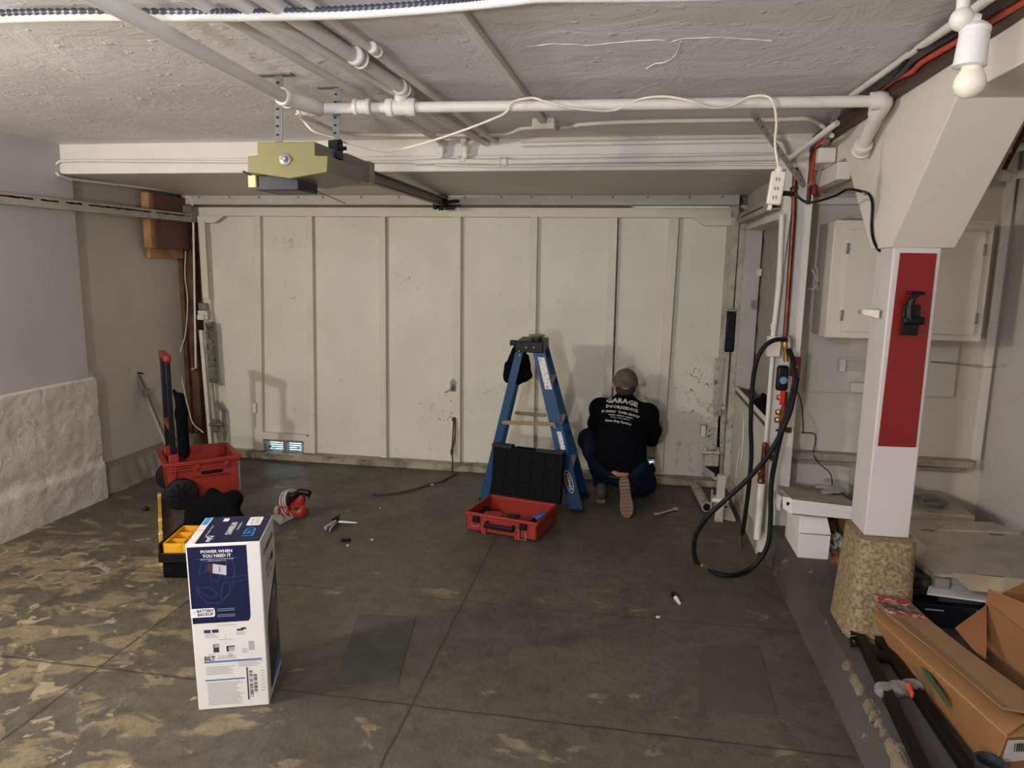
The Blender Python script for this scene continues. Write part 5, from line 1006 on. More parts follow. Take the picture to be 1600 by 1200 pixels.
for x in (0.075, 0.385):
    l = MB().box((x-0.022, -0.02, 0.07), (x+0.022, 0.002, 0.105)).build('latch', BLACK, t, bevel=0.003, local=True)
    z1_, z0_ = (0.07, 0.015) if x > 0.2 else (0.062, 0.048)
    MB().tube([(x-0.022, -0.018, z1_), (x-0.022, -0.022, z0_), (x+0.022, -0.022, z0_), (x+0.022, -0.018, z1_)], 0.0025, 6).build('wire_bail', STEEL, l, local=True)
LM = Matrix.Translation((0, kd+0.012, kh-0.01)) @ Matrix.Rotation(R(-7), 4, 'X')
b = MB().box((-0.005, 0, 0), (kw+0.015, 0.045, 0.34)).tf(LM); l = b.build('lid', mat('lid_black', '08090b', 0.7, spec=.12), t, bevel=0.008, local=True)
b = MB()
for i in range(5):
    for j in range(3): b.box((0.02+i*0.09, -0.004, 0.03+j*0.10), (0.095+i*0.09, 0.002, 0.115+j*0.10))
b.tf(LM); b.build('lid_panels', mat('lid_black2', '060709', 0.7, spec=.12), l, bevel=0.002, local=True)
b = MB().box((-0.01, -0.012, 0.325), (0.13, 0.05, 0.352)).box((0.3, -0.012, 0.325), (kw+0.015, 0.05, 0.345))
for i in range(9): b.box((0.16+i*0.014, -0.004, 0.335), (0.166+i*0.014, 0.04, 0.346))
b.tf(LM); b.build('lid_lip', BLACK, l, bevel=0.004, local=True)
MB().cyl((0.01, kd+0.006, kh-0.006), (kw-0.01, kd+0.006, kh-0.006), 0.008).build('hinge', REDP, t, local=True)
def drill(M_, body_m, name, lab, cat, s=1.0):
    t = thing(name, lab, cat, M=M_)
    b = MB().lathe((0, 0, 0.03), (1, 0, 0), [(0, 0.020*s), (0.01, 0.030*s), (0.08*s, 0.032*s), (0.12*s, 0.026*s), (0.125*s, 0.016*s), (0.16*s, 0.014*s)]); b.build('tool_body', body_m, t, local=True)
    MB().tube(spl([(0.03, 0, 0.03), (0.02, 0.05*s, 0.03), (0.0, 0.10*s, 0.03)]), 0.017*s, 8).build('tool_grip', BLACK, t, local=True)
    MB().box((-0.03, 0.09*s, 0.0), (0.04, 0.13*s, 0.05)).build('battery', BLACK if body_m is REDP else REDP, t, bevel=0.005, local=True)
    return t
drill(KM @ Matrix.Translation((0.06, 0.13, 0.03)) @ Matrix.Rotation(R(25), 4, 'Z'), REDP, 'cordless_drill', 'red and black cordless drill lying at the left in the open tool case', 'power drill')
drill(KM @ Matrix.Translation((0.20, 0.12, 0.03)) @ Matrix.Rotation(R(60), 4, 'Z') @ Matrix.Rotation(R(0), 4, 'X'), mat('grey_black', '26262a', 0.45), 'cordless_driver', 'black cordless driver in the middle of the open tool case', 'power driver', 0.8)
q = L2W(KM, (0.37, 0.24, 0.05)); t = thing('tape_roll', 'blue and dark tool at the right back of the open tool case', 'hand tool', q-Vector((0,0,.025)))
MB().lathe(q, (0.8, 0.4, 0.35), [(0, 0.022), (0.01, 0.026), (0.06, 0.026), (0.075, 0.018)]).build('blue_body', mat('tool_blue', '27508c', 0.4), t)
MB().tube([q, q+Vector((-0.04,-0.06,-0.01)), q+Vector((-0.06,-0.11,-0.015))], 0.014, 8).build('tool_handle', BLACK, t)

# ================= step ladder =================
lt = thing('step_ladder', 'blue fibreglass step ladder with a black top cap standing open before the door', 'ladder', (-0.6, 4.68, 0))
ZT = 1.09
def rail_part(name, foot, top, w, y_in, par=lt):   # channel with its web facing out
    f, tp2 = Vector(foot), Vector(top); s = 1 if y_in > 0 else -1; b = MB()
    b.hexa([f+Vector((-w/2,0,0)), f+Vector((w/2,0,0)), f+Vector((w/2,s*0.005,0)), f+Vector((-w/2,s*0.005,0))], [tp2+Vector((-w*.42,0,0)), tp2+Vector((w*.42,0,0)), tp2+Vector((w*.42,s*0.005,0)), tp2+Vector((-w*.42,s*0.005,0))])
    for e in (-1, 1):
        b.hexa([f+Vector((e*w/2-0.003,0,0)), f+Vector((e*w/2+0.003,0,0)), f+Vector((e*w/2+0.003,s*0.03,0)), f+Vector((e*w/2-0.003,s*0.03,0))], [tp2+Vector((e*w*.42-0.003,0,0)), tp2+Vector((e*w*.42+0.003,0,0)), tp2+Vector((e*w*.42+0.003,s*0.03,0)), tp2+Vector((e*w*.42-0.003,s*0.03,0))])
    r = b.build(name, BLUEF, par, bevel=0.0015)
    fb = MB().box(f+Vector((-w/2-0.004, -0.006 if s > 0 else -0.034, 0)), f+Vector((w/2+0.004, 0.034 if s > 0 else 0.006, 0.02))).build('rubber_foot', RUBBER, r, bevel=0.003); return r
fx = hy(901, 803, 4.51); FN = Vector((fx.x, 4.51, 0.0)); FFr = Vector((hz(914, 777).x-0.02, 4.87, 0.0))
TN = Vector((hy(840, 556, 4.56).x, 4.56, ZT)); TF = Vector((TN.x, 4.82, ZT)); w_ = 0.088
r1 = rail_part('front_rail', FN, TN, w_, 1); r2 = rail_part('front_rail', FFr, TF, w_, -1)
BNf = Vector((hz(758, 778).x, 4.60, 0)); BNt = Vector((hy(813, 556, 4.60).x, 4.60, ZT)); BFf = Vector((BNf.x, 4.86, 0)); BFt = Vector((BNt.x, 4.80, ZT))
rail_part('rear_rail', BNf, BNt, 0.055, 1); rail_part('rear_rail', BFf, BFt, 0.055, -1)
for z in (0.30, 0.60, 0.88):
    k = z/ZT; a, c = FN.lerp(TN, k), FFr.lerp(TF, k); MB().box((a.x-0.042, a.y+0.004, z-0.028), (a.x+0.042, c.y-0.004, z)).box((a.x-0.046, a.y+0.004, z-0.006), (a.x+0.046, c.y-0.004, z+0.002)).build('step', mat('step_metal', 'b5b3ae', 0.45, metal=0.4), lt, bevel=0.002)
for z in (0.28, 0.62):
    k = z/ZT; a, c = BNf.lerp(BNt, k), BFf.lerp(BFt, k); MB().beam(a+Vector((0,.004,0)), c-Vector((0,.004,0)), 0.03, 0.008).build('rear_brace', mat('step_metal', 'b5b3ae', 0.45, metal=0.4), lt)
SPR = mat('spreader_bronze', '8c7a5c', 0.4, metal=0.5)
for (u0, v0, u1, v1, Y) in ((786, 660, 866, 663, 4.50), (806, 645, 852, 649, 4.855)): MB().beam(hy(u0, v0, Y), hy(u1, v1, Y), 0.008, 0.026, roll=(0,0,1)).cyl(hy(u0, v0, Y)+Vector((0,-.006,0)), hy(u0, v0, Y)+Vector((0,.006,0)), 0.009).cyl(hy(u1, v1, Y)+Vector((0,-.006,0)), hy(u1, v1, Y)+Vector((0,.006,0)), 0.009).build('spreader', SPR, lt)
ca, cb = hy(805, 537, 4.53), hy(849, 533, 4.53)
b = MB().box((ca.x-0.0, 4.53, ZT-0.03), (cb.x+0.0, 4.86, ZT+0.045)); cap = b.build('top_cap', BLACK, lt, bevel=0.006)
b = MB()
for (u, v) in ((811, 549), (822, 543), (834, 543), (812, 555), (825, 551)): q = hy(u, v, 4.53); b.cyl(q+Vector((0,0.002,0)), q+Vector((0,-0.003,0)), 0.0045, n=10)
b.build('rivets', STEEL, cap)
MB().box((ca.x-0.04, 4.55, ZT+0.01), (ca.x, 4.60, ZT+0.045)).build('cap_hook', BLACK, cap, bevel=0.004)
def on_rail(u0, u1, z0, z1, off=0.0): # quad on the near front rail
    def P(u, z): c = FN.lerp(TN, z/ZT); ww = w_*(1-0.16*z/ZT); return Vector((c.x + (u-0.5)*ww, c.y-0.0015-off, z))
    return [P(u0, z0), P(u1, z0), P(u1, z1), P(u0, z1)], P
STK = mat('torn_sticker', 'd5d3d0', 0.5, stain='4a4a4e', smin=0.55, smax=0.6, sscale=60)
for (u0, u1, z0, z1) in ((0.3, 0.9, 0.82, 1.03), (0.42, 0.8, 0.42, 0.54)):
    q, P = on_rail(u0, u1, z0, z1); b = MB(); b.prism(q, (0, -0.0006, 0)); b.build('torn_sticker', STK, r1, smooth=False)
_, P = on_rail(0, 1, 0, 1, 0.0006); b = MB(); n = 24; pc = P(0.47, 0.205); ax_ = (TN-FN).normalized(); rt = Vector((1, 0, 0))
b.prism([pc + ax_*0.080*math.cos(2*math.pi*k/n) + rt*0.026*math.sin(2*math.pi*k/n) for k in range(n)], (0, -0.0005, 0)); b.build('oval_label_edge', mat('label_white', 'dad7d0', 0.5), r1, smooth=False)
b = MB(); b.prism([pc + Vector((0,-.0008,0)) + ax_*0.074*math.cos(2*math.pi*k/n) + rt*0.021*math.sin(2*math.pi*k/n) for k in range(n)], (0, -0.0003, 0)); b.build('oval_label', mat('label_black', '1b1c20', 0.5), r1, smooth=False)
me = text_mesh('WERNER', 0.030, bold=0.0006); down = -ax_; M_ = Matrix((( down.x, rt.x, 0, 0), (down.y, rt.y, -1, 0), (down.z, rt.z, 0, 0), (0, 0, 0, 1)))
b = MB().add(me, Matrix.Translation(pc+Vector((0,-0.0016,0))) @ M_); b.build('maker_lettering', mat('label_white', 'dad7d0', 0.5), r1, smooth=False, recalc=False)
me = text_mesh('4', 0.035); b = MB().add(me, Matrix.Translation(P(0.35, 0.57)+Vector((0,-0.001,0))) @ Matrix.Rotation(R(90), 4, 'X')); b.build('size_mark', mat('label_white', 'dad7d0', 0.5), r1, smooth=False, recalc=False)
dq = hy(839, 529, 4.64); t = thing('parts_dish', 'round steel parts dish on top of the blue ladder', 'dish', (dq.x, 4.64, ZT+0.045))
MB().lathe((dq.x, 4.64, ZT+0.045), (0, 0, 1), [(0, 0.035), (0.012, 0.034), (0.013, 0.02)]).build('dish_base', BLACK, t)
MB().lathe((dq.x, 4.64, ZT+0.058), (0, 0, 1), [(0, 0.02), (0.003, 0.035), (0.018, 0.056), (0.022, 0.058), (0.0225, 0.054), (0.008, 0.033), (0.006, 0.0)], n=28).build('dish_bowl', STEEL, t)
# black tool pouch hanging on the far side of the ladder
pc = lambda u, v, Y=4.70: hy(u, v, Y)
b = sdf_mb([(pc(805, 552), pc(800, 575), 0.035, 0.05), (pc(800, 575), pc(797, 588), 0.055, 0.05), (pc(818, 560), pc(820, 585), 0.04, 0.05), (pc(797, 588), pc(802, 602), 0.035, 0.012), (pc(808, 540), pc(825, 533), 0.015, 0.015), (pc(822, 585), pc(812, 598), 0.03, 0.015), (pc(806, 540), pc(804, 560), 0.012, 0.02)], 0.008, 0.025, bumps=lambda x, y, z: 0.004*np.sin(x*70+z*30)*np.cos(z*55+y*40))
tag(b.build('tool_pouch', CLOTHB), 'black cloth tool pouch hanging from the back of the ladder', 'tool pouch')

# ================= kneeling person =================
SKIN = mat('skin', 'b98468', 0.5, var=0.05)
P_ = dict(pel=(-.015, 4.79, .28), abd=(-.01, 4.86, .39), che=(0.0, 4.94, .53), nek=(.0, 5.0, .69), hd=(.004, 5.03, .785))
pr = thing('person', 'person in black shirt, jeans and cap kneeling at the garage door', 'person', (0.0, 4.75, 0))
shL, shR = (-.165, 4.95, .625), (.165, 4.93, .605)
elL, elR = (-.165, 5.12, .42), (.205, 5.05, .40); haL, haR = (-.03, 5.26, .30), (.155, 5.235, .30)
hipL, hipR = (-.105, 4.80, .26), (.085, 4.80, .25)
knL, knR = (-.235, 5.02, .38), (.165, 5.0, .085); anL, anR = (-.14, 4.83, .10), (.055, 4.66, .13)
core = [(P_['pel'], P_['abd'], .135, .125, (1.12, 1, 1)), (P_['abd'], P_['che'], .125, .135, (1.15, 1, 1)), (P_['che'], (0, 4.99, .63), .135, .09, (1.2, 1, 1)),
        ((0, 4.98, .64), (.002, 5.02, .73), .062, .058), (shL, shR, .07, .07)]
head = [((.004, 5.03, .80), (.004, 5.045, .775), .088, .082, (.88, 1.08, 1.0)), ((.004, 5.085, .745), (.004, 5.10, .73), .058, .045),
        ((.004, 5.125, .775), (.004, 5.150, .755), .010, .016), ((-.082, 5.03, .775), (-.085, 5.025, .795), .011, .013, (.6, 1, 1.2)), ((.09, 5.03, .775), (.093, 5.025, .795), .011, .013, (.6, 1, 1.2)),
        ((-.02, 5.128, .728), (.028, 5.128, .728), .008, .008)]
limbs = [(shL, elL, .055, .043), (elL, haL, .042, .028), (shR, elR, .055, .043), (elR, haR, .042, .028),
         (hipL, knL, .085, .062), (knL, anL, .058, .038), (hipR, knR, .085, .062), (knR, anR, .058, .038)]
V1, F1 = sdf_mesh(core + limbs[:4] + limbs[4:], 0.012, 0.035)
V2, F2 = sdf_mesh(head + [((0, 5.0, .68), (.002, 5.025, .75), .055, .056)], 0.006, 0.018)
def hand_caps(c, d, side, curl=0.6):
    c = Vector(c); d = Vector(d).normalized(); lat = Vector((side, 0, 0)); lat = (lat - d*lat.dot(d)).normalized(); pn = d.cross(lat).normalized()
    if pn.z > 0: pn = -pn
    K = [(c - d*0.02, c + d*0.06, .024, .020), (c - lat*0.022, c + d*0.065 - lat*0.028, .016, .014), (c + lat*0.022, c + d*0.06 + lat*0.028, .016, .014)]
    for i, (o_, L_) in enumerate(((-.030, .062), (-.010, .072), (.011, .068), (.031, .052))):
        p = c + d*0.068 + lat*o_; a = p + d*L_*.45 + pn*L_*.12*curl*2; b_ = a + d*L_*.28 + pn*L_*.35*curl*1.4; e = b_ + d*L_*.1 + pn*L_*.28
        K += [(p, a, .0095, .0088), (a, b_, .0088, .008), (b_, e, .008, .007)]
    tb = c + d*0.01 - lat*0.026; K += [(tb, tb - lat*0.028 + d*0.03 + pn*.01, .012, .0105), (tb - lat*0.028 + d*0.03 + pn*.01, tb - lat*0.03 + d*0.062 + pn*.028, .0105, .008)]
    return K
dL = Vector(haL)-Vector(elL); dR = Vector(haR)-Vector(elR)
V3, F3 = sdf_mesh(hand_caps(haL, dL, -1), 0.0032, 0.006); V4, F4 = sdf_mesh(hand_caps(haR, dR, 1), 0.0032, 0.006)
VV = np.concatenate([V1, V2, V3, V4]); FFc = np.concatenate([F1, F2+len(V1), F3+len(V1)+len(V2), F4+len(V1)+len(V2)+len(V3)])
me = bpy.data.meshes.new('tmp'); me.from_pydata(VV.tolist(), [], FFc.tolist()); b = MB(); b.bm.from_mesh(me); bpy.data.meshes.remove(me)
bmesh.ops.smooth_vert(b.bm, verts=b.bm.verts, factor=0.5, use_axis_x=True, use_axis_y=True, use_axis_z=True)
body_o = b.build('body', SKIN, pr)
# shirt
sh_caps = [((-.01, 4.80, .31), P_['abd'], .156, .150, (1.14, 1, 1)), (P_['abd'], (0, 4.95, .56), .148, .150, (1.14, .98, 1)), ((0, 4.95, .56), (0, 4.99, .625), .150, .102, (1.2, 1, 1)), (shL, shR, .076, .076),
           (shL, (-.192, 5.03, .50), .074, .058), ((-.192, 5.03, .50), (-.185, 5.09, .44), .060, .054), (shR, (.205, 5.0, .47), .074, .060), ((.205, 5.0, .47), (.207, 5.04, .40), .060, .052), ((0, 4.99, .665), (.001, 5.005, .69), .068, .066)]
fold = lambda x, y, z: 0.004*np.sin(z*34 + x*16 + 3*np.sin(x*9)) * np.clip((0.62-z)*4, 0, 1) + 0.003*np.sin(x*42+z*18)*np.clip((0.5-z)*5, 0, 1)
sb = sdf_mb(sh_caps, 0.009, 0.035, bumps=fold)
bmesh.ops.bisect_plane(sb.bm, geom=sb.bm.verts[:]+sb.bm.edges[:]+sb.bm.faces[:], plane_co=(0, 4.7, .238), plane_no=Vector((0, -0.25, -1)), clear_outer=True)
SHIRT = mat('shirt_black', '090b10', 0.95, spec=.08, var=0.2, vscale=12)
shirt = sb.build('shirt', SHIRT, pr, recalc=True)
sm = shirt.modifiers.new('hem', 'SOLIDIFY'); sm.thickness = 0.004; sm.offset = -1
collar = MB().tube([Vector((0.0, 4.995, .70)) + Vector((math.cos(a)*.062, math.sin(a)*.058, math.sin(a)*-.006)) for a in np.linspace(0, 2*math.pi, 25)], 0.010, 8).build('collar', SHIRT, pr)
# jeans
je = [((-.015, 4.80, .30), (-.015, 4.80, .24), .142, .13, (1.1, 1, 1)), ((-.09, 4.78, .27), (-.085, 4.80, .24), .105, .10), ((.07, 4.78, .27), (.07, 4.80, .23), .105, .10),
      (hipL, knL, .105, .088), (knL, (anL[0], anL[1], anL[2]+.03), .074, .055), (hipR, knR, .105, .088), ((.10, 4.85, .15), (.15, 4.95, .10), .09, .09), (knR, (anR[0], anR[1]+.01, anR[2]), .08, .054)]
wr = lambda x, y, z: 0.005*np.sin(y*60 + x*30)*np.sin(z*50)
jb = sdf_mb(je, 0.010, 0.03, bumps=wr)
bmesh.ops.bisect_plane(jb.bm, geom=jb.bm.verts[:]+jb.bm.edges[:]+jb.bm.faces[:], plane_co=(0, 4.66, .300), plane_no=Vector((0, -1.0, 1)), clear_outer=True)
JEAN = mat('denim', '141c2e', 0.9, spec=.1, var=0.25, vscale=20, bump=0.001, bscale=120)
jeans = jb.build('jeans', JEAN, pr); sm = jeans.modifiers.new('hem', 'SOLIDIFY'); sm.thickness = 0.004; sm.offset = -1
MB().tube([Vector((-.015 + math.cos(a)*.158, 4.80 + math.sin(a)*.145, 0.267 + .55*.145*(math.sin(a)+1)*.28-.055)) for a in np.linspace(R(200), R(340), 16)], 0.008, 8).build('belt', BLACK, pr)
# cap
b = sdf_mb([((.004, 5.03, .815), (.004, 5.045, .79), .098, .094, (.90, 1.08, .98))], 0.006, 0.01)
bmesh.ops.bisect_plane(b.bm, geom=b.bm.verts[:]+b.bm.edges[:]+b.bm.faces[:], plane_co=(0, 4.93, .787), plane_no=Vector((0, 0.10, -1)), clear_outer=True)
CAPM = mat('cap_cloth', '5c5648', 0.9, var=0.15, vscale=40, bump=0.001); cp = b.build('cap', CAPM, pr); sm = cp.modifiers.new('thick', 'SOLIDIFY'); sm.thickness = 0.003
b = MB(); n = 14
f = [(Vector((.004 + .085*math.cos(R(180)*k/n), 5.115 + .075*math.sin(R(180)*k/n), .80 - .02*math.sin(R(180)*k/n)))) for k in range(n+1)]
b.prism(f, (0, 0, 0.004)); b.build('cap_brim', CAPM, cp)
b = MB().ball((.004, 5.025, .914), 0.007, (1, 1, .6)).build('cap_button', CAPM, cp)
bv = BVHTree.FromPolygons([v.co.copy() for v in shirt.data.vertices], [list(p.vertices) for p in shirt.data.polygons]); off = INFO[pr.as_pointer()].translation
# opening of the cap at the back (hair shows through the gap)
cv = BVHTree.FromPolygons([v.co.copy() for v in cp.data.vertices], [list(p.vertices) for p in cp.data.polygons])
def wrap(pts, tree, d, eps): 
    out = []
    for p in pts:
        h = tree.ray_cast(Vector(p) - off + Vector((0, -1, 0)), Vector((0, 1, 0)))
        out.append((h[0] + off + Vector((0, -eps, 0))) if h[0] is not None else Vector(p))
    return out
ar = [(-.033 + .004, 0, .792), (.004 - .028, 0, .812), (.004 - .014, 0, .826), (.004, 0, .830), (.018, 0, .826), (.032, 0, .812), (.037, 0, .792)]
pp = wrap([(x, 4.9, z) for x, y, z in ar], cv, None, 0.001); c_ = wrap([(.004, 4.9, .803)], cv, None, 0.001)[0]; b = MB()
for p, q in zip(pp, pp[1:]): b.poly([c_, p, q])
b.build('hair_gap', mat('hair_dark', '2b231c', 0.8), pr, recalc=False)
b = MB().tube(pp, 0.003, 6).tube(wrap([(.004-.038+.076*k/6, 4.9, .794) for k in range(7)], cv, None, 0.001), 0.005, 6); b.build('cap_strap', CAPM, cp)
b = sdf_mb([((.004, 4.985, .765), (.004, 5.0, .745), .068, .056, (1.05, .7, 1))], 0.006, 0.01); b.build('hair', mat('hair_dark', '2b231c', 0.8), pr)
# printing on the back of the shirt
PRINTM = mat('shirt_print', 'b9b8b4', 0.6)
def shirt_text(txt, x, z, size, sx=1.0, rot=0.0, bold=0.0, arch=0.0, shear=0.0):
    me = text_mesh(txt, size, bold=bold, shear=shear, res=1); bb = MB(); bb.bm.from_mesh(me); bpy.data.meshes.remove(me)
    bmesh.ops.subdivide_edges(bb.bm, edges=[e for e in bb.bm.edges if e.calc_length() > 0.008], cuts=1); bmesh.ops.triangulate(bb.bm, faces=bb.bm.faces)
    cr, sr = math.cos(rot), math.sin(rot)
    for v in bb.bm.verts:
        u, w = v.co.x*sx, v.co.y; w += -arch*u*u; X, Z = x + u*cr - w*sr, z + u*sr + w*cr
        dv = Vector((0, .95, -.31)).normalized(); h = bv.ray_cast(Vector((X, 4.84, Z)) - dv*1.0 - off, dv)
        v.co = (h[0] + off - dv*0.004) if h[0] is not None else Vector((X, 4.85, Z))
    return bb
def lz(px, py): q = hy(px, py, 4.84); return q.x, q.z
x, z = lz(972, 625); o1 = shirt_text('GARAGE', x, z, 0.054, sx=1.05, rot=-.11, bold=0.0022, arch=1.2)
n0 = o1
for (txt, px, py, s, sx, bo) in (('DOOR|SERVICE', 972, 637, 0.032, 1.02, .001), ('#1 EXPERT  "SUPER SERVICE"', 970, 645.5, 0.022, .95, .0006), ('REPAIRS \u2022 SPRINGS \u2022 OPENERS', 970, 651, 0.012, 1.05, .0003), ('DOORS \u2022 GATES \u2022 REMOTES', 969, 654.5, 0.010, 1.05, .0002), ('Same Day Service', 966, 660, 0.024, 1.05, .0006)):
    x, z = lz(px, py); q = shirt_text(txt, x, z, s, sx=sx, rot=-.14, bold=bo, arch=.5); mm = bpy.data.meshes.new('t'); q.bm.to_mesh(mm); n0.bm.from_mesh(mm); bpy.data.meshes.remove(mm)
n0.build('back_print', PRINTM, shirt, smooth=False, recalc=False)
# shoes
def shoe(M_, nm):
    up = sdf_mesh([((0, -.02, .055), (0, .10, .045), .040, .038), ((0, .10, .040), (0, .185, .030), .036, .030, (1.15, 1, .9)), ((0, -.035, .07), (0, -.02, .10), .034, .036)], 0.006, 0.02); m1 = bpy.data.meshes.new('t'); m1.from_pydata(up[0].tolist(), [], up[1].tolist())
    b = MB(); b.add(m1, M_); bpy.data.meshes.remove(m1); s = b.build('shoe', mat('shoe_brown', '4d463e', 0.7, var=0.2, vscale=25), pr)
    P = [(.0, -.078), (.030, -.068), (.036, -.03), (.033, .03), (.041, .09), (.046, .14), (.036, .19), (.012, .212), (-.014, .212), (-.036, .19), (-.044, .14), (-.038, .09), (-.031, .03), (-.036, -.03), (-.030, -.068)]
    b = MB().prism([(x, y, 0.0) for x, y in P], (0, 0, 0.024)).tf(M_); so = b.build('sole', mat('sole_tan', '75614b', 0.75, var=0.25, vscale=14), s, bevel=0.004)
    b = MB()
    for i in range(11): y = -.06 + i*.025; w = .028 if i in (3, 4) else .032; b.box((-w, y, -.003), (w, y+.008, .001))
    b.box((-.036, .02, -.001), (.036, .024, .026)); b.tf(M_); b.build('tread', mat('sole_dark', '574838', 0.8), so, bevel=0.001)
    return s
MLs = Matrix.Translation((-.135, 4.795, 0.0)) @ Matrix.Rotation(R(4), 4, 'Z'); shoe(MLs, 'left')
# right shoe: toe on the floor, sole facing the camera
toe, heel = Vector((.052, 4.46, .004)), Vector((.025, 4.60, .185)); fwd = (toe-heel).normalized(); down_ = (Vector((0, -1, 0)) - fwd*Vector((0, -1, 0)).dot(fwd)).normalized(); upv = -down_; lat = fwd.cross(upv)
M_ = Matrix(((lat.x, fwd.x, upv.x, 0), (lat.y, fwd.y, upv.y, 0), (lat.z, fwd.z, upv.z, 0), (0, 0, 0, 1))); heelp = toe - fwd*.212
shoe(Matrix.Translation(heelp) @ M_, 'right')
# drill held at the vent
q = Vector(haR) + Vector((0.03, 0.02, -0.02)); t = thing('hand_tool', 'black and yellow hand tool standing on the sill at the right vent', 'hand tool', hy(1017, 745, 5.24))
q = hy(1018, 735, 5.245)
MB().lathe(q+Vector((0,0,-0.02)), (0, 0, 1), [(0, .024), (.01, .030), (.04, .030), (.06, .018), (.075, .01)]).build('tool_head', BLACK, t)
MB().box(q+Vector((-.028,-.02,-.055)), q+Vector((.028,.02,-.018))).build('battery', YEL, t, bevel=0.006)
MB().box(q+Vector((-.026,-.018,-.075)), q+Vector((.026,.018,-.055))).build('tool_base', BLACK, t, bevel=0.004)

# ================= alcove: cabinet, racks, cartons =================
ct = thing('wall_cabinet', 'wide white wall cabinet with two doors behind the column', 'cabinet', (1.42, 4.1, 1.27))
x0, x1 = hy(1300, 400, 3.95).x, hy(1549, 400, 3.95).x; z0, z1 = hy(1420, 531, 3.95).z, hy(1420, 346, 3.95).z
CABM = mat('cabinet_paint', 'd3cabb', 0.5, var=0.06, vscale=5, stain='9b907f', smin=0.7, smax=0.8, sscale=8)
MB().box((x0, 3.95, z0), (x1, 4.25, z1)).build('cabinet_body', CABM, ct, bevel=0.004)
dl, dr = hy(1312, 500, 3.94).x + 0.005, hy(1536, 400, 3.94).x; mid_ = (dl+dr)/2
MB().box((x0, 3.94, z1-0.012), (x1+0.004, 3.95, z1+0.004)).build('top_moulding', CABM, ct, bevel=0.002)
for a, c, s in ((dl, mid_-.003, -1), (mid_+.003, dr, 1)):
    d = MB().box((a, 3.932, z0+0.035), (c, 3.955, z1-0.045)).build('door', CABM, ct, bevel=0.002)
    for z in (z0+0.12, z1-0.14): MB().box(((a if s < 0 else c)-0.006, 3.926, z-0.028), ((a if s < 0 else c)+0.008, 3.936, z+0.028)).build('hinge', GALV, d, bevel=0.002)
# coat hook on the wall left of the cabinet
q = hy(1278, 438, 4.0); t = thing('wire_hook', 'white bent wire hook on the side of the wall cabinet', 'hook', q)
ap = x0-0.002
b = MB().tube(spl([hx(1258, 413, ap-.06), hx(1266, 418, ap-.05), hx(1272, 428, ap-.03), hx(1276, 438, ap-.01)]), .004, 6).tube(spl([hx(1262, 450, ap-.06), hx(1270, 452, ap-.04), hx(1276, 446, ap-.02), hx(1277, 438, ap-.01)]), .004, 6).tube([hx(1277, 418, ap-.01), hx(1277, 455, ap-.005)], .004, 6)
b.build('wire', PIPEW, t); MB().ball(hx(1277, 438, ap-.008), .010).build('boss', PIPEW, t)
# wire bars and a small white box on the backboard
t = thing('towel_rail', 'white wire towel rail with three bars on the alcove wall under the cabinet', 'rail', hy(1330, 580, 4.2))
for py in (561, 568, 576): MB().tube([hy(1315, py, 4.21), hy(1400, py+2, 4.21)], .004, 6).build('bar', PIPEW, t)
a, c = hy(1310, 560, 4.235), hy(1318, 580, 4.235); MB().box((a.x, 4.20, c.z), (c.x, 4.235, a.z)).build('mount', PIPEW, t, bevel=0.004)
a, c = hy(1326, 596, 4.235), hy(1400, 614, 4.235); tag(MB().box((a.x, 4.19, c.z), (c.x, 4.235, a.z)).build('wall_box', PIPEW, bevel=0.003), 'small white rectangular box on the alcove wall just left of the column', 'wall box')
cord('loose_wire', 'thin grey wire strung along the alcove wall right of the column', [hy(1455, 565, 4.22), hy(1490, 567, 4.22), hy(1520, 570, 4.22), hy(1560, 572, 4.22), hx(1568, 570, 1.99)], .0018, GALV, 'wire')
cord('loose_wire', 'second thin wire drooping under the other right of the column', [hy(1455, 566, 4.215), hy(1500, 570, 4.215), hy(1530, 574, 4.215), hx(1562, 573, 1.985)], .0015, GALV, 'wire')
# things screwed to the column
t = thing('extinguisher_bracket', 'black strap bracket screwed to the red panel of the column', 'bracket', hy(1425, 500, 2.79))
Yc = 2.80
def cbox(mb, u0, v0, u1, v1, d0, d1): a, c = hy(u0, v0, Yc), hy(u1, v1, Yc); return mb.box((a.x, Yc-d1, c.z), (c.x, Yc-d0+.006, a.z))
cbox(MB(), 1411, 476, 1432, 524, 0, .012).build('back_plate', BLACKM, t, bevel=0.003)
a = [hy(u, v, Yc-.02) for u, v in ((1420, 500), (1421, 478), (1427, 466), (1439, 457))]; MB().tube(spl(a), [.016]*8+[.014]*8+[.008]*8+[.004], 8).build('strap', BLACK, t)
cbox(MB(), 1417, 455, 1442, 461, .004, .02).build('strap_tip', BLACK, t, bevel=0.003)
a, c = hy(1408, 494, Yc), hy(1440, 507, Yc); b = MB().box((a.x, Yc-.035, c.z), (c.x, Yc-.006, a.z)); b.build('clamp_band', BLACK, t, bevel=0.008)
b = MB()
for u, v in ((1419, 498), (1418, 521)): q = hy(u, v, Yc-.03 if v < 510 else Yc-.008); b.ball(q, .0045, (1, .5, 1), u=8)
b.build('screws', STEEL, t)
t = thing('door_stop_hook', 'cream plastic bracket sticking out from the left side of the column', 'bracket', hx(1364, 490, .945))
a, c = hy(1373, 490, 2.86), hy(1345, 487, 2.86); b = MB().hexa([Vector((a.x, 2.85, a.z-.018)), Vector((a.x, 2.88, a.z-.018)), Vector((a.x, 2.88, a.z+.014)), Vector((a.x, 2.85, a.z+.014))], [Vector((c.x, 2.86, c.z-.008)), Vector((c.x, 2.87, c.z-.008)), Vector((c.x, 2.87, c.z+.008)), Vector((c.x, 2.86, c.z+.008))]); b.build('arm', CORDW, t, bevel=0.002)
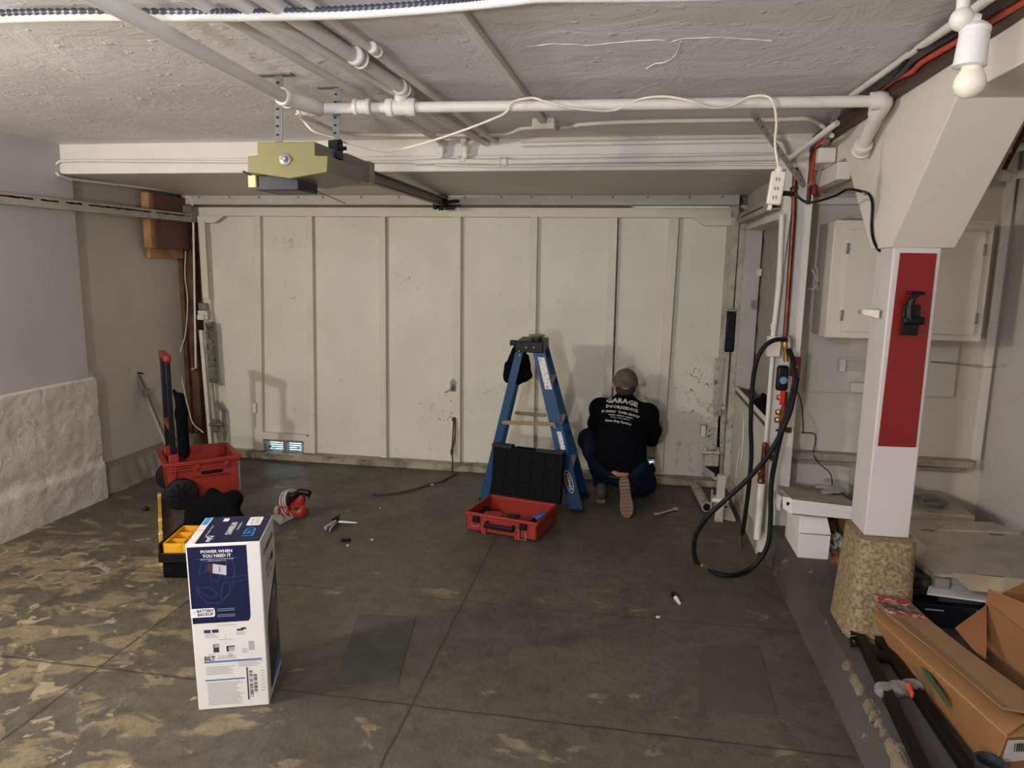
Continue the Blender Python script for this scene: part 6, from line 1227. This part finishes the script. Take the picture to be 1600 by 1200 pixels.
MB().cyl(c, c+Vector((-.008, 0, 0)), .008).build('tip', STEEL, t)
# slab at the back
def vp(px, py, z): return hz(px, py, z)
a, c = hz(1440, 804, .38), hz(1522, 805, .38)
b = MB().box((1.32, 3.80, .19), (c.x, 4.24, .38)); o = tag(b.build('carton', CARDG, bevel=0.004), 'dusty low carton against the alcove wall right of the column', 'cardboard box')
tt = MB().prism([(1.32, 4.235, .383), (1.72, 4.235, .383), (1.40, 4.235, .52), (1.32, 4.235, .53)], (0, -.012, 0)).build('raised_flap', CARDG, o, bevel=0.001)
b = MB(); q = hz(1451, 789, .385)
for i in range(6): r_ = .068 + .004*i; b.tube([q + Vector((math.cos(a)*r_*1.0, math.sin(a)*r_, .006+.005*i+.004*math.sin(3*a+i))) for a in np.linspace(0, 2*math.pi, 30)], .0035, 5, cap=False)
b.tube(spl([q+Vector((-.06, -.02, .02)), q+Vector((.0, .02, .035)), q+Vector((.07, .03, .02))]), .006, 6)
tag(b.build('wire_coil', mat('coil_grey', '6c6a66', 0.5)), 'coil of grey wire lying on the dusty carton behind the column', 'coil')
# flattened dusty carton on a stack
zt = .405
def q3(P, z): return [hz(u, v, z) for u, v in P]
t = thing('flattened_carton', 'large flattened dusty white carton lying on top of the pile beside the right wall', 'cardboard', (1.6, 3.2, zt-.04))
A_, B_, C_, D_ = q3(((1484, 897), (1424, 836), (1556, 836), (1640, 915)), zt); D_ = Vector((1.86, 2.98, zt)); 
main = [Vector((1.345, 2.95, zt)), Vector((1.86, 2.93, zt)), Vector((1.87, 3.50, zt)), Vector((1.36, 3.46, zt))]
MB().prism(main, (0, 0, -.02)).build('main_panel', CARDG, t)
MB().hexa([main[3], main[2], main[2]+Vector((-.06, .13, .0)), main[3]+Vector((.02, .12, .0))], [p+Vector((0,0,.006)) for p in (main[3], main[2], main[2]+Vector((-.06, .13, .0)), main[3]+Vector((.02, .12, .0)))]).build('back_flap', CARDG, t)
MB().hexa([main[0]+Vector((0,0,-.004)), main[1]+Vector((0,0,-.004)), main[1]+Vector((-.05,-.07,-.035)), main[0]+Vector((.04,-.075,-.035))], [p+Vector((0,0,.004)) for p in (main[0], main[1], main[1]+Vector((-.05,-.07,-.03)), main[0]+Vector((.04,-.075,-.03)))]).build('front_flap', mat('flap_tan', 'b3a184', 0.8, var=.1), t)
lw = [Vector((1.345, 2.95, zt-.005)), Vector((1.36, 3.40, zt+.0)), Vector((1.27, 3.35, zt-.03)), Vector((1.29, 2.98, zt-.02))]
MB().hexa([p+Vector((0,0,-.012)) for p in lw], lw).build('side_flap', CARDG, t)
MB().box((1.285, 2.945, zt-.085), (1.342, 2.985, zt-.025)).build('folded_corner', mat('card_greyed', '8d8579', .8), t, bevel=.003)
b = MB()
for (u, v) in ((1.42, 3.455), (1.72, 3.46)): b.box((u, v, zt+.0), (u+.06, v+.006, zt+.002))
b.box((1.46, 2.95, zt), (1.54, 2.956, zt+.002)); b.build('slots', BLACKM, t, smooth=False)
b = MB().box((1.30, 2.99, .34), (1.80, 3.35, .375)); tag(b.build('magazine_pile', mat('paper_grey', 'a49c92', .8, var=.2), bevel=.003), 'crumpled grey papers sandwiched under the flattened carton', 'papers')
b = MB(); q = [Vector((1.24, 2.90, .335)), Vector((1.60, 2.86, .33)), Vector((1.62, 3.0, .338)), Vector((1.30, 3.02, .34))]; b.prism(q, (0, 0, -.008)); tag(b.build('loose_sheet', PAPERW), 'white sheet edge sticking out under the flattened carton', 'paper')
t = thing('dark_box', 'black printed box at the bottom of the pile right of the column', 'box', (1.45, 3.0, .19))
MB().box((1.19, 2.90, .19), (1.62, 3.28, .285)).build('box_body', mat('box_black', '15151a', .5), t, bevel=.003)
me = text_mesh('TV', .035, bold=.0015, shear=.3); b = MB().add(me, Matrix.Translation((1.455, 2.8985, .255)) @ Matrix.Rotation(R(90), 4, 'X')); b.box((1.43, 2.898, .273), (1.49, 2.899, .277)).box((1.50, 2.898, .247), (1.58, 2.899, .249)).box((1.24, 2.898, .262), (1.31, 2.899, .268)); b.build('lettering', PRINTM, t, smooth=False, recalc=False)
t = thing('dark_box', 'black box with faint HOME lettering standing between the column and the pile', 'box', (1.22, 3.06, .285))
MB().box((1.165, 2.965, .288), (1.28, 3.25, .375)).build('box_body', mat('box_dark2', '221f22', .5), t, bevel=.003)
me = text_mesh('HOME', .036); b = MB().add(me, Matrix.Translation((1.222, 2.9635, .345)) @ Matrix.Rotation(R(90), 4, 'X')); 
for i in range(2): b.box((1.185, 2.963, .315-i*.012), (1.26, 2.964, .318-i*.012))
b.build('lettering', mat('faint_print', '55504c', .6), t, smooth=False, recalc=False)
b = MB().box((1.30, 2.93, .287), (1.60, 3.25, .325)); tag(b.build('dark_folder', mat('folder_grey', '3d3a3c', .6), bevel=.003), 'dark grey folder lying on the bottom black box of the pile', 'folder')
b = MB().tube(spl([Vector((1.20, 3.20, .385)), Vector((1.23, 3.10, .395)), Vector((1.27, 3.02, .385)), Vector((1.30, 2.96, .36))]), .012, 6); tag(b.build('crumpled_strip', mat('strip_olive', '7f7662', .8, var=.3, vscale=40)), 'crumpled strip of packing material beside the pile', 'packing scrap')
# white cartons left of the column
q0, q1 = hz(1246, 871, .19), hz(1294, 874, .19); zt2 = hy(1246, 803, q0.y).z; zm2 = hy(1246, 834, q0.y).z
t = thing('white_carton', 'small white carton on the platform under the long white carton', 'cardboard box', q0)
MB().box((q0.x, q0.y, .19), (q1.x, q0.y+.30, zm2)).build('lower_body', PAPERW, t, bevel=.002)
b = MB().hexa([(q0.x-.004, q0.y-.004, zm2+.006), (q1.x+.002, q0.y-.004, zm2+.006), (q1.x+.002, q0.y+.30, zm2+.006), (q0.x-.004, q0.y+.30, zm2+.006)], [(q0.x+.002, q0.y+.03, zt2), (q1.x-.02, q0.y+.03, zt2), (q1.x-.02, q0.y+.30, zt2), (q0.x+.002, q0.y+.30, zt2)]); b.build('lid', PAPERW, t, bevel=.003)
YW = q0.y-.02
F = [hy(1237, 803, YW), hy(1345, 814, YW), hy(1345, 792, YW), hy(1237, 779, YW)]
t = thing('long_carton', 'long flat white carton lying across the smaller one with its left end open', 'cardboard box', F[0])
bk = Vector((0.04, .62, -.10)); fr, fb = F, [p+bk for p in F]
w = .004
MB().prism([F[3], F[2], F[2]+bk, F[3]+bk], (0, 0, -.003)).build('top_panel', CARDG, t)
MB().prism(F, (0, .003, 0)).build('front_panel', PAPERW, t)
MB().prism([F[0], F[1], F[1]+bk, F[0]+bk], (0, 0, .003)).build('bottom_panel', CARDG, t)
MB().prism([p+bk for p in F], (0, -.003, 0)).build('back_panel', PAPERW, t)
e = hy(1227, 795, YW+.03); MB().prism([F[0], F[3], F[3]+Vector((-.035,.04,-.004)), F[0]+Vector((-.035,.04,.012))], (0, .002, 0)).build('end_flap', PAPERW, t)
b = MB().ball(hy(1231, 787, YW+.006), .008, (1, .2, 1.2), u=8); b.build('print_mark', BLACKM, t)
q = [hy(u, v, YW+.36) for u, v in ((1208, 765), (1222, 777), (1218, 799), (1206, 785))]; MB().prism(q, (0, .003, 0)).build('end_flap', PAPERW, t)
b = sdf_mb([(hz(1290, 766, .47), hz(1315, 770, .465), .03, .035, (1, 1, .4)), (hz(1300, 776, .46), hz(1325, 772, .462), .03, .03, (1, 1, .35))], .007, .02, bumps=lambda x, y, z: .006*np.sin(x*90+z*50)*np.cos(y*80)); b.tf(Matrix.Translation((0, .12, -.015)))
tag(b.build('plastic_bag', mat('grey_plastic', '8f8c86', .35)), 'crumpled grey plastic bag on top of the long white carton', 'plastic bag')
random.seed(12)
def crumple(px, py, z, s, name, m, lab, seed, cat='packing scrap', zoff=.0, h_=.09):
    random.seed(seed); b = MB(); c = hz(px, py, z); n = 6; g = [[b.bm.verts.new(c + Vector(((i/n-.5)*s + random.uniform(-1, 1)*s*.06, random.uniform(0, .10) + (j/n)*.05, (j/n)*h_ + random.uniform(-1, 1)*.008))) for j in range(n+1)] for i in range(n+1)]
    for i in range(n):
        for j in range(n): b.bm.faces.new([g[i][j], g[i+1][j], g[i+1][j+1], g[i][j+1]])
    o = b.build(name, m); s_ = o.modifiers.new('thick', 'SOLIDIFY'); s_.thickness = .003; return tag(o, lab, cat)
crumple(1318, 852, .19, .12, 'torn_cardboard', CARD, 'torn brown cardboard behind the white carton left of the column', 3, h_=.19)
crumple(1308, 866, .19, .09, 'torn_paper', PAPERW, 'crumpled white paper beside the small white carton', 8, h_=.08)
crumple(1312, 885, .19, .07, 'torn_cardboard', CARDD, 'small scrap of brown cardboard on the platform before the column', 5, h_=.04)
# black frame on the kerb
t = thing('metal_frame', 'black slotted steel frame lying on the platform edge beside the long brown carton', 'metal frame', (.98, 2.3, .19))
zr = .225
def kz(u, v, z=zr): return hz(u, v, z)
MB().prism([kz(1329, 992), kz(1367, 988), kz(1364, 969), kz(1328, 973)], (0, 0, -.004)).build('end_plate', BLACKM, t, bevel=.001)
MB().prism([kz(1329, 1010, .21), kz(1343, 1008, .21), kz(1341, 993, .21), kz(1327, 995, .21)], (0, 0, -.004)).build('end_tab', BLACKM, t, bevel=.001)
b = MB()
for u, v in ((1333, 981), (1340, 981), (1356, 979), (1362, 979), (1334, 1002)): q = kz(u, v, zr+.0005 if v < 995 else .2105); b.box(q+Vector((-.003, -.010, 0)), q+Vector((.003, .010, .0008)))
b.build('slots', GALV, t, smooth=False); MB().ball(kz(1346, 975), .007, (1, 1, .5), u=8).build('bolt', BRASS, t)
a0, a1 = kz(1345, 992), kz(1460, 1230); rail_c(MB(), a0+Vector((0,0,-.012)), a1+Vector((0,0,-.012)), .030, .030, open_dir=Vector((1, 0, 0))).build('long_rail', BLACKM, t)
c0_, c1_ = kz(1374, 992), kz(1545, 1240); MB().beam(c0_+Vector((0,0,-.015)), c1_+Vector((0,0,-.015)), .036, .028).build('long_rail', BLACKM, t, bevel=.002)
b = MB()
for k in (.12, .3, .5, .68, .85): q = c0_.lerp(c1_, k); b.cyl(q+Vector((0,0,-.0015)), q+Vector((0,0,.0008)), .006, n=10)
b.build('rail_holes', mat('hole_black', '050505', .9), t)
MB().box(a0.lerp(a1, .16)+Vector((.0,-.02,-.02)), c0_.lerp(c1_, .17)+Vector((0,.03,.0))).build('cross_plate', BLACKM, t, bevel=.002)
q = a0.lerp(a1, .42); q2 = c0_.lerp(c1_, .40); m_ = q.lerp(q2, .5)
b = sdf_mb([(q+Vector((-.008, -.01, -.01)), q2+Vector((.005, .01, -.01)), .032, .03, (1, .9, .8))], .006, .01, bumps=lambda x, y, z: .003*np.sin(y*160+x*60)); tag(b.build('plastic_wrap', mat('clear_wrap', 'b9b4aa', .15, alpha=.35)), 'clear plastic wrap bound round the black steel frame', 'plastic wrap')
q = kz(1423, 1078, .245); tag(MB().prism([kz(1417, 1067, .24), kz(1422, 1065, .24), kz(1429, 1084, .24), kz(1425, 1086, .24)], (0, 0, -.014)).build('orange_tag', mat('orange_tag', 'e8452a', .5), bevel=.002), 'bright orange-red tag beside the plastic wrap on the black frame', 'tag')
# long brown carton
zA = .36; A, Bp = hz(1362, 961, zA), hz(1573, 1151, zA); A2, B2 = hz(1380, 951, zA+.004), hz(1606, 1126, zA+.004)
d = (Bp-A).normalized(); 
lowA, lowB = Vector((1.035, A.y+.05, .195)), Vector((1.075, Bp.y+.06, .195))
wv = Vector((.16, .04, 0))
t = thing('long_brown_carton', 'long brown cardboard carton leaning over the black frame at the lower right', 'cardboard box', lowA)
MB().hexa([lowA, lowB, lowB+wv*.8, lowA+wv*.8], [A, Bp, Bp+wv*1.1, A+wv*1.1]).build('carton_body', CARD, t, bevel=.002)
MB().prism([A+Vector((0,0,.001)), Bp+Vector((0,0,.001)), B2, A2], (0, 0, .003)).build('open_flap', mat('card_bright', 'a2764a', .75, var=.08), t)
L1 = [hz(u, v, .40) for u, v in ((1360, 929), (1384, 958), (1452, 1010), (1545, 1090), (1572, 1108), (1600, 1108), (1640, 1100), (1640, 1110), (1630, 1096), (1600, 1079), (1507, 1012), (1453, 969), (1418, 938), (1405, 932))]
L1 = [hz(u, v, .40) for u, v in ((1360, 929), (1384, 958), (1452, 1010), (1566, 1106), (1640, 1120), (1640, 1105), (1600, 1079), (1507, 1012), (1453, 969), (1415, 934))]
MB().prism(L1, (0, 0, -.004)).build('lid_flap', mat('card_lid', '8c6b4a', .7, var=.10, vscale=9), t)
F1_ = [hz(u, v, .4005) for u, v in ((1362, 930), (1387, 957), (1447, 968), (1414, 935))]
MB().prism(F1_, (0, 0, .001)).build('red_leaflet', mat('leaflet_red', '8f2a2c', .45, stain='c7bdb2', smin=.52, smax=.56, sscale=35), t, smooth=False)
b = MB(); c = [F1_[0].lerp(F1_[1], .45), F1_[0].lerp(F1_[1], .8), F1_[3].lerp(F1_[2], .8), F1_[3].lerp(F1_[2], .45)]; b.prism([p+Vector((0,0,.001)) for p in c], (0, 0, .0006)); b.build('leaflet_picture', mat('leaflet_dark', '3c3a33', .5, stain='8d8a7c', smin=.5, smax=.6, sscale=50), t, smooth=False)
tp = [hz(u, v, .4008) for u, v in ((1394, 962), (1412, 965), (1575, 1104), (1566, 1106))]; MB().prism(tp, (0, 0, .0005)).build('packing_tape', mat('tape_brown', '7a5e42', .25), t, smooth=False)
def onface(u, k): # point on the visible long side; u along, k from top to bottom
    return A.lerp(Bp, u).lerp(lowA.lerp(lowB, u), k) + Vector((-.0012, -.0004, .0))
for P, nm in (([(.42, .22), (.50, .16), (.62, .42), (.66, .62), (.58, .5), (.48, .4)], 'green_leaf_print'), ([(.33, .48), (.36, .48), (.52, .80), (.50, .82)], 'green_stem_print')):
    MB().prism([onface(*p) for p in P], (-.0006, 0, 0)).build(nm, mat('print_green', '2f5a3a', .6), t, smooth=False)
e0, e1 = Bp, Bp+wv*1.1; lb = [hz(1577, 1152, .355), hz(1640, 1128, .355)]
MB().prism([Bp+Vector((.004,-.0015,-.01)), Bp+wv*1.0+Vector((0,-.0015,-.01)), lowB+wv*.75+Vector((0,-.003,.02)), lowB+Vector((.02,-.003,.03))], (0, -.001, 0)).build('shipping_label', PAPERW, t, smooth=False)
b = MB()
for i in range(9): s_ = .15 + i*.04; P0 = Bp.lerp(Bp+wv*1.0, s_)+Vector((0,-.003,-.02)); b.box(P0, P0+Vector((random.choice([.002, .004]), -.0004, -.025)))
b.build('bar_code', PTXT, t, smooth=False)
# open brown carton
K = hz(1542, 940, .50); Kb = Vector((K.x, K.y, .19)); e = hz(1622, 1002, .50)-K; e = e.normalized()*.42; g_ = Vector((-e.y, e.x, 0)).normalized()*.30
if g_.y < 0: g_ = -g_
t = thing('open_carton', 'open brown cardboard box with raised flaps at the right edge', 'cardboard box', Kb)
def wall(p, q, nm, m=CARDD, zlo=.192, zhi=None, th=.004):
    p, q = Vector(p), Vector(q); n = (q-p).cross(Vector((0, 0, 1))).normalized()*th; return MB().prism([(p.x, p.y, zlo), (q.x, q.y, zlo), (q.x, q.y, .50), (p.x, p.y, .50)], n).build(nm, m, t)
for p, q, nm in ((K, K+e, 'side_wall'), (K, K+g_, 'side_wall'), (K+e, K+e+g_, 'side_wall'), (K+g_, K+e+g_, 'side_wall')): wall(p, q, nm)
MB().prism([(K+v).xy.to_3d()+Vector((0,0,.192)) for v in (Vector((0,0,0)), e, e+g_, g_)], (0, 0, .004)).build('base', CARDD, t)
tpz = Vector((0, 0, .004))
f1 = hz(1497, 985, .43); MB().prism([K, K+g_*.04+Vector((0,0,0)), f1+Vector((.0,.02,0)), hz(1520, 1012, .40), hz(1541, 1030, .38)], (0, 0, -.004)).build('flap', mat('card_orange', '7f5230', .75, var=.1), t)
MB().prism([K+Vector((0,0,.0)), K+g_*.9, K+g_*.9+Vector((.02,.04,.16)), K+g_*.15+Vector((.03,.03,.03))], (.003, 0, 0)).build('flap', mat('card_orange', '7f5230', .75, var=.1), t)
u0 = K+Vector((0,0,.012)); MB().prism([K, K+e*.9, K+e*.9+Vector((.03,.05,.10)), K+Vector((.02,.04,.03))], (0, .003, 0)).build('flap', CARDD, t)
b = MB(); p = K.copy(); p.z = .43; b.prism([p+Vector((-.0008,-.0008,0)), p+e+Vector((-.0008,-.0008,0)), p+e+Vector((-.0008,-.0008,-.045)), p+Vector((-.0008,-.0008,-.045))], (-.0006, -.0006, 0)); b.build('packing_tape', mat('tape_brown', '7a5e42', .25), t, smooth=False)
q = hz(1547, 1192, .27); q = Vector((q.x, q.y, .193)); t = thing('plastic_cup', 'dark round plastic tub at the bottom edge below the long brown carton', 'tub', q)
q.z = .193; MB().lathe(q, (0, 0, 1), [(0, .030), (.05, .034), (.078, .038), (.08, .040), (.084, .040), (.084, .034), (.05, .028), (.01, .026), (.009, 0)], n=28).build('tub', mat('tub_dark', '2a3034', .4), t)

# repeats of one kind share a group
G = {'ceiling_pipe': 'white pipes on the ceiling', 'conduit': 'thin white conduits', 'door_track': 'horizontal door tracks', 'door_spring': 'door spring housings', 'perforated_strap': 'perforated straps holding the right track', 'hanger_strap': 'straps hanging the opener', 'grey_cable': 'cables along the concrete beam', 'alcove_pipe': 'pipes behind the concrete beam', 'scrap': 'small scraps on the floor', 'dark_box': 'dark boxes in the pile', 'torn_cardboard': 'torn cardboard pieces', 'loose_wire': 'loose wires', 'pipe_elbow': 'small elbows at the soffit', 'thin_cable': 'thin wires on the alcove wall', 'white_conduit': 'conduits at the wall end'}
for o in list(bpy.data.objects):
    k = o.name.split('.')[0]
    if o.parent is None and k in G and 'label' in o: o['group'] = G[k]
